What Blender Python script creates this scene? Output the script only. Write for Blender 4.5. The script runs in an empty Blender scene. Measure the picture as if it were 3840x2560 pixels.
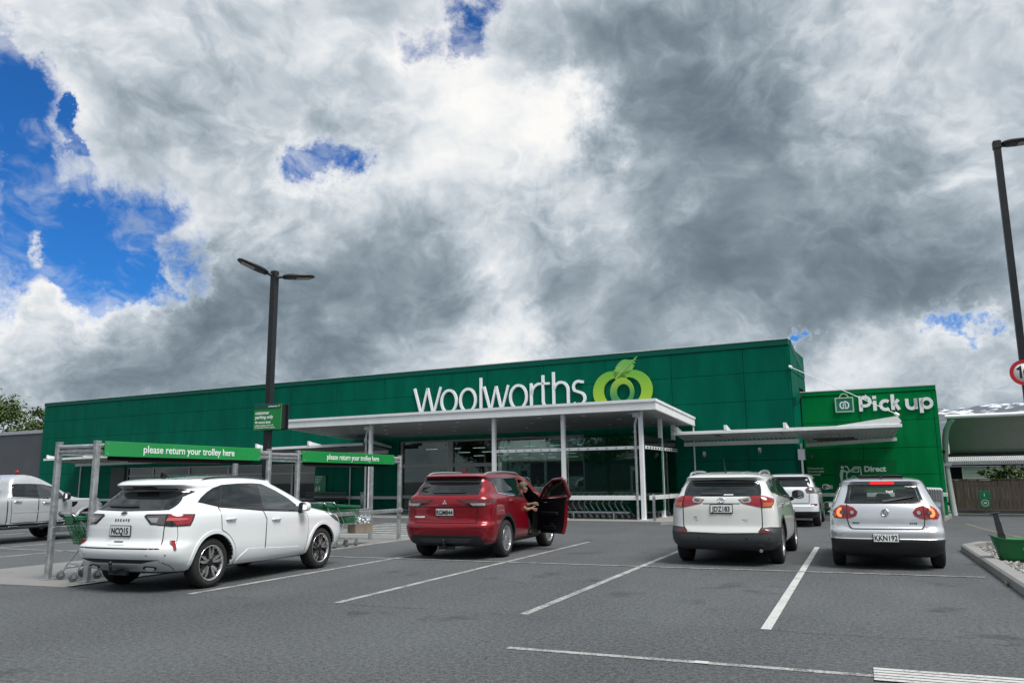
import bpy, bmesh, math, random
from math import sin, cos, pi, radians, sqrt, atan2, hypot, exp
from mathutils import Vector, Matrix, Euler, noise
from mathutils.bvhtree import BVHTree
from mathutils.geometry import delaunay_2d_cdt
from mathutils.interpolate import poly_3d_calc

scene = bpy.context.scene
COL = scene.collection
random.seed(7)

# ------------------------------------------------------------------ camera
EYE = 1.45
def camera():
    yaw, pitch, roll = radians(-23.2277), radians(9.9769), radians(-0.5270)
    r0 = Vector((cos(yaw), -sin(yaw), 0)); f0 = Vector((sin(yaw), cos(yaw), 0)); up = Vector((0, 0, 1))
    f = f0*cos(pitch) + up*sin(pitch); u = -f0*sin(pitch) + up*cos(pitch)
    r = cos(roll)*r0 + sin(roll)*u; u2 = -sin(roll)*r0 + cos(roll)*u
    cam = bpy.data.cameras.new('camera'); o = bpy.data.objects.new('camera', cam); COL.objects.link(o)
    cam.sensor_fit = 'HORIZONTAL'; cam.sensor_width = 36.0; cam.lens = 36.0*2975/3840
    cam.clip_start = 0.1; cam.clip_end = 30000
    m = Matrix.Identity(4)
    for i in range(3):
        m[i][0] = r[i]; m[i][1] = u2[i]; m[i][2] = -f[i]
    m[0][3], m[1][3], m[2][3] = 0, 0, EYE
    o.matrix_world = m
    scene.camera = o
camera()

# ------------------------------------------------------------------ sky, sun, exposure
SUN_EL, SUN_AZ = radians(58), radians(117)          # azimuth measured from +Y towards +X
SKY_STRENGTH = 0.1
EXPOSURE = 1.5
SKY_GAPS = [(-0.8109, 0.5285, 0.2512, 147.6, 1.1), (-0.7357, 0.6242, 0.2628, 274.4, 1.0), (-0.7932, 0.5047, 0.3408, 518.8, 0.9), (-0.772, 0.5963, 0.2199, 409.9, 0.85), (-0.7012, 0.668, 0.2494, 785.9, 0.8), (-0.7784, 0.4891, 0.3935, 2075.2, 0.5), (-0.5619, 0.7281, 0.3927, 1097.6, 0.78), (-0.5332, 0.7491, 0.3931, 2710.5, 0.4), (-0.5759, 0.7129, 0.4001, 2710.5, 0.35), (-0.3572, 0.7631, 0.5386, 922.3, 0.95), (-0.4356, 0.7332, 0.5222, 2710.5, 0.6), (-0.0473, 0.9842, 0.1707, 16940.6, 0.8), (0.1377, 0.9773, 0.1609, 4911.8, 1.0), (-0.3863, 0.7589, 0.5243, 3689.3, 0.35), (-0.7433, 0.5592, 0.3673, 16940.6, 0.6), (-0.7314, 0.5338, 0.4243, 16940.6, 0.5), (-0.8091, 0.5617, 0.1727, 677.6, -0.9), (-0.7329, 0.6518, 0.195, 677.6, -0.8), (-0.6702, 0.7061, 0.2287, 922.3, -0.5), (-0.704, 0.6558, 0.2726, 4911.8, -0.8), (-0.7864, 0.5309, 0.3157, 2075.2, -0.5), (-0.7615, 0.5621, 0.3227, 1639.7, -0.6), (-0.7896, 0.5956, 0.1479, 147.6, -0.5), (-0.6979, 0.6712, 0.2498, 12970.2, -0.6), (-0.8031, 0.5395, 0.2532, 8300.9, -0.4)]
SKY_TONES = [(-0.5554, 0.6911, 0.4626, 30.5, 0.13), (-0.3714, 0.8109, 0.4523, 196.5, 0.26), (-0.3515, 0.8435, 0.4061, 409.9, 0.25), (-0.4758, 0.8063, 0.3514, 332.0, 0.2), (-0.6764, 0.6409, 0.3629, 518.8, 0.22), (0.1418, 0.8777, 0.4578, 68.6, 0.36), (0.0024, 0.9942, 0.1078, 677.6, 0.45), (0.0886, 0.988, 0.1266, 677.6, 0.42), (-0.3816, 0.9086, 0.1699, 922.3, 0.6), (-0.037, 0.9957, 0.0845, 1328.1, 0.3), (0.1372, 0.984, 0.1132, 922.3, 0.35), (-0.8128, 0.5537, 0.1811, 409.9, 0.5), (-0.7331, 0.6522, 0.1926, 677.6, 0.35), (-0.7811, 0.604, 0.1583, 518.8, 0.2), (-0.6811, 0.5572, 0.475, 102.5, 0.16), (-0.6479, 0.7065, 0.2847, 409.9, 0.25), (-0.2996, 0.8571, 0.419, 1328.1, 0.3), (-0.2847, 0.8625, 0.4184, 2075.2, 0.3), (-0.2252, 0.8514, 0.4737, 147.6, -0.18), (-0.1572, 0.905, 0.3952, 114.9, -0.26), (-0.0776, 0.9322, 0.3534, 114.9, -0.28), (-0.0083, 0.9455, 0.3255, 169.4, -0.12), (-0.1532, 0.8565, 0.4928, 230.6, -0.1), (0.1157, 0.936, 0.3324, 102.5, -0.12), (0.1372, 0.9657, 0.2204, 147.6, -0.22), (-0.1025, 0.9635, 0.2474, 196.5, -0.24), (0.0051, 0.9793, 0.2025, 230.6, -0.36), (0.0941, 0.9757, 0.1978, 230.6, -0.28), (-0.1407, 0.9666, 0.2143, 274.4, -0.12), (-0.5265, 0.7994, 0.2894, 230.6, -0.34), (-0.4897, 0.8322, 0.26, 332.0, -0.25), (-0.6746, 0.7137, 0.1884, 169.4, -0.36), (-0.6281, 0.7603, 0.1659, 230.6, -0.32), (-0.7388, 0.6539, 0.1629, 409.9, -0.15), (-0.5196, 0.8316, 0.1961, 274.4, -0.22), (-0.2974, 0.9346, 0.1952, 196.5, -0.34), (-0.314, 0.9054, 0.2857, 409.9, -0.26), (-0.2407, 0.9096, 0.3386, 677.6, -0.15), (0.1268, 0.9882, 0.0858, 518.8, -0.35), (-0.799, 0.5904, 0.1141, 230.6, -0.34), (-0.7036, 0.701, 0.116, 230.6, -0.22), (-0.6105, 0.7813, 0.1301, 332.0, -0.1), (-0.026, 0.9942, 0.1043, 3689.3, -0.15), (-0.7188, 0.5882, 0.3705, 230.6, -0.14), (0.161, 0.9452, 0.2841, 922.3, 0.15), (-0.098, 0.8954, 0.4343, 922.3, 0.15), (-0.3334, 0.8823, 0.3323, 922.3, 0.22), (-0.2905, 0.9051, 0.3106, 922.3, 0.18), (-0.2365, 0.9281, 0.2876, 1328.1, 0.28), (-0.1781, 0.92, 0.349, 2075.2, 0.3), (-0.6105, 0.7813, 0.1301, 332.0, 0.2), (-0.419, 0.8728, 0.2505, 922.3, 0.18), (-0.0471, 0.9475, 0.3162, 1328.1, 0.15)]


class Nodes:
    """small helper that writes shader node chains"""
    def __init__(s, tree): s.t = tree; s.n = tree.nodes; s.l = tree.links
    def put(s, sock, v):
        if isinstance(v, bpy.types.NodeSocket): s.l.new(v, sock)
        elif v is not None: sock.default_value = v
    def math(s, op, a, b=None, c=None, clamp=False):
        n = s.n.new('ShaderNodeMath'); n.operation = op; n.use_clamp = clamp
        s.put(n.inputs[0], a)
        if b is not None: s.put(n.inputs[1], b)
        if c is not None: s.put(n.inputs[2], c)
        return n.outputs[0]
    def vec(s, op, a, b=None, scale=None):
        n = s.n.new('ShaderNodeVectorMath'); n.operation = op
        s.put(n.inputs[0], a)
        if b is not None: s.put(n.inputs[1], b)
        if scale is not None: s.put(n.inputs['Scale'], scale)
        return n.outputs['Value'] if op in ('DOT_PRODUCT', 'LENGTH') else n.outputs[0]
    def noise(s, v, scale, detail=6, rough=.55, dist=0, lac=2.0, color=False):
        n = s.n.new('ShaderNodeTexNoise'); s.put(n.inputs['Vector'], v)
        n.inputs['Scale'].default_value = scale; n.inputs['Detail'].default_value = detail
        n.inputs['Roughness'].default_value = rough; n.inputs['Distortion'].default_value = dist
        n.inputs['Lacunarity'].default_value = lac
        return n.outputs['Color'] if color else n.outputs['Fac']
    def voronoi(s, v, scale, feature='F1', out='Distance'):
        n = s.n.new('ShaderNodeTexVoronoi'); n.feature = feature; s.put(n.inputs['Vector'], v)
        n.inputs['Scale'].default_value = scale
        return n.outputs[out]
    def smooth(s, v, a, b, lo=0.0, hi=1.0):
        n = s.n.new('ShaderNodeMapRange'); n.interpolation_type = 'SMOOTHSTEP'
        s.put(n.inputs['Value'], v); n.inputs['From Min'].default_value = a; n.inputs['From Max'].default_value = b
        n.inputs['To Min'].default_value = lo; n.inputs['To Max'].default_value = hi
        return n.outputs['Result']
    def lin(s, v, a, b, lo=0.0, hi=1.0):
        n = s.n.new('ShaderNodeMapRange'); s.put(n.inputs['Value'], v)
        n.inputs['From Min'].default_value = a; n.inputs['From Max'].default_value = b
        n.inputs['To Min'].default_value = lo; n.inputs['To Max'].default_value = hi
        return n.outputs['Result']
    def mix(s, f, a, b, blend='MIX'):
        n = s.n.new('ShaderNodeMix'); n.data_type = 'RGBA'; n.blend_type = blend
        s.put(n.inputs['Factor'], f)
        for sock, v in ((n.inputs[6], a), (n.inputs[7], b)):
            if isinstance(v, tuple): v = tuple(v) + ((1.0,) if len(v) == 3 else ())
            s.put(sock, v)
        return n.outputs[2]
    def ramp(s, f, stops):
        n = s.n.new('ShaderNodeValToRGB'); s.put(n.inputs[0], f)
        e = n.color_ramp.elements
        while len(e) < len(stops): e.new(0.5)
        for k, (p, c) in zip(e, stops): k.position = p; k.color = tuple(c) + (1,)
        return n.outputs[0]

def sky_world():
    w = bpy.data.worlds.new('World'); scene.world = w; w.use_nodes = True
    t = w.node_tree; t.nodes.clear(); N = Nodes(t)
    d = t.nodes.new('ShaderNodeTexCoord').outputs['Generated']
    d = N.vec('NORMALIZE', d)
    sep = t.nodes.new('ShaderNodeSeparateXYZ'); t.links.new(d, sep.inputs[0])
    z = sep.outputs[2]
    p = N.vec('MULTIPLY', d, (1.9, 1.9, 2.7))
    def puff(v, scale, detail, rough=.55):
        n = t.nodes.new('ShaderNodeTexVoronoi'); n.feature = 'F1'; n.normalize = True
        N.put(n.inputs['Vector'], v); n.inputs['Scale'].default_value = scale; n.inputs['Detail'].default_value = detail
        n.inputs['Roughness'].default_value = rough
        return N.math('SUBTRACT', 1.0, n.outputs['Distance'])
    # domain warp
    wv = N.vec('SUBTRACT', N.noise(p, 1.5, 4, .58, color=True), (.5, .5, .5))
    pw = N.vec('ADD', p, N.vec('SCALE', wv, scale=.40))
    wv2 = N.vec('SUBTRACT', N.noise(pw, 7.0, 4, .64, color=True), (.5, .5, .5))
    pf = N.vec('ADD', pw, N.vec('SCALE', wv2, scale=.085))
    off = Vector((sin(SUN_AZ)*.5-.3, .5, 1.0)).normalized()
    fine = N.noise(pf, 2.7, 7, .60)                        # body of the cloud
    bil = puff(pf, 3.4, 3, .56)                            # rounded billows
    fine2 = N.noise(N.vec('ADD', pf, tuple(off*.07)), 2.7, 4, .60)
    big = N.noise(N.vec('ADD', pw, (3.7, 1.9, 0)), 1.0, 3, .5)
    detail = N.noise(N.vec('ADD', pf, (9.1, 4.2, 2)), 8.5, 6, .66)
    rid = N.noise(N.vec('ADD', pf, (2.2, 7.7, 5)), 1.7, 5, .62)
    vein = N.math('POWER', N.math('SUBTRACT', 1.0, N.math('MULTIPLY', N.math('ABSOLUTE', N.math('SUBTRACT', rid, .5)), 5.0), clamp=True), 2.0)
    # warped direction for the lie of the cloud masses and gaps
    dv = N.vec('SUBTRACT', N.noise(d, 5.0, 8, .66, color=True), (.5, .5, .5))
    dw = N.vec('NORMALIZE', N.vec('ADD', d, N.vec('SCALE', dv, scale=.30)))
    dw2 = dw
    def blobs(lst, dirv):
        acc = None
        for x, y, zz, k, wt in lst:
            e = N.math('EXPONENT', N.math('MULTIPLY_ADD', N.vec('DOT_PRODUCT', dirv, (x, y, zz)), k, -k))
            acc = N.math('MULTIPLY', e, wt) if acc is None else N.math('MULTIPLY_ADD', e, wt, acc)
        return acc
    gaps = blobs(SKY_GAPS, dw); tones = blobs(SKY_TONES, dw2)
    den = N.math('MULTIPLY_ADD', N.math('SUBTRACT', fine, .5), 1.1, 0.80)
    den = N.math('ADD', den, N.math('MULTIPLY', N.math('SUBTRACT', bil, .55), .55))
    den = N.math('ADD', den, N.math('MULTIPLY', N.math('SUBTRACT', detail, .5), .50))
    thick = N.math('SUBTRACT', den, N.math('MULTIPLY', gaps, .62))
    cover = N.smooth(thick, .22, .70)
    veil = N.smooth(N.noise(N.vec('ADD', pf, (4.4, 8.8, 1.1)), 4.5, 5, .62), .50, .72, 0.0, .55)
    cover = N.math('MAXIMUM', cover, veil)
    light = N.math('ADD', N.math('MULTIPLY', N.math('SUBTRACT', fine, fine2), 1.3), N.math('MULTIPLY', N.math('SUBTRACT', bil, .6), .95))
    tone = N.math('ADD', N.math('MULTIPLY', tones, .72), N.math('MULTIPLY', N.math('SUBTRACT', fine, .5), -.62))
    tone = N.math('ADD', tone, N.math('MULTIPLY', N.math('SUBTRACT', big, .5), -.40))
    tone = N.math('ADD', tone, N.math('MULTIPLY', N.math('SUBTRACT', detail, .5), .72))
    tone = N.math('ADD', tone, N.math('MULTIPLY', vein, .17))
    tone = N.math('ADD', N.math('ADD', tone, light), .385)
    # thin edges of a cloud are lit
    edge = N.smooth(thick, .92, .50)
    tone = N.math('ADD', tone, N.math('MULTIPLY', edge, .30))
    tone = N.math('DIVIDE', 1.0, N.math('ADD', 1.0, N.math('EXPONENT', N.math('MULTIPLY', N.math('SUBTRACT', tone, .5), -3.9))))
    cloud = N.ramp(tone, [(0.08, (.125, .17, .21)), (.22, (.195, .25, .295)), (.42, (.32, .385, .44)), (.60, (.49, .55, .605)), (.76, (.70, .745, .785)), (.92, (.98, .97, .95))])
    sk = t.nodes.new('ShaderNodeTexSky'); sk.sky_type = 'NISHITA'; sk.sun_disc = False
    sk.sun_elevation = SUN_EL; sk.sun_rotation = SUN_AZ; sk.altitude = 300; sk.air_density = 1.0; sk.dust_density = .4; sk.ozone_density = 2.5
    blue = N.mix(1.0, sk.outputs[0], (.064, .232, .437), 'MULTIPLY')
    cl = N.vec('SCALE', cloud, scale=2**-EXPOSURE/SKY_STRENGTH)
    colr = N.mix(cover, blue, cl)
    bg = t.nodes.new('ShaderNodeBackground'); t.links.new(colr, bg.inputs['Color']); bg.inputs['Strength'].default_value = SKY_STRENGTH
    out = t.nodes.new('ShaderNodeOutputWorld'); t.links.new(bg.outputs[0], out.inputs[0])
    w.cycles.sampling_method = 'MANUAL'; w.cycles.sample_map_resolution = 512
sky_world()

def sun():
    l = bpy.data.lights.new('sun', 'SUN'); l.energy = 1.5; l.angle = radians(32); l.color = (1, .965, .91)
    o = bpy.data.objects.new('sun', l); COL.objects.link(o)
    dirv = Vector((sin(SUN_AZ)*cos(SUN_EL), cos(SUN_AZ)*cos(SUN_EL), sin(SUN_EL)))
    o.rotation_euler = dirv.to_track_quat('Z', 'Y').to_euler(); o.location = dirv*80
sun()
vs = scene.view_settings
scene.display_settings.display_device = 'sRGB'
vs.view_transform = 'Standard'; vs.look = 'None'; vs.gamma = 1; vs.use_curve_mapping = False
vs.exposure = EXPOSURE
scene.render.engine = 'CYCLES'
scene.cycles.max_bounces = 8; scene.cycles.transparent_max_bounces = 16; scene.cycles.use_denoising = True

# ------------------------------------------------------------------ mesh helpers
class MB:
    """collects shapes and links them as ONE mesh object"""
    def __init__(s): s.v = []; s.f = []; s.m = []; s.sm = []
    def add(s, vs, fs, mi=0, smooth=False, M=None):
        o = len(s.v)
        for p in vs: s.v.append(tuple(M @ Vector(p)) if M else tuple(p))
        for f in fs: s.f.append([o+i for i in f]); s.m.append(mi); s.sm.append(smooth)
        return s
    def box(s, x0, x1, y0, y1, z0, z1, mi=0, M=None):
        if x0 > x1: x0, x1 = x1, x0
        if y0 > y1: y0, y1 = y1, y0
        if z0 > z1: z0, z1 = z1, z0
        return s.add([(x, y, z) for z in (z0, z1) for y in (y0, y1) for x in (x0, x1)],
              [(0, 2, 3, 1), (4, 5, 7, 6), (0, 1, 5, 4), (2, 6, 7, 3), (0, 4, 6, 2), (1, 3, 7, 5)], mi, False, M)
    def bbox(s, x0, x1, y0, y1, z0, z1, b=.01, mi=0, M=None):
        """box with chamfered edges"""
        xs, ys, zs = sorted((x0, x1)), sorted((y0, y1)), sorted((z0, z1))
        b = min(b, (xs[1]-xs[0])*.45, (ys[1]-ys[0])*.45, (zs[1]-zs[0])*.45)
        vs = []; idx = {}
        for i in (0, 1):
            for j in (0, 1):
                for k in (0, 1):
                    sx, sy, sz = (1-2*i), (1-2*j), (1-2*k)
                    X, Y, Z = xs[i], ys[j], zs[k]
                    for a, q in enumerate(((X, Y+sy*b, Z+sz*b), (X+sx*b, Y, Z+sz*b), (X+sx*b, Y+sy*b, Z))):
                        idx[i, j, k, a] = len(vs); vs.append(q)
        fs = []
        for i in (0, 1): fs.append([idx[i, j, k, 0] for j, k in ((0, 0), (1, 0), (1, 1), (0, 1))])
        for j in (0, 1): fs.append([idx[i, j, k, 1] for i, k in ((0, 0), (1, 0), (1, 1), (0, 1))])
        for k in (0, 1): fs.append([idx[i, j, k, 2] for i, j in ((0, 0), (1, 0), (1, 1), (0, 1))])
        for i in (0, 1):
            for j in (0, 1): fs.append([idx[i, j, 0, 0], idx[i, j, 1, 0], idx[i, j, 1, 1], idx[i, j, 0, 1]])
        for i in (0, 1):
            for k in (0, 1): fs.append([idx[i, 0, k, 0], idx[i, 1, k, 0], idx[i, 1, k, 2], idx[i, 0, k, 2]])
        for j in (0, 1):
            for k in (0, 1): fs.append([idx[0, j, k, 1], idx[1, j, k, 1], idx[1, j, k, 2], idx[0, j, k, 2]])
        for i in (0, 1):
            for j in (0, 1):
                for k in (0, 1): fs.append([idx[i, j, k, 0], idx[i, j, k, 1], idx[i, j, k, 2]])
        return s.add(vs, fs, mi, False, M)
    def tube(s, pts, r, n=8, mi=0, smooth=True, M=None, closed=False, caps=True):
        P = [Vector(p) for p in pts]; R = r if isinstance(r, (list, tuple)) else [r]*len(P)
        vs = []; k = len(P); T = []
        for i in range(k):
            a = P[(i-1) % k] if (closed or i > 0) else P[i]
            b = P[(i+1) % k] if (closed or i < k-1) else P[i]
            t = (b-a); T.append(t.normalized() if t.length > 1e-9 else Vector((0, 0, 1)))
        up = Vector((0, 0, 1)) if abs(T[0].z) < .9 else Vector((1, 0, 0))
        nrm = (up - T[0]*up.dot(T[0])).normalized()
        for i in range(k):
            nrm = (nrm - T[i]*nrm.dot(T[i]))
            nrm = nrm.normalized() if nrm.length > 1e-6 else T[i].orthogonal().normalized()
            bi = T[i].cross(nrm)
            for j in range(n):
                a = 2*pi*j/n + (pi/4 if n == 4 else 0)
                vs.append(P[i] + (nrm*cos(a) + bi*sin(a))*R[i])
        fs = []
        for i in range(k if closed else k-1):
            for j in range(n):
                i2 = (i+1) % k
                fs.append((i*n+j, i*n+(j+1) % n, i2*n+(j+1) % n, i2*n+j))
        if caps and not closed:
            s.add(vs, fs, mi, smooth and n > 4, M)
            s.add(vs[:n], [list(range(n))[::-1]], mi, False, M); s.add(vs[-n:], [list(range(n))], mi, False, M)
            return s
        return s.add(vs, fs, mi, smooth and n > 4, M)
    def cyl(s, p0, p1, r0, r1=None, n=16, mi=0, M=None):
        return s.tube([p0, p1], [r0, r0 if r1 is None else r1], n, mi, True, M)
    def lathe(s, prof, n=32, mi=0, M=None, smooth=True, closed=False):
        """profile of (r, h) turned about the local Z axis"""
        vs = []; k = len(prof)
        for r, h in prof:
            for j in range(n): vs.append((r*cos(2*pi*j/n), r*sin(2*pi*j/n), h))
        fs = []
        for i in range(k if closed else k-1):
            for j in range(n):
                i2 = (i+1) % k
                fs.append((i*n+j, i*n+(j+1) % n, i2*n+(j+1) % n, i2*n+j))
        return s.add(vs, fs, mi, smooth, M)
    def prism(s, poly, h0, h1, mi=0, M=None, smooth=False):
        """polygon in local XY raised from h0 to h1"""
        n = len(poly); vs = [(x, y, h0) for x, y in poly] + [(x, y, h1) for x, y in poly]
        fs = [(i, (i+1) % n, n+(i+1) % n, n+i) for i in range(n)]
        s.add(vs, fs, mi, smooth, M)
        s.add([(x, y, h0) for x, y in poly], [list(range(n))[::-1]], mi, False, M)
        return s.add([(x, y, h1) for x, y in poly], [list(range(n))], mi, False, M)
    def sheet(s, poly, z=0, mi=0):
        return s.add([(x, y, z) for x, y in poly], [list(range(len(poly)))], mi)
    def ball(s, c, rx, ry=None, rz=None, n=12, mi=0, M=None):
        ry = rx if ry is None else ry; rz = rx if rz is None else rz
        k = n//2; vs = []
        for i in range(k+1):
            a = pi*i/k
            for j in range(n): vs.append((c[0]+rx*sin(a)*cos(2*pi*j/n), c[1]+ry*sin(a)*sin(2*pi*j/n), c[2]+rz*cos(a)))
        fs = [(i*n+j, (i+1)*n+j, (i+1)*n+(j+1) % n, i*n+(j+1) % n) for i in range(k) for j in range(n)]
        return s.add(vs, fs, mi, True, M)
    def build(s, name, mats, parent=None, loc=None, rz=None, weld=False):
        me = bpy.data.meshes.new(name); me.from_pydata(s.v, [], s.f); me.update()
        if not isinstance(mats, (list, tuple)): mats = [mats]
        for m in mats: me.materials.append(m)
        me.polygons.foreach_set('material_index', s.m); me.polygons.foreach_set('use_smooth', s.sm)
        bm = bmesh.new(); bm.from_mesh(me)
        if weld: bmesh.ops.remove_doubles(bm, verts=bm.verts, dist=1e-5)
        bmesh.ops.recalc_face_normals(bm, faces=bm.faces)
        bm.to_mesh(me); bm.free()
        o = bpy.data.objects.new(name, me); COL.objects.link(o)
        if parent is not None: o.parent = parent
        if loc is not None: o.location = loc
        if rz is not None: o.rotation_euler = (0, 0, rz)
        return o

def axis_m(o, x, y, z):
    """matrix from an origin and three axes"""
    m = Matrix.Identity(4)
    for i in range(3):
        m[i][0] = x[i]; m[i][1] = y[i]; m[i][2] = z[i]; m[i][3] = o[i]
    return m
def wall_m(o):      # local XY -> world XZ, local Z -> towards the viewer (-Y)
    return axis_m(o, (1, 0, 0), (0, 0, 1), (0, -1, 0))
def side_m(o):      # local X -> world Y, local Y -> world Z, local Z -> world +X
    return axis_m(o, (0, 1, 0), (0, 0, 1), (1, 0, 0))

def thing(name, label, cat, loc=(0, 0, 0), rz=0.0, group=None):
    o = bpy.data.objects.new(name, None); COL.objects.link(o)
    o.empty_display_size = .2; o.location = loc; o.rotation_euler = (0, 0, rz)
    return tag(o, label, cat, group)
def tag(o, label, cat, group=None):
    o['label'] = label; o['category'] = cat
    if group: o['group'] = group
    return o
def struct(o): o['kind'] = 'structure'; return o
def stuff(o): o['kind'] = 'stuff'; return o
def dup(root, loc=None, rz=None, label=None, group=None):
    """copy of a thing with copies of its parts and sub-parts"""
    def cp(o, par):
        c = o.copy(); COL.objects.link(c)
        if par is not None: c.parent = par
        for ch in list(o.children): cp(ch, c)
        return c
    r = cp(root, None)
    if loc is not None: r.location = loc
    if rz is not None: r.rotation_euler = (r.rotation_euler[0], r.rotation_euler[1], rz)
    if label: r['label'] = label
    if group: r['group'] = group
    return r

# ------------------------------------------------------------------ materials
def mat(name, col, rough=.5, metal=0.0, coat=0.0, spec=.5, var=0.0, vscale=3.0, bump=0.0, bscale=40.0, emit=None, estr=1.0, stretch=(1, 1, 1), var2=None):
    m = bpy.data.materials.new(name); m.use_nodes = True; t = m.node_tree; N = Nodes(t)
    b = t.nodes['Principled BSDF']
    b.inputs['Roughness'].default_value = rough; b.inputs['Metallic'].default_value = metal
    b.inputs['Coat Weight'].default_value = coat; b.inputs['Coat Roughness'].default_value = .03
    b.inputs['Specular IOR Level'].default_value = spec
    c = tuple(col)+(1,)
    b.inputs['Base Color'].default_value = c
    if var or bump:
        tc = t.nodes.new('ShaderNodeTexCoord').outputs['Object']
        if stretch != (1, 1, 1): tc = N.vec('MULTIPLY', tc, stretch)
    if var:
        n = N.noise(tc, vscale, 6, .62)
        lo = tuple(x*(1-var) for x in col); hi = tuple(min(1, x*(1+var)) for x in col)
        cc = N.mix(N.smooth(n, .3, .7), lo, hi)
        t.links.new(cc, b.inputs['Base Color'])
        t.links.new(N.lin(n, .3, .7, max(.02, rough*.88), min(1, rough*1.12)), b.inputs['Roughness'])
    if bump:
        bp = t.nodes.new('ShaderNodeBump'); bp.inputs['Strength'].default_value = bump; bp.inputs['Distance'].default_value = .01
        t.links.new(N.noise(tc, bscale, 4, .6), bp.inputs['Height']); t.links.new(bp.outputs[0], b.inputs['Normal'])
    if emit:
        b.inputs['Emission Color'].default_value = tuple(emit)+(1,); b.inputs['Emission Strength'].default_value = estr
    return m
def glass_mat(name, tint, clear, rough=.02):
    """pane: reflects by Fresnel, the rest passes through tinted or is absorbed"""
    m = bpy.data.materials.new(name); m.use_nodes = True; t = m.node_tree; t.nodes.clear(); N = Nodes(t)
    tr = t.nodes.new('ShaderNodeBsdfTransparent'); tr.inputs[0].default_value = tuple(x*clear for x in tint)+(1,)
    gl = t.nodes.new('ShaderNodeBsdfGlossy'); gl.inputs['Roughness'].default_value = rough; gl.inputs[0].default_value = (.95, 1, .98, 1)
    fr = t.nodes.new('ShaderNodeFresnel'); fr.inputs[0].default_value = 1.68
    mx = t.nodes.new('ShaderNodeMixShader'); t.links.new(fr.outputs[0], mx.inputs[0]); t.links.new(tr.outputs[0], mx.inputs[1]); t.links.new(gl.outputs[0], mx.inputs[2])
    o = t.nodes.new('ShaderNodeOutputMaterial'); t.links.new(mx.outputs[0], o.inputs[0])
    return m

M = {}
M['steel'] = mat('galvanised_steel', (.46, .48, .49), .42, .75, var=.22, vscale=9, bump=.05, bscale=60)
M['steel_dark'] = mat('weathered_steel', (.30, .32, .33), .5, .6, var=.2, vscale=7)
M['stainless'] = mat('brushed_stainless', (.55, .56, .56), .28, 1.0, var=.06, vscale=30, stretch=(1, 1, .1))
M['chrome'] = mat('chrome', (.78, .80, .82), .08, 1.0)
M['white_paint'] = mat('white_paint', (.82, .84, .85), .45, var=.05, vscale=2)
M['off_white'] = mat('off_white_metal', (.62, .64, .65), .5, var=.08, vscale=1.5)
M['black_paint'] = mat('black_powder_coat', (.012, .014, .017), .42, var=.2, vscale=4)
M['black_plastic'] = mat('black_plastic', (.018, .02, .023), .55, var=.15, vscale=14, bump=.08, bscale=300)
M['rubber'] = mat('tyre_rubber', (.017, .017, .018), .85, var=.25, vscale=12, bump=.1, bscale=120)
M['gap'] = mat('dark_joint', (.004, .004, .004), .9)
M['well'] = mat('wheel_well_liner', (.008, .008, .008), .95)

# ------------------------------------------------------------------ the ground
BY = radians(-4.7)                                  # the shop is turned this much against the parking bays
def bw(b, n, z=0.0):                                # shop coordinates (along the front, distance, height) -> world
    return Vector((b*cos(BY) - n*sin(BY), b*sin(BY) + n*cos(BY), z))

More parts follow.
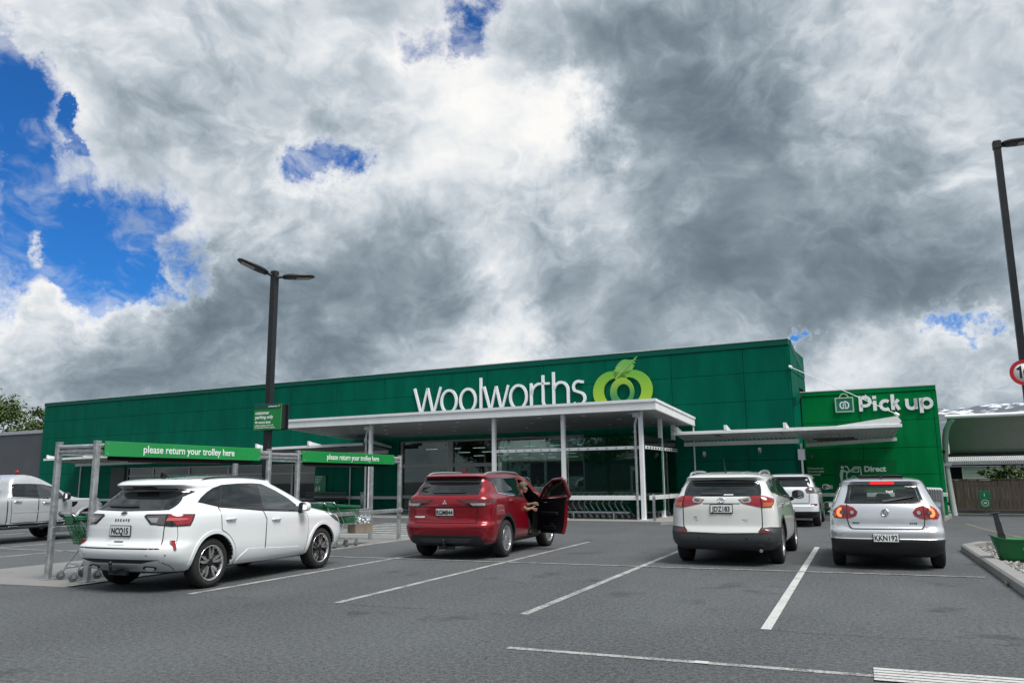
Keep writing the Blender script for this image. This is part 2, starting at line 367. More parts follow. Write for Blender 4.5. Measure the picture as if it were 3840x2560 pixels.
def asphalt_mat():
    m = bpy.data.materials.new('asphalt'); m.use_nodes = True; t = m.node_tree; N = Nodes(t); b = t.nodes['Principled BSDF']
    tc = t.nodes.new('ShaderNodeTexCoord').outputs['Object']
    g = N.noise(tc, 55, 3, .7); g2 = N.noise(tc, 21, 3, .65); v = N.voronoi(tc, 85)
    lane = N.noise(N.vec('MULTIPLY', tc, (1, .45, 1)), .55, 6, .6)
    broad = N.noise(tc, .16, 4, .55)
    grain = N.math('ADD', N.math('MULTIPLY', N.math('SUBTRACT', g, .5), 2.8), N.math('MULTIPLY', N.math('SUBTRACT', g2, .5), 2.2))
    grain = N.math('ADD', grain, N.math('MULTIPLY', N.math('SUBTRACT', v, .45), .6))
    k = N.math('ADD', N.math('ADD', 1.0, grain), N.math('MULTIPLY', N.math('SUBTRACT', lane, .5), .8))
    k = N.math('ADD', k, N.math('MULTIPLY', N.math('SUBTRACT', broad, .5), .75))
    # oil and damp stains of irregular outline
    st = N.noise(N.vec('ADD', tc, (13.3, 4.1, 0)), .8, 9, .68)
    stain = N.smooth(st, .59, .68)
    k = N.math('MULTIPLY', k, N.math('SUBTRACT', 1.0, N.math('MULTIPLY', stain, .38)))
    for sx, sy_, sr in ((-2.95, 10.35, .34), (-1.75, 11.55, .42), (-1.35, 11.2, .2), (-.15, 14.3, .55), (-4.6, 12.2, .25), (-7.2, 11.6, .22), (-5.2, 15.8, .5), (.75, 10.4, .3)):
        dd = N.vec('LENGTH', N.vec('MULTIPLY', N.vec('SUBTRACT', tc, (sx, sy_, 0)), (1, .7, 1)))
        ww = N.math('ADD', dd, N.math('MULTIPLY', N.math('SUBTRACT', N.noise(tc, 3.2, 5, .65), .5), .9*sr*3.2))
        k = N.math('MULTIPLY', k, N.math('SUBTRACT', 1.0, N.math('MULTIPLY', N.smooth(ww, sr*.8, sr*.1), .30)))
    # a resurfacing seam running across in front of the bay ends
    sep = t.nodes.new('ShaderNodeSeparateXYZ'); t.links.new(tc, sep.inputs[0])
    wob = N.math('MULTIPLY', N.math('SUBTRACT', N.noise(tc, 2.2, 6, .65), .5), .35)
    sy = N.math('ADD', sep.outputs[1], wob)
    seam = N.smooth(N.math('ABSOLUTE', N.math('SUBTRACT', sy, 8.42)), .035, .0)
    seam = N.math('MULTIPLY', seam, N.smooth(N.noise(tc, 1.1, 3, .5), .42, .58))
    k = N.math('MULTIPLY', k, N.math('SUBTRACT', 1.0, N.math('MULTIPLY', seam, .45)))
    near = N.smooth(sy, 8.5, 8.3)                                       # the older, coarser lane in front of the bays
    k = N.math('MULTIPLY', k, N.math('ADD', 1.0, N.math('MULTIPLY', near, -.07)))
    k = N.math('MAXIMUM', k, .22)
    col = N.vec('SCALE', (.081, .087, .092), scale=k)
    t.links.new(col, b.inputs['Base Color']); b.inputs['Roughness'].default_value = .82; b.inputs['Specular IOR Level'].default_value = .35
    bp = t.nodes.new('ShaderNodeBump'); bp.inputs['Strength'].default_value = .45; bp.inputs['Distance'].default_value = .006
    t.links.new(N.math('ADD', g, N.math('MULTIPLY', v, .5)), bp.inputs['Height']); t.links.new(bp.outputs[0], b.inputs['Normal'])
    return m
def line_mat(name, col, worn):
    """road paint worn through to the asphalt below"""
    m = bpy.data.materials.new(name); m.use_nodes = True; t = m.node_tree; N = Nodes(t); b = t.nodes['Principled BSDF']
    tc = t.nodes.new('ShaderNodeTexCoord').outputs['Object']
    n = N.math('ADD', N.math('MULTIPLY', N.noise(tc, 38, 4, .7), .62), N.math('MULTIPLY', N.noise(tc, 3.5, 5, .6), .38))
    f = N.smooth(n, worn-.08, worn+.10)
    c = N.mix(f, (.10, .103, .106), col)
    t.links.new(c, b.inputs['Base Color']); b.inputs['Roughness'].default_value = .75
    bp = t.nodes.new('ShaderNodeBump'); bp.inputs['Strength'].default_value = .3; bp.inputs['Distance'].default_value = .004
    t.links.new(N.noise(tc, 60, 3, .6), bp.inputs['Height']); t.links.new(bp.outputs[0], b.inputs['Normal'])
    return m
def concrete_mat(name, col, joints=False):
    m = bpy.data.materials.new(name); m.use_nodes = True; t = m.node_tree; N = Nodes(t); b = t.nodes['Principled BSDF']
    tc = t.nodes.new('ShaderNodeTexCoord').outputs['Object']
    k = N.math('ADD', .72, N.math('ADD', N.math('MULTIPLY', N.noise(tc, 1.3, 7, .65), .38), N.math('MULTIPLY', N.noise(tc, 60, 3, .7), .2)))
    st = N.smooth(N.noise(N.vec('ADD', tc, (5, 2, 0)), 2.1, 7, .7), .58, .72)
    k = N.math('MULTIPLY', k, N.math('SUBTRACT', 1.0, N.math('MULTIPLY', st, .28)))
    t.links.new(N.vec('SCALE', tuple(col), scale=k), b.inputs['Base Color']); b.inputs['Roughness'].default_value = .85
    bp = t.nodes.new('ShaderNodeBump'); bp.inputs['Strength'].default_value = .25; bp.inputs['Distance'].default_value = .004
    t.links.new(N.noise(tc, 90, 4, .65), bp.inputs['Height']); t.links.new(bp.outputs[0], b.inputs['Normal'])
    return m
M['asphalt'] = asphalt_mat()
M['line'] = line_mat('worn_white_road_paint', (.40, .41, .40), .47)
M['line_fresh'] = line_mat('white_road_paint', (.50, .51, .50), .40)
M['line_far'] = line_mat('thin_white_road_paint', (.38, .39, .38), .46)
M['yellow'] = line_mat('worn_yellow_road_paint', (.26, .21, .085), .52)
M['concrete'] = concrete_mat('pad_concrete', (.20, .20, .197))
M['kerb'] = concrete_mat('kerb_concrete', (.25, .25, .243))
M['apron'] = concrete_mat('apron_concrete', (.235, .235, .23))

def ground():
    b = MB(); R = 6000
    b.sheet([(-R, -R), (R, -R), (R, R), (-R, R)], 0)
    struct(b.build('car_park', M['asphalt']))
    pts = [(-14.0, 8.05), (-11.95, 8.24), (-10.62, 8.33), (-10.62, 19.2), (-14.0, 19.2)]
    struct(MB().prism(pts, -.2, .012).build('concrete_pad', M['concrete']))
    q = [bw(b_, n_) for b_, n_ in ((-60, 27.3), (-21.5, 27.3), (-21.5, 25.6), (-8.2, 25.75), (-8.05, 25.95), (-7.6, 27.6), (-7.4, 29.4), (-7.2, 30.6), (-.0, 30.6), (.25, 33.4), (.25, 60), (-60, 60))]
    struct(MB().prism([(p.x, p.y) for p in q], -.2, .10).build('shop_pavement', M['apron']))
ground()

def strip(p, q, w, z, m, name='parking_line'):
    p, q = Vector(p), Vector(q); t = (q-p).normalized(); n = Vector((-t.y, t.x))*w/2
    k = max(1, int((q-p).length/.5)); pts = []
    b = MB()
    for i in range(k):
        a0, a1 = p+(q-p)*i/k, p+(q-p)*(i+1)/k
        j = [random.uniform(-.004, .004) for _ in range(2)]
        b.sheet([tuple(a0-n), tuple(a1-n), tuple(a1+n), tuple(a0+n)], z)
    return struct(b.build(name, m))
def markings():
    z = .004
    # bay divisions on the near side of the cross line, then on past it
    for xa, ya, xb, yb, m in ((-8.36, 8.43, -8.38, 18.7, 'line'), (-6.0, 8.45, -6.06, 18.7, 'line'), (-3.515, 8.46, -3.53, 18.7, 'line'), (-.95, 8.44, -.935, 18.65, 'line_fresh')):
        strip((xa, ya), (xb, yb), .10, z, M[m])
    strip((-10.63, 8.40), (-10.72, 18.5), .10, .018, M['line'])
    strip((-10.45, 13.54), (1.58, 13.76), .075, .009, M['line'])
    # lane line in the foreground and the block at its end
    strip((-2.97, 6.755), (.05, 6.79), .085, z, M['line_far'])
    strip((-1.33, 6.77), (-1.22, 6.772), .09, .008, M['line_fresh'])
    b = MB()
    for i in range(5):
        b.sheet([(-.01, 7.04-i*.088), (3.2, 7.06-i*.088), (3.2, 6.992-i*.088), (-.01, 6.972-i*.088)], .012)
    struct(b.build('hatched_marking', M['line_fresh']))
    # bays on the far side of the trolley pad
    for xa in (-16.45, -18.9, -21.35, -23.8):
        strip((xa, 8.5), (xa-.05, 17.5), .11, z, M['line'])
    strip((-25, 12.75), (-14.2, 12.86), .09, .009, M['line'])
    # zebra crossing to the door
    for i in range(8):
        y = 18.75+i*.86
        o = strip((-14.6-.16*i, y-.12+.12), (-10.75-.16*i, y), .42, z, M['line'], 'zebra_stripe')
    # yellow line curving off towards the lane on the right
    for a, b_ in (((3.0, 29.4), (3.1, 26.9)), ((3.1, 26.9), (3.35, 24.0)), ((3.35, 24.0), (3.6, 22.3))):
        strip(a, b_, .12, z, M['yellow'], 'yellow_line')
    strip((3.2, 22.0), (3.9, 21.9), .14, .009, M['line_far'])
markings()

# ------------------------------------------------------------------ the supermarket
OFF = {}
def bthing(name, label, cat, b, n, group=None):
    """a thing in shop coordinates: its parts are written in shop coordinates too"""
    o = thing(name, label, cat, bw(b, n), BY, group); OFF[o.name] = (b, n); return o
def bpart(mb, name, mats, par, top=None):
    b, n = OFF[(top or par).name]
    o = mb.build(name, mats, par)
    if top is None: o.location = (-b, -n, 0)        # a sub-part sits in its part's frame, already moved
    return o
def bsolo(mb, name, mats, b, n, label, cat, group=None):
    """a thing that is one mesh"""
    o = mb.build(name, mats); me = o.data
    me.transform(Matrix.Translation((-b, -n, 0))); o.location = bw(b, n); o.rotation_euler = (0, 0, BY)
    return tag(o, label, cat, group)

def cladding(name, col, var=.16):
    m = mat(name, col, .6, var=var, vscale=1.6, spec=.05, stretch=(1, 1, .22)); return m
M['green'] = cladding('dark_green_cladding', (.0004, .102, .064))
M['green_bright'] = cladding('bright_green_cladding', (.0004, .172, .046))
M['green_trim'] = mat('dark_green_trim', (.001, .085, .060), .5, spec=.15)
M['grey_wall'] = mat('grey_concrete_panel', (.075, .08, .093), .8, var=.10, vscale=1.2)
M['frame'] = mat('grey_aluminium_frame', (.30, .315, .31), .45, .3)
M['frame_dark'] = mat('dark_aluminium_frame', (.035, .042, .042), .5, .2)
M['glass'] = glass_mat('shop_glass', (.50, .62, .58), .60)
M['screen_glass'] = glass_mat('clear_screen_glass', (.66, .86, .80), .95)
M['screen_glass'].node_tree.nodes['Fresnel'].inputs[0].default_value = 1.95
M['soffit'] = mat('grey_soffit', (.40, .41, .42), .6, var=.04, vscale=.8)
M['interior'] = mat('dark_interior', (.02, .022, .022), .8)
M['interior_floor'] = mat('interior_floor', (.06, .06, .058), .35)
M['tube_light'] = mat('tube_light', (.9, .9, .9), .5, emit=(.95, 1, .97), estr=1.4)
M['sign_white'] = mat('sign_letter_white', (.80, .83, .85), .4)
M['sign_side'] = mat('sign_letter_return', (.30, .33, .34), .5)

def cut_rects(r, holes):
    out = [r]
    for h in holes:
        nx = []
        for (a, b, c, d) in out:
            if h[0] >= b or h[1] <= a or h[2] >= d or h[3] <= c: nx.append((a, b, c, d)); continue
            if a < h[0]: nx.append((a, h[0], c, d))
            if b > h[1]: nx.append((h[1], b, c, d))
            a2, b2 = max(a, h[0]), min(b, h[1])
            if c < h[2]: nx.append((a2, b2, c, h[2]))
            if d > h[3]: nx.append((a2, b2, h[3], d))
        out = nx
    return [r for r in out if r[1]-r[0] > .08 and r[3]-r[2] > .05]

def clad(par, bs, zs, n, holes, m):
    g = .007
    for i in range(len(bs)-1):
        for j in range(len(zs)-1):
            for a, b, c, d in cut_rects((bs[i], bs[i+1], zs[j], zs[j+1]), holes):
                dn = random.uniform(0, .003)
                mb = MB().bbox(a+g, b-g, n-.03-dn, n+.035, c+g, d-g, .007)
                bpart(mb, 'wall_panel', m, par)

def supermarket():
    L, R, n = -51.0, -4.68, 31.3
    t = bthing('supermarket', 'long dark green panel clad supermarket behind the parked cars', 'supermarket', -28, n)
    bs = [L, -48.92, -45.56, -42.28, -39.11, -35.92, -32.88, -29.73, -26.7, -23.69, -20.73, -17.87, -15.02, -12.13, -9.27, -6.4, R]
    zs = [0, 1.05, 2.15, 3.3, 4.40, 5.49, 6.46]
    holes = [(-42.62, -27.96, -1, 2.46), (-22.75, -13.19, -1, 3.38)]
    clad(t, bs, zs, n, holes, M['green'])
    # core behind the cladding, left open behind the glazing
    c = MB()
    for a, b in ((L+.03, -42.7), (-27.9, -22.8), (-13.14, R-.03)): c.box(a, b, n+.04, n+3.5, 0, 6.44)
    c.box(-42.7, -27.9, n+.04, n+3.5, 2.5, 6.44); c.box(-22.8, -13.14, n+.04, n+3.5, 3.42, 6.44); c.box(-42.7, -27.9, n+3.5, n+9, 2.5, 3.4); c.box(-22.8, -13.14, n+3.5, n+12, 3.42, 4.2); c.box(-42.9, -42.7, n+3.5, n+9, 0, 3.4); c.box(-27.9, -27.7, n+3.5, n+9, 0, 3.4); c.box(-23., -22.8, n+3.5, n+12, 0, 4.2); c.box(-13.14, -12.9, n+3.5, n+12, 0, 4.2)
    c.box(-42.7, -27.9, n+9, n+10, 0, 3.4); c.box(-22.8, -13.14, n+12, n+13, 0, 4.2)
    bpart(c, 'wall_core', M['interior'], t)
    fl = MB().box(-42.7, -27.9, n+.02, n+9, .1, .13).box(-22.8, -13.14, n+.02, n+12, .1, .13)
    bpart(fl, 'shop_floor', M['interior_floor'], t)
    # parapet cap
    p = MB().bbox(L-.02, R+.02, n-.06, n+.30, 6.472, 6.70, .01)
    bpart(p, 'parapet', M['green_trim'], t)
    bpart(MB().box(L-.03, R+.03, n-.075, n+.31, 6.703, 6.735), 'parapet_flashing', M['off_white'], t)
    # end wall towards the pick up wing
    for y0, y1, za, zb in ((n+.06, 33.1, 4.4, 6.46), (33.2, 34.9, 5.0, 6.46)):
        for q0, q1 in (((za, 5.49), (5.49, zb)) if za < 5.4 else ((za, zb),)):
            bpart(MB().bbox(R-.02, R+.035, y0+.012, y1-.012, q0+.012, q1-.012, .007), 'wall_panel', M['green'], t)
    bpart(MB().bbox(R-.02, R+.035, n+.07, 33.1, .1, 4.39, .007), 'wall_panel', M['green'], t)
    par2 = MB().add([(R-.1, n+.32, 6.45), (R+.045, n+.32, 6.45), (R+.045, 34.9, 5.62), (R-.1, 34.9, 5.62), (R-.1, n+.32, 6.73), (R+.045, n+.32, 6.73), (R+.045, 34.9, 5.85), (R-.1, 34.9, 5.85)],
                    [(0, 1, 5, 4), (1, 2, 6, 5), (2, 3, 7, 6), (3, 0, 4, 7), (4, 5, 6, 7), (0, 3, 2, 1)])
    bpart(MB().bbox(R+.04, R+.17, 31.42, 31.60, 4.18, 4.50, .01).box(R+.16, R+.18, 31.44, 31.58, 4.2, 4.48), 'vent', M['green_trim'], t)
    # ground rail along the wall
    for a, b, z in ((-45.2, -42.9, .50), (-27.9, -22.8, .66), (-13.1, -9.2, .80), (-9.15, R, .80)):
        bpart(MB().bbox(a, b, n-.10, n-.035, z, z+.14, .01), 'bump_rail', M['off_white'], t)
    # shop windows on the left, dark reveal first
    bpart(MB().box(-43.86, -42.66, n-.045, n-.02, .1, 2.44).box(-42.72, -42.62, n-.02, n+.5, .1, 2.46), 'window_reveal', M['frame_dark'], t)
    xs = [-42.6, -40.3, -37.3, -34.2, -31.2, -29.6, -27.98]
    for i in range(len(xs)-1):
        a, b = xs[i], xs[i+1]
        w = MB()
        for q in (a, b-.06): w.box(q, q+.06, n+.10, n+.20, .1, 2.45)
        for z in (.1, .62, 1.93, 2.38): w.box(a+.06, b-.06, n+.11, n+.19, z, z+.06)
        wo = bpart(w, 'shop_window', M['frame'], t)
        for z0, z1 in ((.68, 1.93), (1.99, 2.38)):
            bpart(MB().box(a+.062, b-.062, n+.145, n+.155, z0+.002, z1-.002), 'pane', M['glass'], wo, t)
        bpart(MB().box(a+.062, b-.062, n+.14, n+.16, .162, .618), 'spandrel', M['frame_dark'], wo, t)
    # grey blinds and panels seen through the upper lights
    bl = MB(); x = -42.2; rnd = random.Random(5)
    while x < -28.5:
        w_ = rnd.uniform(.5, 1.2); bl.box(x, x+w_, n+.9, n+.95, 1.45+rnd.uniform(-.2, .3), 2.42); x += w_+rnd.uniform(.15, .9)
    bpart(bl, 'window_display', M['grey_wall'], t)
    # entrance glazing
    xs = [-22.73, -19.9, -17.0, -15.05, -13.21]
    for i in range(len(xs)-1):
        a, b = xs[i], xs[i+1]; w = MB(); wd = .13 if i < 2 else .06
        for q in (a, b-wd): w.box(q, q+wd, n+.06, n+.22, .1, 3.36)
        for z, h in ((.1, .10), (.70, .14), (2.12, .16), (3.28, .08)):
            if i >= 2 and z in (.70, 2.12): continue
            w.box(a+wd, b-wd, n+.07, n+.21, z, z+h)
        wo = bpart(w, 'entrance_window', M['frame'], t)
        for z0, z1 in (((.2, .70), (.84, 2.12), (2.28, 3.28)) if i < 2 else ((.2, 3.28),)):
            bpart(MB().box(a+wd+.002, b-wd-.002, n+.145, n+.155, z0+.002, z1-.002), 'pane', M['glass'], wo, t)
    # shelving, posters and lamps in the dark interior
    sh = MB(); rnd = random.Random(11)
    for k in range(9):
        x = -22.4+k*1.02
        sh.box(x, x+.72, n+4.5+rnd.random()*3, n+5.1+rnd.random()*3, .13, 1.2+rnd.random()*.6)
    for k in range(12):
        x = -42+k*1.15; sh.box(x, x+.8, n+3+rnd.random()*3, n+3.5+rnd.random()*3, .13, 1.0+rnd.random()*.7)
    bpart(sh, 'shelving', mat('shelving_grey', (.10, .09, .08), .7, var=.5, vscale=5), t)
    M['poster_brown'] = mat('brown_poster', (.22, .075, .03), .6, var=.3, vscale=6)
    for x, z, w_, h in ((-21.6, 1.25, .72, 1.0), (-20.5, 1.3, .6, .9), (-13.75, 1.75, .55, .42)):
        bpart(MB().box(x, x+w_, n+.30, n+.32, z-.3, z-.3+h), 'poster', M['poster_brown'], t)
    li = MB()
    for r in range(4):
        for k in range(7):
            x = -22.3+k*1.35+(r % 2)*.5; y = n+1.6+r*2.3; li.box(x, x+.62, y, y+.07, 3.02-.1*r, 3.04-.1*r)
    for k in range(9):
        li.box(-42+k*1.6, -41.4+k*1.6, n+2.5+(k % 3), n+2.56+(k % 3), 2.3, 2.32)
    bpart(li, 'interior_lamp', M['tube_light'], t)
    # downpipes on the front
    for b in (-46.65, -25.6):
        bpart(MB().cyl((b, n-.12, .1), (b, n-.12, 2.6), .035, n=10), 'downpipe', M['off_white'], t)
    bpart(MB().cyl((-8.45, n-.12, .1), (-8.45, n-.12, 3.75), .035, n=10), 'downpipe', M['off_white'], t)
    bpart(par2, 'parapet_side', M['green_trim'], t)
    return t
supermarket()

def pickup_wing():
    L, R, n = -4.62, .12, 33.15
    t = bthing('pick_up_wing', 'lower bright green wing with the pick up sign at the right end', 'shop wing', -2.2, n)
    clad(t, [L, -2.5, 0.0, R], [.1, .62, 1.57, 2.55, 3.57, 4.62], n, [], M['green_bright'])
    bpart(MB().box(L-.5, R-.03, n+.04, n+22, 0, 4.6), 'wall_core', M['interior'], t)
    bpart(MB().bbox(L, R+.02, n-.06, n+.25, 4.632, 4.80, .01), 'parapet', M['green_bright'], t)
    bpart(MB().box(L, R+.03, n-.07, n+.26, 4.803, 4.83), 'parapet_flashing', M['off_white'], t)
    for y in range(5):
        bpart(MB().bbox(R-.02, R+.03, n+.06+y*4, n+4.04+y*4, .1, 4.62, .007), 'wall_panel', M['green_bright'], t)
    bpart(MB().bbox(-4.4, R+.07, n-.11, n-.035, .76, .90, .01), 'bump_rail', M['off_white'], t)
    # mural: a person loading a car, with its lettering
    mm = MB(); W = wall_m((0, n-.034, 0))
    def ln(pts, w=.042):
        for (a, c), (b, d) in zip(pts, pts[1:]):
            v = Vector((b-a, d-c)); l = v.length
            if l < 1e-6: continue
            q = Vector((-v.y, v.x))/l*w/2; e = v/l*w*.35
            mm.prism([(a-e.x-q.x, c-e.y-q.y), (b+e.x-q.x, d+e.y-q.y), (b+e.x+q.x, d+e.y+q.y), (a-e.x+q.x, c-e.y+q.y)], 0, .004, 0, W)
    X = lambda px: -3.67+(px-355)*.00458; Z = lambda py: 1.90-(py-515)*.0047
    mm.prism([(X(440)+.058*cos(a*pi/8), Z(524)+.058*sin(a*pi/8)) for a in range(16)], 0, .004, 0, W)
    mm.prism([(X(420), Z(638)), (X(438), Z(638)), (X(440), Z(585)), (X(447), Z(558)), (X(480), Z(572)), (X(485), Z(562)), (X(440), Z(538)), (X(424), Z(545)), (X(416), Z(585))][::-1], 0, .004, 0, W)
    ln([(X(463), Z(517)), (X(478), Z(520)), (X(498), Z(560)), (X(530), Z(524)), (X(578), Z(524)), (X(584), Z(615)), (X(545), Z(615))])
    ln([(X(470), Z(560)), (X(492), Z(556)), (X(470), Z(575)), (X(468), Z(605)), (X(474), Z(616)), (X(500), Z(616))])
    ln([(X(515), Z(562)), (X(535), Z(537)), (X(563), Z(537)), (X(563), Z(562)), (X(515), Z(562))], .034)
    ln([(X(523)+.10*cos(a*pi/6), Z(616)+.10*sin(a*pi/6)) for a in range(7)], .04)
    bpart(mm, 'mural', M['sign_pale'], t)
    M['notice_board'] = mat('dark_green_notice', (.0008, .12, .036), .6, spec=.1)
    bpart(MB().box(-3.60, -1.40, n-.033, n-.029, .95, 2.12), 'mural_panel', M['notice_board'], t)
    text_part(t, 'Direct', .285, (-2.52, n-.040, 1.69), M['sign_pale'], 'mural_lettering', bold=.012)
    text_part(t, 'to boot', .285, (-2.52, n-.040, 1.36), M['sign_pale'], 'mural_lettering', bold=.012)
    bpart(MB().bbox(-3.85, -3.68, n-.045, n-.036, 1.05, 1.19, .004), 'paper_notice', M['paper'], t)
    for i, (s, z) in enumerate((('Welcome to', 1.80), ('Woolworths', 1.68), ('Cromwell', 1.56))):
        text_part(t, s, .115, (-4.55, n-.040, z), M['sign_pale'], 'wall_lettering', bold=.004)
    return t

def text_part(par, s, size, pos, m, name='lettering', bold=0.0, depth=.004, sx=1.0, align='LEFT', top=None, matx=None):
    """flat lettering, one mesh: in shop coordinates, or placed by a matrix in its parent's frame"""
    c = bpy.data.curves.new('lettering', 'FONT'); c.body = s; c.size = size; c.extrude = depth/2; c.offset = bold; c.align_x = align; c.resolution_u = 3
    o = bpy.data.objects.new('lettering', c); COL.objects.link(o)
    me = bpy.data.meshes.new_from_object(o.evaluated_get(bpy.context.evaluated_depsgraph_get()))
    bpy.data.objects.remove(o); bpy.data.curves.remove(c)
    me.name = name; me.transform(Matrix.Diagonal((sx, 1, 1, 1)))
    me.transform(matx if matx is not None else wall_m(pos))
    me.materials.clear(); me.materials.append(m)
    r = bpy.data.objects.new(name, me); COL.objects.link(r); r.parent = par
    if matx is None and top is None and par.name in OFF: r.location = (-OFF[par.name][0], -OFF[par.name][1], 0)
    return r
M['sign_pale'] = mat('pale_print', (.50, .64, .56), .6)
M['paper'] = mat('white_paper', (.6, .62, .6), .8)
pickup_wing()

def grey_neighbour():
    t = bthing('grey_building', 'low grey concrete panel building left of the green supermarket', 'building', -58, 31.5)
    for i, (a, b) in enumerate(((-70, -58.6), (-58.6, -52.33), (-52.33, -51.06))):
        bpart(MB().bbox(a+.01, b-.01, 31.47, 31.6, 0, 4.8, .01), 'wall_panel', M['grey_wall'], t)
    bpart(MB().box(-70, -51.05, 31.62, 50, 0, 4.75), 'wall_core', M['grey_wall'], t)
    bpart(MB().bbox(-70, -51.05, 31.42, 31.8, 4.803, 5.02, .01), 'parapet_cap', mat('grey_cap_flashing', (.33, .35, .37), .5), t)
    bpart(MB().lathe([(0, .10), (.10, .09), (.155, .03), (.155, 0)], 16, 0, wall_m((-53.69, 31.465, 2.32))), 'alarm_bell', mat('red_bell', (.35, .02, .02), .4), t)
grey_neighbour()

# ------------------------------------------------------------------ lettering on the front
def stroke(mb, pts, w, d0, d1, Mx, mi=0):
    """a ribbon of even width with square ends along a polyline (letter stroke with depth)"""
    P = [Vector(p) for p in pts]; n = len(P); L_, R_ = [], []
    for i in range(n):
        a = P[i]-P[i-1] if i > 0 else P[1]-P[0]; b = P[i+1]-P[i] if i < n-1 else P[-1]-P[-2]
        a = a.normalized(); b = b.normalized(); t = a+b; t = t.normalized() if t.length > 1e-6 else a
        nn = Vector((-t.y, t.x)); k = 1/max(.5, nn.dot(Vector((-a.y, a.x))))
        wi = (w[i] if isinstance(w, (list, tuple)) else w)*k/2
        L_.append(P[i]+nn*wi); R_.append(P[i]-nn*wi)
    vs = []
    for z in (d0, d1):
        for i in range(n): vs.append((L_[i].x, L_[i].y, z)); vs.append((R_[i].x, R_[i].y, z))
    fs = []
    for i in range(n-1):
        a = 2*i; k = 2*n
        fs += [(k+a, k+a+1, k+a+3, k+a+2), (a, a+2, a+3, a+1), (a, k+a, k+a+2, a+2), (a+1, a+3, k+a+3, k+a+1)]
    k = 2*n
    fs += [(0, 1, k+1, k), (k-2, 2*k-2, 2*k-1, k-1)]
    return mb.add(vs, fs, mi, False, Mx)
def arc(cx, cy, rx, ry, a0, a1, n=20):
    return [(cx+rx*cos(radians(a0+(a1-a0)*i/n)), cy+ry*sin(radians(a0+(a1-a0)*i/n))) for i in range(n+1)]

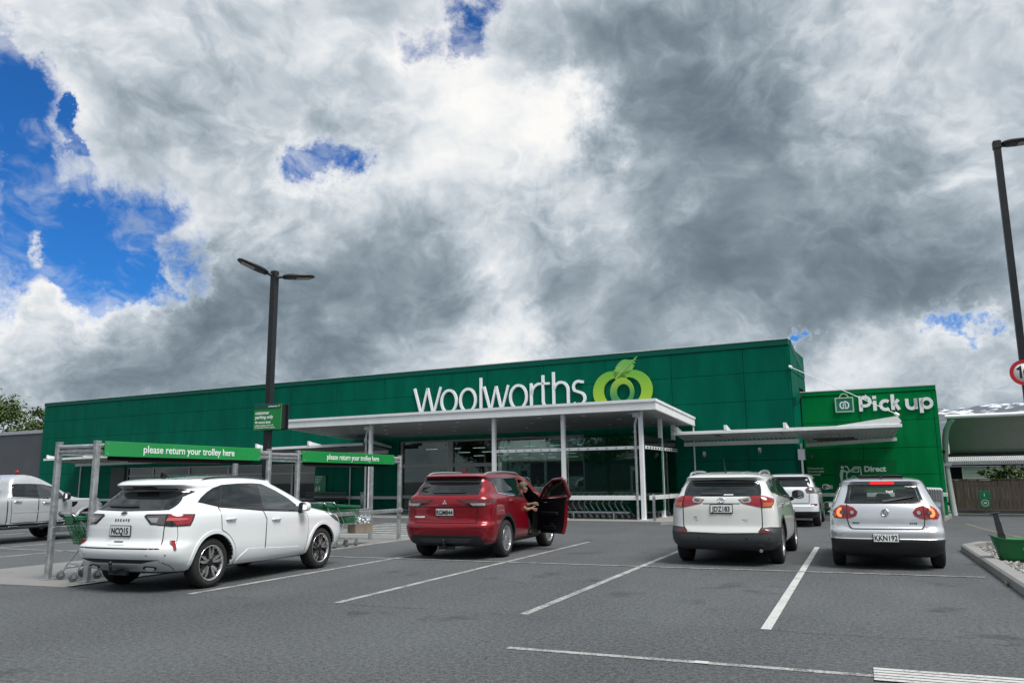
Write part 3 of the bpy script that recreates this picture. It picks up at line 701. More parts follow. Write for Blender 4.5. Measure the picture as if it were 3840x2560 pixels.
def shop_sign():
    n = 31.27
    t = bthing('shop_name_sign', 'pale raised WOOLWORTHS lettering on the dark green wall above the canopy', 'sign', -17.4, n)
    W = wall_m((0, n, 0)); base = 4.56; xh = 5.70; w = .115
    def letter(strokes):
        mb = MB()
        for pts, ww in strokes: stroke(mb, pts, ww, .02, .11, W)
        bpart(mb, 'letter', M['sign_white'], t)
    def vw(x0, x1, top):
        a = x0+.05; b = x1-.05; m = (a+b)/2; q1 = a+(b-a)*.27; q2 = a+(b-a)*.73
        return [([(a, top), (q1, base)], w), ([(q1, base), (m, top-.02)], w*.82), ([(m, top-.02), (q2, base)], w), ([(q2, base), (b, top)], w*.82)]
    letter(vw(-21.88, -20.30, 5.84))
    def o_(cx): return [(arc(cx, (base+xh)/2-.0, .405, (xh-base)/2-.05, 0, 360, 40), w)]
    letter(o_(-19.89)); letter(o_(-18.86))
    letter([([(-18.17, base), (-18.17, 6.12)], w)])
    letter(vw(-18.05, -16.70, xh))
    letter(o_(-16.24))
    letter([([(-15.60, base), (-15.60, xh)], w), (arc(-15.14, 5.20, .44, .46, 180, 98, 10), w*.95), ([(-15.20, 5.65), (-14.70, 5.64)], w*.85)])
    letter([([(-15.02, 6.02), (-15.02, 4.95)] + arc(-14.74, 4.86, .28, .25, 180, 280, 8), w)])
    letter([([(-14.51, base), (-14.51, 6.12)], w), (arc(-14.16, 5.27, .34, .385, 165, 0, 14) + [(-13.82, base)], w)])
    letter([([(-13.10, 5.60)] + arc(-13.33, 5.40, .235, .245, 60, 215, 12) + arc(-13.34, 4.90, .29, .275, 60, -140, 16), w)])
    # fruit emblem: two open rings, a folded inner ring and a fern leaf
    def grad(name, a, b, z0, z1):
        m = bpy.data.materials.new(name); m.use_nodes = True; tt = m.node_tree; N = Nodes(tt); bs = tt.nodes['Principled BSDF']
        tc = tt.nodes.new('ShaderNodeTexCoord').outputs['Object']; sp = tt.nodes.new('ShaderNodeSeparateXYZ'); tt.links.new(tc, sp.inputs[0])
        tt.links.new(N.mix(N.lin(sp.outputs[2], z0, z1), a, b), bs.inputs['Base Color']); bs.inputs['Roughness'].default_value = .4
        return m
    lime = grad('lime_green_face', (.40, .60, .03), (.13, .42, .05), 4.5, 6.0)
    lime2 = grad('lime_to_green_face', (.07, .28, .09), (.36, .56, .03), 4.9, 5.7)
    leafm = grad('leaf_green_face', (.33, .58, .12), (.12, .42, .10), 5.6, 6.5)
    e = bthing('shop_emblem', 'lime green fruit emblem with a fern leaf right of the lettering', 'emblem', -11.35, n)
    def ring(cx, cy, ro, ri, sx, a0, a1, off, d0, d1, m, nm):
        mb = MB(); N_ = 44; vs = []
        for i in range(N_+1):
            a = radians(a0+(a1-a0)*i/N_)
            for r, ox in ((ro, 0), (ri, off)): vs.append((cx+ox+r*sx*cos(a), cy+r*sin(a)))
        k = len(vs); V = [(x, y, d0) for x, y in vs]+[(x, y, d1) for x, y in vs]; F = []
        for i in range(N_):
            a = 2*i; F += [(k+a, k+a+2, k+a+3, k+a+1), (a, a+1, a+3, a+2), (a, a+2, k+a+2, k+a), (a+1, k+a+1, k+a+3, a+3)]
        F += [(0, k, k+1, 1), (k-2, k-1, 2*k-1, 2*k-2)]
        mb.add(V, F, 0, False, W); return bpart(mb, nm, m, e)
    ring(-11.80, 5.10, .86, .56, 1.0, 40, 320, .17, .02, .10, lime, 'left_ring')
    ring(-10.92, 5.10, .86, .56, 1.0, 140, -140, -.17, .02, .10, lime, 'right_ring')
    ring(-11.36, 5.05, .60, .34, .87, -78, 258, .06, .05, .14, lime2, 'inner_ring')
    lf = MB(); sp = [(-11.60, 5.66), (-11.42, 5.84), (-11.20, 6.03), (-10.98, 6.20), (-10.69, 6.46)]
    k = 13
    for i in range(k):
        f = i/(k-1); j = min(3, int(f*4)); g = f*4-j
        x = sp[j][0]+(sp[j+1][0]-sp[j][0])*g; y = sp[j][1]+(sp[j+1][1]-sp[j][1])*g
        up = .40*(sin(pi*min(1, .18+f*.92))**.8)*(1 if f < .95 else .4); dn = .27*(sin(pi*min(1, .10+f*.93))**.8)
        lf.prism([(x-.05, y-.06), (x+.045, y+.05), (x-.10+.02*f, y+up*1.05), (x-.155+.03*f, y+up*.9)], .06, .10, 0, W)
        lf.prism([(x-.04, y-.05), (x+.23*dn/.27+.03, y-dn*.55), (x+.25*dn/.27+.03, y-dn*.28), (x+.05, y+.045)], .06, .10, 0, W)
    stroke(lf, sp, [.05, .06, .05, .04, .02], .05, .115, W)
    bpart(lf, 'fern_leaf', leafm, e)
    # pick up sign
    q = bthing('pick_up_sign', 'pale raised PICK UP lettering on the bright green wing', 'sign', -1.25, 33.1)
    V = wall_m((0, 33.115, 0)); b0 = 3.955; w = .125
    def let(strokes):
        mb = MB()
        for pts, ww in strokes: stroke(mb, pts, ww, .02, .085, V)
        bpart(mb, 'letter', M['sign_white'], q)
    let([([(-2.44, b0), (-2.44, 4.54)], w), ([(-2.44, 4.485), (-2.27, 4.485)] + arc(-2.27, 4.32, .165, .165, 90, -90, 10) + [(-2.44, 4.155)], w*.92)])
    let([([(-1.95, b0), (-1.95, 4.34)], w), ([(-1.95, 4.40), (-1.95, 4.52)], w*1.05)])
    let([(arc(-1.58, 4.15, .165, .165, 48, 312, 16), w*.95)])
    let([([(-1.33, b0), (-1.33, 4.54)], w), ([(-1.32, 4.12), (-1.13, 4.34)], w*.9), ([(-1.25, 4.20), (-1.12, b0)], w*.95)])
    let([([(-.85, 4.35)] + arc(-.705, 4.12, .145, .14, 180, 360, 12) + [(-.56, 4.35)], w*.95), ([(-.56, b0), (-.56, 4.35)], w*.9)])
    let([([(-.38, 3.80), (-.38, 4.35)], w), (arc(-.20, 4.15, .165, .165, 0, 360, 20), w*.92)])
    bg = bthing('bag_emblem', 'square shopping bag emblem left of the pick up lettering', 'emblem', -3.02, 33.1)
    bpart(MB().prism([(-3.33, 3.97), (-2.71, 3.97), (-2.71, 4.50), (-3.33, 4.50)], .02, .06, 0, V), 'panel', mat('teal_green_panel', (.004, .16, .10), .4), bg)
    fr = MB(); stroke(fr, [(-3.33, 3.97), (-2.71, 3.97), (-2.71, 4.50), (-3.33, 4.50), (-3.33, 3.96)], .045, .05, .085, V); stroke(fr, arc(-3.02, 4.50, .155, .16, 0, 180, 12), .04, .03, .07, V)
    bpart(fr, 'outline', mat('pale_green_outline', (.35, .55, .42), .4), bg)
    bpart(fruit(V @ Matrix.Translation((-3.02, 4.22, .062)), .15), 'fruit_mark', M['sign_white'], bg)
def fruit(Mx, r):
    """small print of the fruit emblem, in local XY, about 2.2 r wide"""
    mb = MB()
    stroke(mb, arc(-.42*r, 0, .62*r, .80*r, 55, 300, 16), [r*.30]*17, 0, .004, Mx); stroke(mb, arc(.42*r, 0, .62*r, .80*r, 125, -120, 16), [r*.30]*17, 0, .004, Mx)
    stroke(mb, arc(0, -.12*r, .30*r, .46*r, -60, 240, 14), r*.20, 0, .005, Mx)
    stroke(mb, [(-.15*r, .62*r), (.12*r, .95*r), (.45*r, 1.10*r)], [r*.08, r*.30, r*.08], 0, .004, Mx)
    return mb
shop_sign()

# ------------------------------------------------------------------ canopy, awnings, screens
def canopy():
    t = bthing('entrance_canopy', 'flat white edged canopy on slim white columns over the shop entrance', 'canopy', -17, 26.3)
    L, R, n0, n1 = -25.45, -8.38, 26.25, 31.2
    def slab(x0, x1, y0, y1, za, zb, ha, hb):      # za/zb underside at front/back
        return [(x0, y0, za), (x1, y0, za), (x1+.0, y1, zb), (x0, y1, zb), (x0, y0, ha), (x1, y0, ha), (x1, y1, hb), (x0, y1, hb)]
    F = [(0, 3, 2, 1), (4, 5, 6, 7), (0, 1, 5, 4), (1, 2, 6, 5), (2, 3, 7, 6), (3, 0, 4, 7)]
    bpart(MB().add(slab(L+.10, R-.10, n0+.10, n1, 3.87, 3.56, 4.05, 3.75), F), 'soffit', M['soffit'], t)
    bpart(MB().add(slab(L, R, n0, n0+.09, 3.83, 3.825, 4.10, 4.095), F), 'fascia', M['white_paint'], t)
    bpart(MB().add(slab(L-.03, R+.03, n0-.045, n0+.12, 4.102, 4.095, 4.20, 4.19), F), 'gutter', M['white_paint'], t)
    for a, b in ((R-.09, R), (L, L+.09)):
        bpart(MB().add([(a, n0+.092, 3.825), (b, n0+.092, 3.825), (b, n1, 3.53), (a, n1, 3.53), (a, n0+.092, 4.09), (b, n0+.092, 4.09), (b, n1, 3.79), (a, n1, 3.79)], F), 'fascia', M['white_paint'], t)
    bpart(MB().add(slab(R-.06, R+.03, n0+.122, n1, 4.093, 3.793, 4.185, 3.875), F), 'gutter', M['white_paint'], t)
    cols = [(-20.90, 26.74), (-14.99, 26.74), (-12.08, 26.74), (-9.10, 26.74), (-9.12, 29.0), (-9.15, 30.75)]
    for b, n in cols:
        z = 3.87-(n-n0)*.063
        m = MB().bbox(b-.07, b+.07, n-.07, n+.07, .10, z, .008); m.box(b-.12, b+.12, n-.12, n+.12, .10, .115)
        bpart(m, 'column', M['white_paint'], t)
    for b, n in ((-21.13, 26.72), (-9.30, 26.70)):
        m = MB().tube([(b, n, .1), (b, n, 3.35), (b+.05, n, 3.55), (b+.16, n, 3.68)], .045, 10)
        m.box(b-.06, b+.20, n-.07, n+.07, 3.62, 3.80)
        for z in (.9, 2.2, 3.1): m.box(b-.055, b+.055, n-.055, n+.055, z, z+.03)
        bpart(m, 'downpipe', M['steel'], t)
    rnd = random.Random(3)
    for i in range(9):
        for k, n in enumerate((27.2, 28.5, 29.8)):
            b = -24.2+i*1.82+(k % 2)*.9
            if b > R-.4: continue
            z = 3.87-(n-n0)*.063
            bpart(MB().lathe([(0, -.012), (.062, -.012), (.085, -.02), (.09, 0)], 14, 0, Matrix.Translation((b, n, z))), 'downlight', M['white_paint'], t)
canopy()

def screens():
    """frameless wind screen panes clamped to a rail between the canopy columns"""
    def run(label, pts, along):
        t = bthing('glass_screen', label, 'glass screen', pts[0][0], pts[0][1])
        for (b0, n0), (b1, n1) in zip(pts, pts[1:]):
            if along == 'b':
                k = 2; w = (b1-b0-.18)/k
                for i in range(k):
                    a = b0+.09+i*w; bpart(MB().box(a+.006, a+w-.006, n0-.006, n0+.006, .95, 2.97), 'pane', M['screen_glass'], t)
                r = bpart(MB().bbox(b0+.075, b1-.075, n0-.055, n0-.012, 2.52, 2.63, .006), 'clamp_rail', M['white_paint'], t)
                for i in range(8):
                    x = b0+.22+i*(b1-b0-.44)/7
                    bpart(MB().cyl((x, n0-.085, 2.575), (x, n0-.056, 2.575), .032, n=12), 'clamp_bolt', M['steel'], r, t)
                bpart(MB().bbox(b0+.075, b1-.075, n0-.16, n0-.10, .77, .92, .006), 'bump_rail', M['white_paint'], t)
            else:
                k = 1
                bpart(MB().box(b0-.006, b0+.006, n0+.09, n1-.09, .36, 2.97), 'pane', M['screen_glass'], t)
                r = bpart(MB().bbox(b0+.012, b0+.055, n0+.08, n1-.08, 2.52, 2.63, .006), 'clamp_rail', M['white_paint'], t)
                for i in range(7):
                    y = n0+.22+i*(n1-n0-.44)/6
                    bpart(MB().cyl((b0+.056, y, 2.575), (b0+.085, y, 2.575), .032, n=12), 'clamp_bolt', M['frame_dark'], r, t)
                bpart(MB().bbox(b0+.10, b0+.15, n0+.08, n1-.08, .77, .92, .006), 'bump_rail', M['off_white'], t)
    run('clear glass screen with a bolted white rail across the canopy front', [(-14.99, 26.84), (-12.08, 26.84), (-9.10, 26.84)], 'b')
    run('short clear glass screen running back along the right side of the canopy', [(-9.02, 26.74), (-9.02, 29.0), (-9.02, 30.75)], 'n')
screens()

def awnings():
    t = bthing('right_awning', 'white corrugated awning jutting out above the pick up corner', 'awning', -5, 30)
    n0 = 29.75
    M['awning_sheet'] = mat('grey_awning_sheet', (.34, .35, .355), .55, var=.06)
    def sheet(par, b0, b1, nf, nb, zf0, zf1, zb0, zb1, pitch=.16, cut=0.0):
        mb = MB(); k = int((b1-b0)/pitch*4); vs = []
        for i in range(k+1):
            f = i/k; b = b0+(b1-b0)*f; ph = (i % 4); dz = (.0, .0, .028, .028)[ph]
            zf = zf0+(zf1-zf0)*f; zb = zb0+(zb1-zb0)*f
            bb = b-cut*f
            vs += [(b, nf, zf+dz), (bb, nb, zb+dz), (b, nf, zf+dz+.008), (bb, nb, zb+dz+.008)]
        fs = []
        for i in range(k):
            a = 4*i; c = a+4
            fs += [(a, a+1, c+1, c), (a+2, c+2, c+3, a+3), (a, c, c+2, a+2), (a+1, a+3, c+3, c+1)]
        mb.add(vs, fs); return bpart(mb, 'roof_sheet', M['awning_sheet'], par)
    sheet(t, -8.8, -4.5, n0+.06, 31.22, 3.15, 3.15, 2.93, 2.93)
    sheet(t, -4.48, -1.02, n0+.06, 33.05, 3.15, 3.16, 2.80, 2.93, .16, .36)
    bpart(MB().bbox(-8.85, -.98, n0-.02, n0+.05, 3.12, 3.235, .008), 'front_gutter', M['white_paint'], t)
    bpart(MB().bbox(-8.83, -4.50, 31.10, 31.225, 2.74, 2.90, .008), 'wall_beam', M['off_white'], t)
    bpart(MB().add([(-4.5, 32.9, 2.66), (-1.3, 32.9, 2.80), (-1.3, 33.05, 2.80), (-4.5, 33.05, 2.66), (-4.5, 32.9, 2.80), (-1.3, 32.9, 2.92), (-1.3, 33.05, 2.92), (-4.5, 33.05, 2.80)],
            [(0, 3, 2, 1), (4, 5, 6, 7), (0, 1, 5, 4), (1, 2, 6, 5), (2, 3, 7, 6), (3, 0, 4, 7)]), 'wall_beam', M['off_white'], t)
    for b, nb, zt in ((-8.72, 31.15, 3.43), (-6.86, 31.15, 3.43), (-4.75, 31.15, 3.43)):
        S = side_m((b-.05, 0, 0))
        bpart(MB().prism([(n0-.03, 3.24), (nb, 3.02), (nb, 3.09), (n0+.16, zt-.03), (n0-.03, zt)], 0, .10, 0, S), 'bracket', M['white_paint'], t)
    bpart(MB().prism([(-3.05, 3.237), (-1.06, 3.237), (-.98, 3.32), (-1.10, 3.50)], -.05, .05, 0, wall_m((0, n0+.06, 0))), 'bracket', M['white_paint'], t)
    for b in (-7.3, -4.95):
        bpart(MB().bbox(b-.05, b+.05, 30.1, 31.0, 3.02, 3.06, .008), 'strip_lamp', M['frame'], t)
    for y in (31.0, 32.2):
        bpart(MB().bbox(-4.0, -2.6, y, y+.14, 2.84, 2.90, .008), 'strip_lamp', M['frame_dark'], t)
    bpart(MB().tube([(-4.66, 31.22, 5.62), (-1.1, 29.85, 3.56)], .013, 8).cyl((-1.16, 29.87, 3.60), (-1.04, 29.83, 3.52), .05, n=8).cyl((-4.68, 31.225, 5.64), (-4.58, 31.19, 5.58), .05, n=8), 'tie_rod', M['white_paint'], t)
    # post with its meter box
    t2 = bthing('camera_post', 'white post with a boxed housing and camera under the right awning', 'post', -4.42, 31.0)
    bpart(MB().cyl((-4.42, 31.0, .1), (-4.42, 31.0, 2.72), .04, n=12), 'post', M['off_white'], t2)
    bpart(MB().bbox(-4.54, -4.30, 30.86, 31.1, 2.12, 2.52, .015), 'housing', M['off_white'], t2)
    bpart(MB().cyl((-4.3, 31.0, 2.34), (-4.1, 30.9, 2.34), .02, n=8).cyl((-4.12, 30.98, 2.25), (-4.02, 30.7, 2.22), .05, n=12), 'camera', M['frame_dark'], t2)
    for b, z, nn, lab in ((-8.06, 2.42, 31.2, 'white security camera on the dark wall nearest the canopy'), (-5.95, 2.52, 31.2, 'white security camera on the dark wall under the awning middle')):
        c = bthing('security_camera', lab, 'camera', b, nn, 'security cameras on the shop wall')
        bpart(MB().bbox(b-.05, b+.05, 31.12, 31.26, z-.02, z+.10, .01), 'bracket', M['off_white'], c)
        bpart(MB().cyl((b+.02, 31.14, z-.02), (b+.03, 30.96, z-.09), .055, .045, 12), 'camera_body', M['off_white'], c)
        bpart(MB().cyl((b+.03, 30.958, z-.09), (b+.031, 30.945, z-.095), .035, n=10), 'lens', M['gap'], c)
    # long awning on the left
    t = bthing('left_awning', 'long white edged awning along the shop front behind the trolley bays', 'awning', -35, 29.2)
    zf = lambda b: 2.97+(b+47.3)*.0092
    def bar(b0, b1, nf, nb, dz0, dz1, nm, m):
        V = []
        for dz in (dz0, dz1):
            for b, n in ((b0, nf), (b1, nf), (b1, nb), (b0, nb)): V.append((b, n, zf(b)+dz))
        bpart(MB().add(V, [(0, 3, 2, 1), (4, 5, 6, 7), (0, 1, 5, 4), (1, 2, 6, 5), (2, 3, 7, 6), (3, 0, 4, 7)]), nm, m, t)
    bar(-47.3, -23.3, 29.2, 29.27, -.06, .06, 'front_gutter', M['white_paint'])
    bar(-47.1, -23.3, 31.1, 31.22, -.38, -.22, 'wall_beam', M['off_white'])
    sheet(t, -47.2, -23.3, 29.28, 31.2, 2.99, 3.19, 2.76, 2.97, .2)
    for i in range(8):
        b = -46.95+i*3.4
        S = side_m((b-.05, 0, 0)); z = zf(b)
        bpart(MB().prism([(29.17, z+.07), (31.15, z-.12), (31.15, z-.04), (29.4, z+.22), (29.17, z+.27)], 0, .10, 0, S), 'bracket', M['white_paint'], t)
        if i < 7: bpart(MB().bbox(b+1.6, b+1.7, 29.6, 30.9, z-.06, z-.02, .008), 'strip_lamp', M['frame_dark'], t)
awnings()

# ------------------------------------------------------------------ lamp posts and signs
def lamp_head(mb_parent, base, d, tilt):
    """flat street light head on a short spigot, pointing along d"""
    dx = Vector((d[0], d[1], 0)).normalized(); x = (dx*cos(tilt)+Vector((0, 0, sin(tilt)))).normalized()
    y = Vector((0, 0, 1)).cross(x).normalized(); z = x.cross(y)
    A = axis_m(base, x, y, z)
    sh = MB(); prof = []
    L_ = .70
    st = [(0.13, .05, .035, .0), (.17, .10, .05, .0), (.27, .145, .06, .0), (.44, .17, .055, .0), (.64, .165, .042, .0), (.76, .12, .03, 0), (.81, .06, .018, 0)]
    vs = []; n = 12
    for px, w, h, _ in st:
        for j in range(n):
            a = 2*pi*j/n; yy = w*max(-1, min(1, 1.25*cos(a))); zz = h*sin(a) if sin(a) > 0 else h*.55*max(-1, 1.6*sin(a))
            vs.append((px, yy, zz))
    fs = [(i*n+j, i*n+(j+1) % n, (i+1)*n+(j+1) % n, (i+1)*n+j) for i in range(len(st)-1) for j in range(n)] + [list(range(n))[::-1], [len(vs)-n+j for j in range(n)]]
    sh.add(vs, fs, 0, True, A); sh.cyl((0, 0, 0), (.15, 0, 0), .032, n=10, M=A)
    for k in range(3): sh.box(.15+.025*k, .16+.025*k, -.07, .07, -.045, .02, 0, A)
    h = sh.build('lamp_head', M['black_paint'], mb_parent)
    MB().box(.42, .72, -.11, .11, -.040, -.034, 0, A).build('lens', mat('lamp_lens', (.34, .33, .30), .3), h)
    return h
def lamp_left():
    x, y = -11.32, 13.34
    t = thing('street_lamp', 'black square lamp post with two flat heads between the trolley bay rails', 'lamp post', (x, y, 0))
    p = MB().bbox(-.066, .066, -.066, .066, 0, 5.99, .006).bbox(-.15, .15, -.15, .15, .012, .03, .004)
    p.build('pole', M['black_paint'], t)
    lamp_head(t, (-.02, -.02, 5.88), (-.60, -.80), radians(20)); lamp_head(t, (.03, .02, 5.86), (.70, .70), radians(5))
    b = thing('parking_sign', 'green customer parking notice fixed to the black lamp post', 'sign', (x+.07, y, 2.82))
    MB().bbox(-.355, .355, -.125, -.10, -.27, .27, .003).build('front_board', mat('sign_green', (.008, .20, .045), .4, var=.08, vscale=2), b)
    MB().box(-.352, .352, -.129, -.1255, .165, .268).build('header_band', mat('sign_dark_teal', (.004, .07, .055), .4), b)
    MB().bbox(-.355, .355, .10, .125, -.27, .27, .003).build('back_board', M['black_paint'], b)
    MB().box(-.3, .3, -.10, .10, .20, .24).box(-.3, .3, -.10, .10, -.24, -.20).box(.30, .31, -.1, .1, -.25, .25).build('clamp', M['black_paint'], b)
    Wm = lambda px, pz: wall_m((px, -.1275, pz))
    Wh = wall_m((.05, -.131, .20))
    wt = mat('sign_print_white', (.72, .76, .74), .5)
    text_part(b, 'customer', .094, None, wt, 'lettering', .0035, .003, 1.0, matx=Wm(-.315, .055))
    text_part(b, 'parking only', .094, None, wt, 'lettering', .0035, .003, 1.0, matx=Wm(-.315, -.035))
    text_part(b, '90 minute limit', .066, None, wt, 'lettering', .0025, .003, 1.0, matx=Wm(-.315, -.135))
    text_part(b, 'vehicles exceeding this limit will', .037, None, wt, 'lettering', .001, .003, 1.0, matx=Wm(-.315, -.19))
    text_part(b, 'be towed away at owners expense', .037, None, wt, 'lettering', .001, .003, 1.0, matx=Wm(-.315, -.232))
    text_part(b, 'woolworths', .047, None, wt, 'header_lettering', .001, .003, 1.0, matx=wall_m((.02, -.131, .20)))
    fruit(wall_m((.30, -.131, .218)), .026).build('fruit_mark', mat('lime_print', (.4, .55, .05), .5), b)
lamp_left()
def lamp_right():
    x, y = 3.06, 17.7
    t = thing('street_lamp', 'tall black lamp post at the right edge above the gravel bed', 'lamp post', (x, y, 0))
    MB().bbox(-.06, .06, -.06, .06, 0, 7.95, .006).bbox(-.15, .15, -.15, .15, .0, .03, .004).build('pole', M['black_paint'], t)
    lamp_head(t, (-.05, 0, 8.02), (1, .12), radians(1.5))
    MB().bbox(-.075, .075, -.075, .075, 7.92, 8.10, .02).build('spigot', M['black_paint'], t)
    s = thing('speed_sign', 'round red ringed speed sign reading 10 on the right lamp post', 'sign', (3.04, 17.60, 3.395))
    A = wall_m((0, 0, 0))
    MB().lathe([(0, 0), (.243, 0), (.243, .008), (0, .008)], 40, 0, A).build('disc', mat('sign_face_white', (.74, .74, .74), .45), s)
    MB().lathe([(.178, .009), (.243, .009), (.243, .012), (.178, .012)], 40, 0, A, False, True).build('red_ring', mat('sign_red', (.46, .015, .03), .4), s)
    nm = MB(); B_ = wall_m((0, -.009, 0))
    stroke(nm, [(-.115, .06), (-.06, .105), (-.06, -.11)], .042, 0, .003, B_); stroke(nm, arc(.065, 0, .062, .09, 0, 360, 24), .042, 0, .003, B_)
    nm.build('numerals', M['black_paint'], s)
    MB().box(-.02, .06, .0, .045, -.16, -.13).box(-.02, .06, .0, .045, .13, .16).build('clamp', M['steel'], s)
lamp_right()

# ------------------------------------------------------------------ trolley return bays
def w_rail(mb, p, q, z0, z1, nrm, mi=0):
    """corrugated guard rail from p to q facing nrm"""
    p, q = Vector(p), Vector(q); nv = Vector(nrm)
    prof = [(0, z0), (.035, z0+.02*(z1-z0)/.13), (.035, z0+.35*(z1-z0)), (.0, z0+.47*(z1-z0)), (.0, z0+.53*(z1-z0)), (.035, z0+.65*(z1-z0)), (.035, z1-.02*(z1-z0)/.13), (0, z1)]
    vs = []
    for e in (p, q):
        for d, z in prof: vs.append((e.x+nv.x*d, e.y+nv.y*d, z))
        for d, z in prof[::-1]: vs.append((e.x+nv.x*(d-.005), e.y+nv.y*(d-.005), z))
    k = 16
    mb.add(vs, [(i, (i+1) % k, k+(i+1) % k, k+i) for i in range(k)] + [list(range(k)), [k+i for i in range(k)]], mi)
def post(x, y, h, par):
    w = .046
    m = MB().prism([(-w, -w*.6), (-w*.6, -w), (w*.6, -w), (w, -w*.6), (w, w*.6), (w*.6, w), (-w*.6, w), (-w, w*.6)], .012, h-.02, 0, Matrix.Translation((x, y, 0)))
    m.prism([(-w*1.08, -w*.7), (-w*.7, -w*1.08), (w*.7, -w*1.08), (w*1.08, -w*.7), (w*1.08, w*.7), (w*.7, w*1.08), (-w*.7, w*1.08), (-w*1.08, w*.7)], h-.02, h, 0, Matrix.Translation((x, y, 0)))
    m.box(x-.085, x+.085, y-.085, y+.085, .012, .026)
    return m.build('post', M['steel'], par)
def sign_face_mat():
    m = mat('glossy_green_sign', (.012, .27, .062), .16, coat=.6, var=.05, vscale=1.2); return m
M['bay_sign'] = sign_face_mat()
M['bay_print'] = mat('bay_sign_white', (.78, .82, .80), .4)
def bay(label, y0, y1, ya, yb, rails, txt_y):
    o = (-11.27, y0, 0)
    t = thing('trolley_bay', label, 'trolley bay', o, 0, 'trolley return bays on the concrete pad')
    xr, xl = -10.83-.0, -11.68
    R = lambda x, y: (x-o[0], y-o[1])
    for x, y in ((xl, y0), (xr, y0), (xr, y1), (xl, y1)):
        post(*R(x, y), 2.13, t)
    h = MB(); w_rail(h, R(xl+.05, y0)+(0,), R(xr-.05, y0)+(0,), 1.94, 2.08, (0, -1)); h.build('header_rail', M['steel'], t)
    if y1 < 14: pass
    for x, s in ((xr, 1), (xl, -1)):
        g = MB(); w_rail(g, R(x-.0, y0+.0)+(0,), R(x-.0, y1)+(0,), 1.92, 2.09, (s, 0)); 
        g.build('side_rail', M['steel'], t)
        a, b = (ya if s > 0 else ya+1.1, yb)
        xx = (x+s*.075)-o[0]
        MB().bbox(xx-.012, xx+.012, a-o[1], b-o[1], 1.89, 2.125, .004).build('sign_board', M['bay_sign'] if s > 0 else M['bay_sign'], t)
        MB().box(x-o[0]-s*.03, x-o[0]-s*.01, a+.15-o[1], b-.1-o[1], 1.83, 1.90).build('back_strip', M['gap'], t)
        if s > 0:
            A = axis_m((xx+.013, txt_y-o[1], 1.962), (0, 1, 0), (0, 0, 1), (1, 0, 0))
            text_part(t, 'please return your trolley here', .172, None, M['bay_print'], 'lettering', .0022, .003, .97, matx=A)
            for yy in (a+.05, b-.05):
                for zz in (1.93, 2.08): MB().cyl((xx+.012, yy-o[1], zz), (xx+.018, yy-o[1], zz), .012, n=8).build('screw', M['steel'], t)
        for z in rails:
            MB().bbox(x-o[0]+s*.047, x-o[0]+s*.085, y0-.0-o[1], y1+.06-o[1], z-.045, z+.045, .008).build('low_rail', M['steel'], t)
    bo = MB()
    for x in (xl, xr):
        for y in (y0, y1):
            for z in ((1.96, 2.05) + ((.70, .80) if rails else ())): bo.cyl((x+.046-o[0], y-o[1], z), (x+.062-o[0], y-o[1], z), .012, n=6)
            bo.cyl((x+.12-.04-o[0], y-.06-o[1], .026), (x+.12-.04-o[0], y-.06-o[1], .05), .012, n=6)
    bo.build('bolts', M['steel'], t)
    return t
bay('near trolley return bay with a green sign beside the white hatchback SUV', 8.86, 12.83, 8.93, 12.48, (.77,), 9.66)
bay('far trolley return bay with a shorter looking green sign near the shop', 13.74, 17.83, 13.78, 17.43, (.75,), 14.62)
def gap_rail():
    o = MB(); w_rail(o, (-10.83, 12.9, 0), (-10.83, 13.68, 0), 1.93, 2.06, (1, 0))
    b = o.build('link_rail', M['steel']); 
    tag(b, 'short galvanised guard rail joining the two trolley bays', 'rail')
gap_rail()

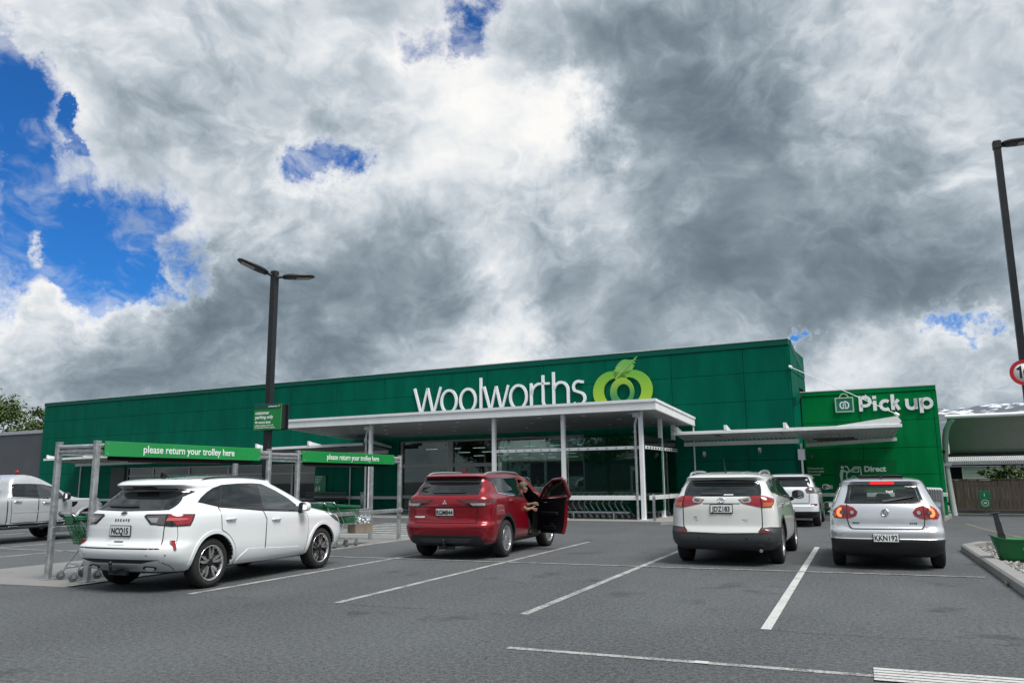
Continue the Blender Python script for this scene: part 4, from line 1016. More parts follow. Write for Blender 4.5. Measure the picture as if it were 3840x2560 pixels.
# ------------------------------------------------------------------ trolleys
M['basket_green'] = mat('trolley_green_plastic', (.006, .125, .05), .42, var=.1, vscale=6)
M['zinc'] = mat('zinc_tube', (.46, .49, .51), .33, .8, var=.1, vscale=20)
M['castor'] = mat('grey_castor_rubber', (.10, .105, .11), .6)
def trolley(label, loc, rz, group):
    """shopping trolley: local +X is the pushing direction, handle at x=0"""
    t = thing('shopping_trolley', label, 'trolley', loc, rz, group)
    fr = MB(); r = .0135
    for s in (-1, 1):
        yb, yf = .25*s, .20*s
        fr.tube([(.10, yb, .135), (.13, yb, .20), (.34, yb*.95, .50), (.345, yb*.95, .56), (.10, yb*1.02, .90), (.02, yb*1.03, .955)], r, 8)
        fr.tube([(.12, yb, .17), (.55, yf*1.05, .205), (.88, yf*.85, .155), (.90, yf*.8, .135)], r, 8)
    fr.tube([(.16, -.245, .24), (.16, .245, .24)], r, 8); fr.tube([(.86, -.165, .17), (.86, .165, .17)], r, 8); fr.tube([(.33, -.235, .49), (.33, .235, .49)], r, 8)
    for k in range(5): fr.tube([(.20, -.16+.08*k, .235), (.84, -.12+.06*k, .18)], .007, 6)
    fr.build('frame', M['zinc'], t)
    # basket of plastic lattice
    bk = MB()
    top = [(.04, -.27), (.92, -.20), (.92, .20), (.04, .27)]; bot = [(.20, -.21), (.86, -.155), (.86, .155), (.20, .21)]
    zt, zb = .955, .54
    zt2 = lambda i: (.955, .90, .90, .955)[i]
    def P(i, f, h):
        j = (i+1) % 4; a = Vector((top[i][0], top[i][1], zt2(i))).lerp(Vector((top[j][0], top[j][1], zt2(j))), f); b = Vector((bot[i][0], bot[i][1], zb)).lerp(Vector((bot[j][0], bot[j][1], zb)), f)
        return b.lerp(a, h)
    for i in range(4):
        n = (14, 7, 14, 7)[i]
        for k in range(n+1): bk.tube([P(i, k/n, 0), P(i, k/n, 1)], .0062, 4)
        for h in (.0, .12, .24, .36, .48, .60, .72, .86):
            bk.tube([P(i, 0, h), P(i, 1, h)], .0062 if h not in (.0,) else .012, 4)
        bk.tube([P(i, 0, .93), P(i, 1, .93)], .022, 6); bk.tube([P(i, 0, 1), P(i, 1, 1)], .016, 6)
    for k in range(9): bk.tube([(.20+.0825*k, -.20+.006*k, zb), (.20+.0825*k, .20-.006*k, zb)], .006, 4)
    for k in range(6): bk.tube([(.20, -.2+.08*k, zb), (.86, -.15+.06*k, zb)], .006, 4)
    bk.build('basket', M['basket_green'], t)
    hd = MB().tube([(.015, -.275, .965), (-.03, -.27, 1.0), (-.03, .27, 1.0), (.015, .275, .965)], .016, 8, M=None)
    hd.build('handle', M['zinc'], t)
    ge = MB(); 
    for s in (-1, 1): ge.tube([(.03, .25*s, .955), (-.005, .25*s, .985), (-.035, .25*s, 1.02)], [.022, .032, .02], 8)
    ge.build('handle_end', M['black_plastic'], t)
    MB().bbox(.02, .05, -.17, .17, .85, .945, .01).build('child_seat_flap', M['basket_green'], t)
    for x, y in ((.08, -.25), (.08, .25), (.88, -.165), (.88, .165)):
        c = MB().box(x-.018, x+.018, y-.022, y+.022, .115, .14).box(x-.045, x+.01, y-.022, y-.016, .05, .125).box(x-.045, x+.01, y+.016, y+.022, .05, .125)
        co = c.build('castor', M['steel_dark'], t)
        MB().lathe([(.012, -.013), (.05, -.013), (.062, -.009), (.062, .009), (.05, .013), (.012, .013)], 20, 0, axis_m((x-.02, y, .063), (1, 0, 0), (0, 0, 1), (0, -1, 0)), True, True).build('wheel', M['castor'], co)
    return t
T0 = trolley('green basket trolley standing in the near bay between its front posts', (-11.28, 8.80, .012), radians(72), 'shopping trolleys in the return bays')
dup(T0, (-11.03, 15.02, .012), radians(83), 'green basket trolley behind the bonnet of the white hatchback SUV').__setitem__('group', 'shopping trolleys in the return bays')
dup(T0, (-11.06, 14.70, .012), radians(84), 'green trolley pushed into the one ahead in the far bay')
dup(T0, (-11.3, 9.22, .012), radians(76), 'green trolley pushed in behind the near bay posts')
# parked row nested under the canopy
_p = bw(-12.9, 27.5, .1)
for i in range(14):
    p = bw(-9.75-.235*i, 27.45, .10)
    dup(T0, p, BY+pi, 'green trolley nested in the long row behind the white rail under the canopy', 'nested trolleys under the canopy')
for i, (b, n, a) in enumerate(((-9.45, 28.6, 80), (-9.42, 28.95, 82))):
    dup(T0, bw(b, n, .1), BY+radians(a), 'green trolley nested behind the right hand side screen', 'nested trolleys by the side screen')
def trolley_dock():
    t = bthing('trolley_dock', 'low galvanised guide rail along the nested trolley wheels', 'rail', -11.5, 27.1)
    bpart(MB().bbox(-13.4, -9.75, 27.10, 27.15, .30, .36, .008), 'rail', M['steel'], t)
    for b in (-12.9, -11.9, -10.35): bpart(MB().bbox(b-.03, b+.03, 27.1, 27.16, .1, .30, .006), 'leg', M['steel'], t)
    t2 = bthing('trolley_dock', 'low dark guide rail beside the side screen', 'rail', -9.3, 28.4)
    bpart(MB().bbox(-9.3, -9.25, 27.4, 30.2, .30, .36, .008), 'rail', M['steel_dark'], t2)
    for n in (27.5, 28.8, 30.1): bpart(MB().bbox(-9.3, -9.25, n-.03, n+.03, .1, .30, .006), 'leg', M['steel_dark'], t2)
trolley_dock()

# ------------------------------------------------------------------ small things at the shop front
def bollard(b, n, h, label, group, m='stainless', z0=.10):
    vs = []; k = 20; r = .052
    for j in range(k): vs.append((r*cos(2*pi*j/k), r*sin(2*pi*j/k), 0))
    for j in range(k): vs.append((r*cos(2*pi*j/k), r*sin(2*pi*j/k), h-.03+.9*r*sin(2*pi*j/k-.6)))
    mb = MB().add(vs, [(j, (j+1) % k, k+(j+1) % k, k+j) for j in range(k)], 0, True)
    t = thing('bollard', label, 'bollard', bw(b, n, z0), BY, group)
    mb.build('tube', M[m], t)
    MB().add(vs[k:], [list(range(k))], 0).build('slanted_cap', M['chrome'] if m == 'stainless' else M[m], t)
    return t
bollard(-8.54, 26.16, .86, 'stainless bollard with a slanted top in front of the canopy corner column', 'stainless bollards by the canopy')
bollard(-8.30, 28.9, .86, 'stainless bollard further back beside the left flank of the white SUV', 'stainless bollards by the canopy')
for i in range(6):
    bollard(-.02-.075*i, 29.85+.28*i, 1.0, 'grey bollard in the tight row beside the bright green wing', 'bollard row by the pick up wing', 'steel_dark', .10)
def front_things():
    for i, (b, n) in enumerate(((-18.75, 27.6), (-17.35, 27.2))):
        t = bthing('bike_hoop', ('galvanised bike hoop standing beside the far trolley bay end post', 'galvanised bike hoop just left of the red car')[i], 'bike rack', b, n, 'bike hoops at the shop front')
        pts = [(b-.20, n, .1)] + [(b+.20*cos(radians(180-a)), n, .80+.20*sin(radians(a))) for a in range(0, 181, 15)] + [(b+.20, n, .1)]
        bpart(MB().tube(pts, .024, 8), 'hoop', M['steel'], t)
        bpart(MB().bbox(b-.18, b+.18, n-.015, n+.015, .16, .36, .006), 'cross_plate', M['steel'], t)
    t = bthing('litter_bin', 'round grey steel litter bin by the dark green wall', 'bin', -24.0, 30.4)
    bpart(MB().lathe([(0, .1), (.24, .1), (.26, .95), (.22, .97)], 24, 0, Matrix.Translation((-24.0, 30.4, 0))), 'body', M['steel_dark'], t)
    bpart(MB().lathe([(.10, .98), (.27, .96), (.27, 1.0), (.10, 1.03)], 24, 0, Matrix.Translation((-24.0, 30.4, 0)), True, True), 'lid_ring', M['steel'], t)
    t = bthing('bench', 'dark slatted bench against the wall left of the bin', 'bench', -26.6, 30.6)
    for k in range(4): bpart(MB().bbox(-28.0, -25.4, 30.15+k*.13, 30.26+k*.13, .53, .57, .006), 'seat_slat', M['frame_dark'], t)
    for k in range(3): bpart(MB().bbox(-28.0, -25.4, 30.70, 30.73, .66+k*.13, .76+k*.13, .006), 'back_slat', M['frame_dark'], t)
    for b in (-27.8, -25.6): bpart(MB().bbox(b-.03, b+.03, 30.15, 30.7, .1, .525, .006), 'leg', M['frame_dark'], t)
    # A-frame feather sign by the entrance
    t = bthing('entrance_banner', 'tall green banner with an orange dot beside the far bay end post', 'banner', -18.0, 27.8)
    bpart(MB().bbox(-18.16, -17.84, 27.78, 27.82, .14, 1.95, .006), 'panel', M['sign_dk'], t)
    bpart(MB().prism([(-18.02+.1*cos(k*pi/8), 1.02+.14*sin(k*pi/8)) for k in range(16)], .02, .026, 0, wall_m((0, 27.8, 0))), 'orange_dot', mat('orange_print', (.55, .12, .03), .5), t)
    pr = MB(); rnd = random.Random(4)
    for z in (1.80, 1.66, 1.52, 1.40): stroke(pr, [(-18.12+rnd.random()*.04, z), (-18.05, z+.05), (-18.0, z-.03), (-17.93, z+.04)], .018, .02, .024, wall_m((0, 27.8, 0)))
    bpart(pr, 'script_print', M['bay_print'], t)
    bpart(MB().bbox(-18.25, -17.75, 27.6, 28.0, .1, .14, .01), 'base', M['black_plastic'], t)
    # small green wall notice reading a price
    t = bthing('wall_notice', 'small green notice at the left edge of the wall under the left awning', 'sign', -27.6, 31.2)
    bpart(MB().bbox(-27.9, -27.15, 31.19, 31.255, 1.0, 1.82, .005), 'board', M['sign_dk'], t)
    q = MB()
    for z, l in ((1.75, .5), (1.64, .42), (1.54, .36), (1.45, .25)): q.box(-27.84, -27.84+l, 31.183, 31.187, z, z+.035)
    bpart(q, 'print_line', M['sign_pale'], t)
    text_part(t, '£4', .34, (-27.84, 31.186, 1.06), M['sign_pale'], 'price_lettering', .008)
    # cardboard box with clear plastic sheeting hung on the bay rail
    t = thing('cardboard_box', 'brown cardboard box with crumpled clear plastic under the far bay rail', 'box', (-11.0, 16.35, .28))
    MB().bbox(-.10, .12, -.36, 0, 0, .21, .004).bbox(-.10, .12, .003, .36, 0, .21, .004).build('carton', mat('cardboard', (.26, .22, .17), .85, var=.12, vscale=5), t)
    pl = MB(); rnd = random.Random(2); k = 24; vs = []
    for i in range(k+1):
        for j in range(9):
            vs.append((.06+rnd.uniform(-.035, .035), -.34+.66*i/k, .212+.28*j/8+rnd.uniform(-.01, .01)))
    pl.add(vs, [(i*9+j, i*9+j+1, (i+1)*9+j+1, (i+1)*9+j) for i in range(k) for j in range(8)])
    pl.build('plastic_sheet', mat('clear_plastic', (.55, .6, .63), .18, coat=.5), t)
M['sign_dk'] = mat('notice_green', (.006, .16, .07), .45)
front_things()

# ------------------------------------------------------------------ right side: island, fence, house, shade, hills
def island():
    inner = [(1.97, 4.0), (1.97, 18.3), (2.35, 18.95), (7.5, 19.3), (7.5, 4.0)]
    outer = [(1.76, 4.0), (1.76, 18.6), (2.0, 19.25), (2.3, 19.5), (7.8, 19.8), (7.8, 3.9)]
    # kerb as separate precast lengths
    def seg(a, b, c, d):
        mb = MB(); z = .135
        ch = .03
        mb.add([(a[0], a[1], -.1), (b[0], b[1], -.1), (c[0], c[1], -.1), (d[0], d[1], -.1), (a[0], a[1], z-ch), (b[0], b[1], z-ch), (a[0]*(1-.15)+d[0]*.15, a[1]*.85+d[1]*.15, z), (b[0]*.85+c[0]*.15, b[1]*.85+c[1]*.15, z), (c[0], c[1], z), (d[0], d[1], z)],
               [(0, 1, 5, 4), (4, 5, 7, 6), (6, 7, 8, 9), (2, 3, 9, 8), (0, 4, 6, 9, 3), (1, 2, 8, 7, 5)])
        return struct(mb.build('kerb', M['kerb']))
    ys = [4.0, 7.0, 9.6, 12.2, 14.8, 17.4, 18.5]
    for a, b in zip(ys, ys[1:]): seg((1.76, a+.004), (1.76, b-.004), (1.97, b-.004), (1.97, a+.004))
    seg((1.76, 18.504), (2.15, 19.42), (2.3, 19.2), (1.97, 18.44)); seg((2.155, 19.424), (4.6, 19.62), (4.6, 19.42), (2.305, 19.204)); seg((4.604, 19.624), (7.6, 19.8), (7.6, 19.6), (4.604, 19.424))
    struct(MB().prism([(1.97, 4.0), (1.97, 18.44), (2.3, 19.2), (7.6, 19.55), (7.6, 4.0)], -.1, .06).build('gravel_bed', mat('bed_soil', (.14, .13, .12), .9, var=.4, vscale=20, bump=.3)))
    rnd = random.Random(21); mb = MB()
    for i in range(5200):
        f = rnd.random()
        x = 1.99+(rnd.random()**1.5)*3.6; y = 8.6+10.3*(rnd.random())
        if y > 18.3+(x-1.97)*1.2 and x < 2.5: continue
        r = rnd.uniform(.018, .045); a0 = rnd.random()*6.28; tilt = Euler((rnd.uniform(-.5, .5), rnd.uniform(-.5, .5), a0)).to_matrix()
        k = 5; h = rnd.uniform(.008, .018); vs = []
        for zz in (-h, h):
            for j in range(k):
                q = r*rnd.uniform(.7, 1.15); v = tilt @ Vector((q*cos(6.283*j/k), .72*q*sin(6.283*j/k), zz)); vs.append((x+v.x, y+v.y, .072+v.z+rnd.uniform(0, .02)))
        mi = rnd.choice((0, 0, 1, 2))
        mb.add(vs, [(j, (j+1) % k, k+(j+1) % k, k+j) for j in range(k)] + [[k+j for j in range(k)]], mi)
    g = mb.build('gravel', [mat('stone_grey', (.30, .29, .28), .8), mat('stone_pale', (.44, .43, .41), .8), mat('stone_dark', (.15, .145, .14), .8)])
    stuff(g); g['label'] = 'loose grey stone chips filling the kerbed bed'
    # rolling shopping basket lying in the bed
    t = thing('rolling_basket', 'green shop basket on wheels with a raised black handle in the gravel bed', 'basket', (2.36, 15.62, .085), radians(4))
    mb = MB(); k = 28; rows = [(0, .30, .16), (.06, .335, .18), (.30, .40, .215), (.36, .425, .23), (.385, .445, .245)]
    vs = []
    for z, a, b in rows:
        for j in range(k):
            an = 2*pi*j/k; c, s = cos(an), sin(an); e = .55
            dip = .055*(abs(c)**3) if z > .33 else 0
            vs.append((a*abs(c)**e*(1 if c > 0 else -1), b*abs(s)**e*(1 if s > 0 else -1), z+dip-(.02 if z > .33 else 0)))
    n = len(rows); fs = [(i*k+j, i*k+(j+1) % k, (i+1)*k+(j+1) % k, (i+1)*k+j) for i in range(n-1) for j in range(k)] + [list(range(k))[::-1]]
    vs += [(x*.93, y*.9, z) for x, y, z in vs[(n-1)*k:]]; b0 = n*k
    fs += [((n-1)*k+j, (n-1)*k+(j+1) % k, b0+(j+1) % k, b0+j) for j in range(k)]
    vs += [(x*.78, y*.78, .03) for x, y, z in vs[b0:b0+k]]
    fs += [(b0+j, b0+(j+1) % k, b0+k+(j+1) % k, b0+k+j) for j in range(k)] + [[b0+k+j for j in range(k)]]
    mb.add(vs, fs, 0, True); mb.build('tub', mat('basket_tub_green', (.008, .15, .045), .38, var=.08, vscale=4), t)
    fruit(axis_m((.06, -.205, .205), (1, 0, 0), (0, .16, .98), (0, -.98, .16)), .062).build('fruit_mark', M['bay_print'], t)
    hm = MB(); A = Matrix.Rotation(radians(-9), 4, 'Y')
    hm.box(-.26, -.15, -.03, .0, .10, .47, 0, A); hm.box(-.25, -.16, -.033, -.005, .47, .66, 0, A); hm.box(-.245, -.165, -.03, -.008, .66, .80, 0, A)
    hm.bbox(-.28, -.13, -.035, .01, .80, .825, .008, 0, A)
    hm.build('pull_handle', mat('black_strap', (.022, .022, .03), .6), t)
    # dry ornamental grass
    rnd = random.Random(8); gm = [mat('dry_grass_straw', (.30, .20, .11), .7), mat('dry_grass_pale', (.36, .29, .18), .7)]
    for i, (x, y, sc, lab) in enumerate(((3.15, 17.0, 1.0, 'clump of dry straw grass behind the green basket'), (2.72, 14.6, .8, 'clump of dry straw grass at the right edge'), (3.6, 16.0, 1.0, 'clump of dry straw grass farthest right'))):
        mb = MB()
        for q in range(380):
            a = rnd.random()*6.283; r0 = rnd.random()*.10; L_ = rnd.uniform(.35, .72)*sc; lean = rnd.uniform(.12, .75)
            p0 = Vector((r0*cos(a), r0*sin(a), 0)); d = Vector((cos(a), sin(a), 0)); w = .0028; sd = Vector((-sin(a), cos(a), 0))*w
            p1 = p0+d*L_*lean*.4+Vector((0, 0, L_*.6)); p2 = p0+d*L_*lean+Vector((0, 0, L_*(.95-.25*lean)))
            mb.add([p0-sd, p0+sd, p1+sd*.8, p1-sd*.8, p2], [(0, 1, 2, 3), (3, 2, 4)], rnd.randint(0, 1))
        o = mb.build('grass_clump', gm, None, (x, y, .07)); tag(o, lab, 'grass', 'dry grass clumps in the bed')
    mb = MB()
    for q in range(60):
        a = rnd.random()*6.283; L_ = rnd.uniform(.03, .09); mb.add([(.01*cos(a), .01*sin(a), 0), (.012*cos(a+.5), .012*sin(a+.5), 0), (L_*.6*cos(a), L_*.6*sin(a), L_)], [(0, 1, 2)])
    tag(mb.build('weed', mat('weed_green', (.05, .11, .025), .7), None, (1.72, 12.75, .005)), 'small green weed growing at the foot of the kerb', 'weed')
island()

def right_background():
    # paling fence, every board its own
    t = bthing('timber_fence', 'weathered brown paling fence behind the lane', 'fence', 3, 38)
    fm = [mat('paling_timber%d' % i, c, .85, var=.35, vscale=3, stretch=(6, 6, .6)) for i, c in enumerate(((.085, .066, .050), (.094, .075, .057), (.075, .058, .045)))]
    rnd = random.Random(5); b = .22; pal = None
    while b < 8.5:
        o = bpart(MB().bbox(b+.002, b+.148, 38.0+rnd.uniform(-.012, .004), 38.025, .12, 1.33+rnd.uniform(-.015, .015), .004), 'paling', rnd.choice(fm), t); b += .15
    for z in (.35, 1.05): bpart(MB().box(.2, 8.5, 38.03, 38.09, z, z+.09), 'fence_rail', fm[2], t)
    bpart(MB().bbox(.2, 8.5, 37.9, 38.0-.02, .0, .14, .01), 'plinth_board', mat('dark_plinth', (.05, .048, .046), .8), t)
    bpart(MB().box(.2, 8.5, 37.98, 38.06, 1.345, 1.375), 'fence_cap', fm[2], t)
    # little green sign on a stake
    s = thing('bay_marker', 'small dark green bay marker sign on a stake before the fence', 'sign', bw(1.5, 37.6), BY)
    MB().bbox(-.025, .025, -.02, .02, 0, .4, .004).build('stake', M['grey_wall'], s)
    MB().bbox(-.20, .20, -.035, -.02, .55, .90, .004).prism([(.19*cos(k*pi/12), .42+.19*sin(k*pi/12)) for k in range(24)], .021, .034, 0, wall_m((0, 0, 0))).build('board', M['sign_dk'], s)
    q = MB(); stroke(q, arc(0, .42, .12, .12, 0, 360, 20), .02, .035, .039, wall_m((0, 0, 0))); stroke(q, [(-.05, .42), (.06, .42)], .06, .035, .039, wall_m((0, 0, 0))); stroke(q, [(.0, .68), (.0, .80)], .03, .036, .040, wall_m((0, 0, 0)))
    q.build('print', M['sign_pale'], s)
    # house over the fence
    h = bthing('weatherboard_house', 'pale weatherboard house with a corrugated roof behind the fence', 'house', 4, 45)
    rm = mat('grey_corrugated_iron', (.42, .42, .43), .5, .3, var=.08)
    mb = MB(); k = 700; vs = []
    for i in range(k+1):
        bb = .25+9.5*i/k; dz = .022*sin(2*pi*i/6); vs += [(bb, 44.7, 2.20+dz), (bb, 46.8, 3.1+dz)]
    mb.add(vs, [(2*i, 2*i+1, 2*i+3, 2*i+2) for i in range(k)], 0, True)
    mb2 = MB(); vs = []
    for i in range(k+1):
        bb = .25+9.5*i/k; d = .022*sin(2*pi*i/6); vs += [(bb, 44.69+d, 2.05), (bb, 44.69+d, 2.215)]
    mb2.add(vs, [(2*i, 2*i+2, 2*i+3, 2*i+1) for i in range(k)], 0, False)
    bpart(mb, 'roof', rm, h); bpart(mb2, 'roof_edge', rm, h)
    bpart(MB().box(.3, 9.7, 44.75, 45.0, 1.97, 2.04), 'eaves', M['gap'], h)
    for i in range(10):
        bpart(MB().bbox(1.02, 9.6, 45.0-.0, 45.04, .4+i*.155, .4+i*.155+.148, .006), 'weatherboard', mat('cream_weatherboard', (.60, .60, .57), .6, var=.06) if i == 0 else bpy.data.materials['cream_weatherboard'], h)
    bpart(MB().box(.3, 9.6, 45.05, 52, 0, 1.95), 'wall_core', M['grey_wall'], h)
    w = bpart(MB().bbox(.34, .40, 44.98, 45.05, 1.3, 1.93, .005).bbox(.96, 1.02, 44.98, 45.05, 1.3, 1.93, .005).bbox(.40, .96, 44.98, 45.05, 1.30, 1.36, .005), 'window_frame', M['off_white'], h)
    bpart(MB().box(.402, .958, 45.0, 45.012, 1.362, 1.92), 'pane', mat('dark_pane', (.008, .009, .01), .05), w, h)
    # shade structure: barrel of cloth on a steel hoop
    c = bthing('shade_canopy', 'curved grey shade canopy on a white hoop column over the lane', 'canopy', 1.5, 35)
    prof = [(34.2+2.1*(1-cos(radians(a)))*.0+1.9*sin(radians(a))*0, 0) for a in (0,)]
    pts = []
    for i in range(13):
        a = radians(90*i/12); pts.append((34.3+1.9*sin(a), 2.36+1.30*cos(a)))
    pts = [(34.3+1.9*(i/12)**.8, 3.66-1.30*(i/12)**1.9) for i in range(13)]
    vs = []
    for b in (.42, 9): vs += [(b, n, z) for n, z in pts] + [(b, n+.02, z+.03) for n, z in pts][::-1]
    kk = 26; fs = [(i, (i+1) % kk, kk+(i+1) % kk, kk+i) for i in range(kk)] + [list(range(kk)), [kk+i for i in range(kk)]]
    bpart(MB().add(vs, fs, 0, True), 'shade_cloth', mat('grey_shade_cloth', (.46, .46, .43), .85, var=.05), c)
    bpart(MB().tube([(.36, 34.3, 3.70), (9, 34.3, 3.70)], .075, 12), 'front_tube', M['white_paint'], c)
    bpart(MB().tube([(.36, 36.2, 2.30), (9, 36.2, 2.30)], .06, 10), 'back_tube', M['frame_dark'], c)
    col = [(.62, 34.35, 3.60), (.48, 34.5, 3.48), (.36, 34.7, 3.22), (.30, 34.9, 2.9), (.27, 35.05, 2.5), (.25, 35.15, 2.15), (.25, 35.2, 1.9)]
    bpart(MB().tube(col, [.08, .10, .11, .11, .10, .09, .08], 12), 'hoop', mat('pale_green_white_steel', (.42, .55, .49), .4), c)
    bpart(MB().tube([(.26, 35.2, 1.95), (.30, 35.2, 1.0), (.36, 35.2, 0)], [.085, .10, .11], 12), 'column', M['off_white'], c)
    bpart(MB().bbox(.12, .42, 35.05, 35.35, 1.86, 1.98, .02), 'collar', M['off_white'], c)
    bpart(MB().cyl((.22, 35.0, 2.42), (.16, 34.8, 2.40), .06, n=10), 'camera', M['black_paint'], c)
right_background()

def leaf_mass(n, cen, rad, rnd, size, mb, mats_n, gap=.0):
    """leaf sized faces spread through clumps inside an ellipsoid"""
    cl = []
    for i in range(max(6, n//(260 if rad[0] > 3 else 90))):
        while True:
            v = Vector((rnd.uniform(-1, 1), rnd.uniform(-1, 1), rnd.uniform(-1, 1)))
            if v.length < 1: break
        v = v.normalized()*(v.length**.5)
        cl.append((Vector((cen[0]+v.x*rad[0], cen[1]+v.y*rad[1], cen[2]+v.z*rad[2])), rnd.uniform(.16, .34)*min(rad)*1.3))
    for i in range(n):
        c, r = cl[i % len(cl)]
        v = Vector((rnd.gauss(0, 1), rnd.gauss(0, 1), rnd.gauss(0, .75)))*r*.55; p = c+v
        s = size*rnd.uniform(.6, 1.3); e = Euler((rnd.uniform(-1, 1), rnd.uniform(-1, 1), rnd.uniform(0, 6.28))).to_matrix()
        q = [e @ Vector(w) for w in ((-s, 0, 0), (0, -s*.45, .1*s), (s, 0, 0), (0, s*.45, .1*s))]
        mb.add([p+w for w in q], [(0, 1, 2, 3)], rnd.randrange(mats_n))
    return cl
def greenery():
    rnd = random.Random(31)
    lm = [mat('leaf_green', (.055, .10, .018), .6), mat('leaf_dark', (.030, .062, .014), .6), mat('leaf_light', (.095, .145, .028), .6)]
    # street tree over the grey building
    p = bw(-111.5, 62)
    t = thing('leafy_tree', 'green broadleaf tree behind the grey building at the left edge', 'tree', p)
    tr = MB().tube([(0, 0, 0), (.2, 0, 3), (.1, .1, 6), (0, 0, 9.5)], [.35, .28, .2, .06], 10)
    mb = MB(); cl = leaf_mass(15000, (0, 0, 8.3), (7.8, 6, 4.2), rnd, .26, mb, 3)
    for c, r in cl[::2]: tr.tube([(0, 0, 4.5), (c.x*.5, c.y*.5, 4.5+(c.z-4.5)*.4), tuple(c)], [.13, .07, .02], 6)
    tr.build('trunk', mat('bark', (.08, .065, .05), .9), t); mb.build('crown', lm, t)
    # shrub over the fence
    p = bw(2.6, 39.2); t = thing('garden_shrub', 'dense green shrub showing above the timber fence', 'shrub', p)
    mb = MB(); leaf_mass(9500, (1.0, 0, 1.38), (1.9, .5, .40), rnd, .06, mb, 3)
    for b in range(6): leaf_mass(500, (-.8+b*.62, rnd.uniform(-.2, .2), 1.55+rnd.uniform(-.05, .22)), (.35, .3, .22), rnd, .055, mb, 3)
    mb.build('foliage', lm, t)
    MB().tube([(0, 0, 0), (.1, 0, 1.2)], .05, 8).tube([(1.2, 0, 0), (1.1, 0, 1.2)], .05, 8).build('stem', bpy.data.materials['bark'], t)
greenery()
def behind_the_camera():
    """what the glass and the paint reflect: trees and a low shed across the street behind the viewer"""
    src = next(o for o in scene.objects if o.name.startswith('leafy_tree'))
    rnd = random.Random(12)
    spots = [(-34, -26), (-22, -31), (-9, -28), (4, -33), (15, -27), (27, -30), (38, -24), (44, -8), (46, 8), (-46, -14)]
    for i, (x, y) in enumerate(spots):
        r = dup(src, (x, y, 0), rnd.uniform(0, 6), 'green street tree across the road behind the viewer', 'street trees behind the viewer'); k = rnd.uniform(.62, .95); r.scale = (k, k, k)
    t = thing('low_shed', 'long low dark shed across the road behind the viewer', 'shed', (0, -44, 0))
    MB().box(-60, 60, -6, 0, 0, 4.2).build('wall', M['grey_wall'], t)
    MB().add([(-61, .5, 4.2), (61, .5, 4.2), (61, -6, 6), (-61, -6, 6), (-61, .5, 4.35), (61, .5, 4.35), (61, -6, 6.15), (-61, -6, 6.15)], [(0, 1, 5, 4), (4, 5, 6, 7), (0, 3, 2, 1), (1, 2, 6, 5), (0, 4, 7, 3), (2, 3, 7, 6)]).build('roof', M['frame'], t)
behind_the_camera()

def hills():
    rnd = random.Random(2); nx, ny = 260, 60; vs = []
    for j in range(ny):
        f = j/(ny-1); d = 4200+f*5200
        for i in range(nx):
            a = radians(-12+62*i/(nx-1)); x, y = d*sin(a), d*cos(a)
            base = 880*(f**.75)*(.80+.10*sin(a*3+.4))*(1+.9*max(0, math.degrees(a)-5)/60)
            nz = noise.fractal(Vector((x*.0011, y*.0011, 0)), .9, 2.1, 6)*95 + noise.fractal(Vector((x*.006, y*.006, 3)), .8, 2.2, 4)*20
            vs.append((x, y, -25+max(0, base*.93+nz*f)))
    fs = [(j*nx+i, j*nx+i+1, (j+1)*nx+i+1, (j+1)*nx+i) for j in range(ny-1) for i in range(nx-1)]
    m = bpy.data.materials.new('snow_streaked_hill'); m.use_nodes = True; t = m.node_tree; N = Nodes(t); b = t.nodes['Principled BSDF']
    tc = t.nodes.new('ShaderNodeTexCoord').outputs['Object']; sp = t.nodes.new('ShaderNodeSeparateXYZ'); t.links.new(tc, sp.inputs[0])
    rock = N.mix(N.noise(tc, .004, 6, .6), (.075, .085, .11), (.14, .15, .18))
    sn = N.noise(N.vec('MULTIPLY', tc, (1, 1, 2.2)), .0052, 7, .62)
    s = N.smooth(N.math('ADD', sn, N.lin(sp.outputs[2], 380, 640, -.12, .07)), .545, .60)
    t.links.new(N.mix(s, rock, (.62, .66, .72)), b.inputs['Base Color']); b.inputs['Roughness'].default_value = .9
    o = MB().add(vs, fs, 0, True).build('snowy_hills', m); struct(o)
    o['label'] = 'distant grey hills streaked with snow on the right'
hills()

# ------------------------------------------------------------------ motor cars: a lofted shell, and panels that follow it
def pchip(t, y, q):
    n = len(t); h = [t[i+1]-t[i] for i in range(n-1)]; d = [(y[i+1]-y[i])/h[i] for i in range(n-1)]
    m = [0]*n; m[0] = d[0]; m[-1] = d[-1]
    for i in range(1, n-1):
        if d[i-1]*d[i] > 0:
            w1 = 2*h[i]+h[i-1]; w2 = h[i]+2*h[i-1]; m[i] = (w1+w2)/(w1/d[i-1]+w2/d[i])
    i = max(0, min(n-2, next((k for k in range(n-1) if q <= t[k+1]), n-2)))
    s = (q-t[i])/h[i]
    return (2*s**3-3*s*s+1)*y[i]+(s**3-2*s*s+s)*h[i]*m[i]+(-2*s**3+3*s*s)*y[i+1]+(s**3-s*s)*h[i]*m[i+1]

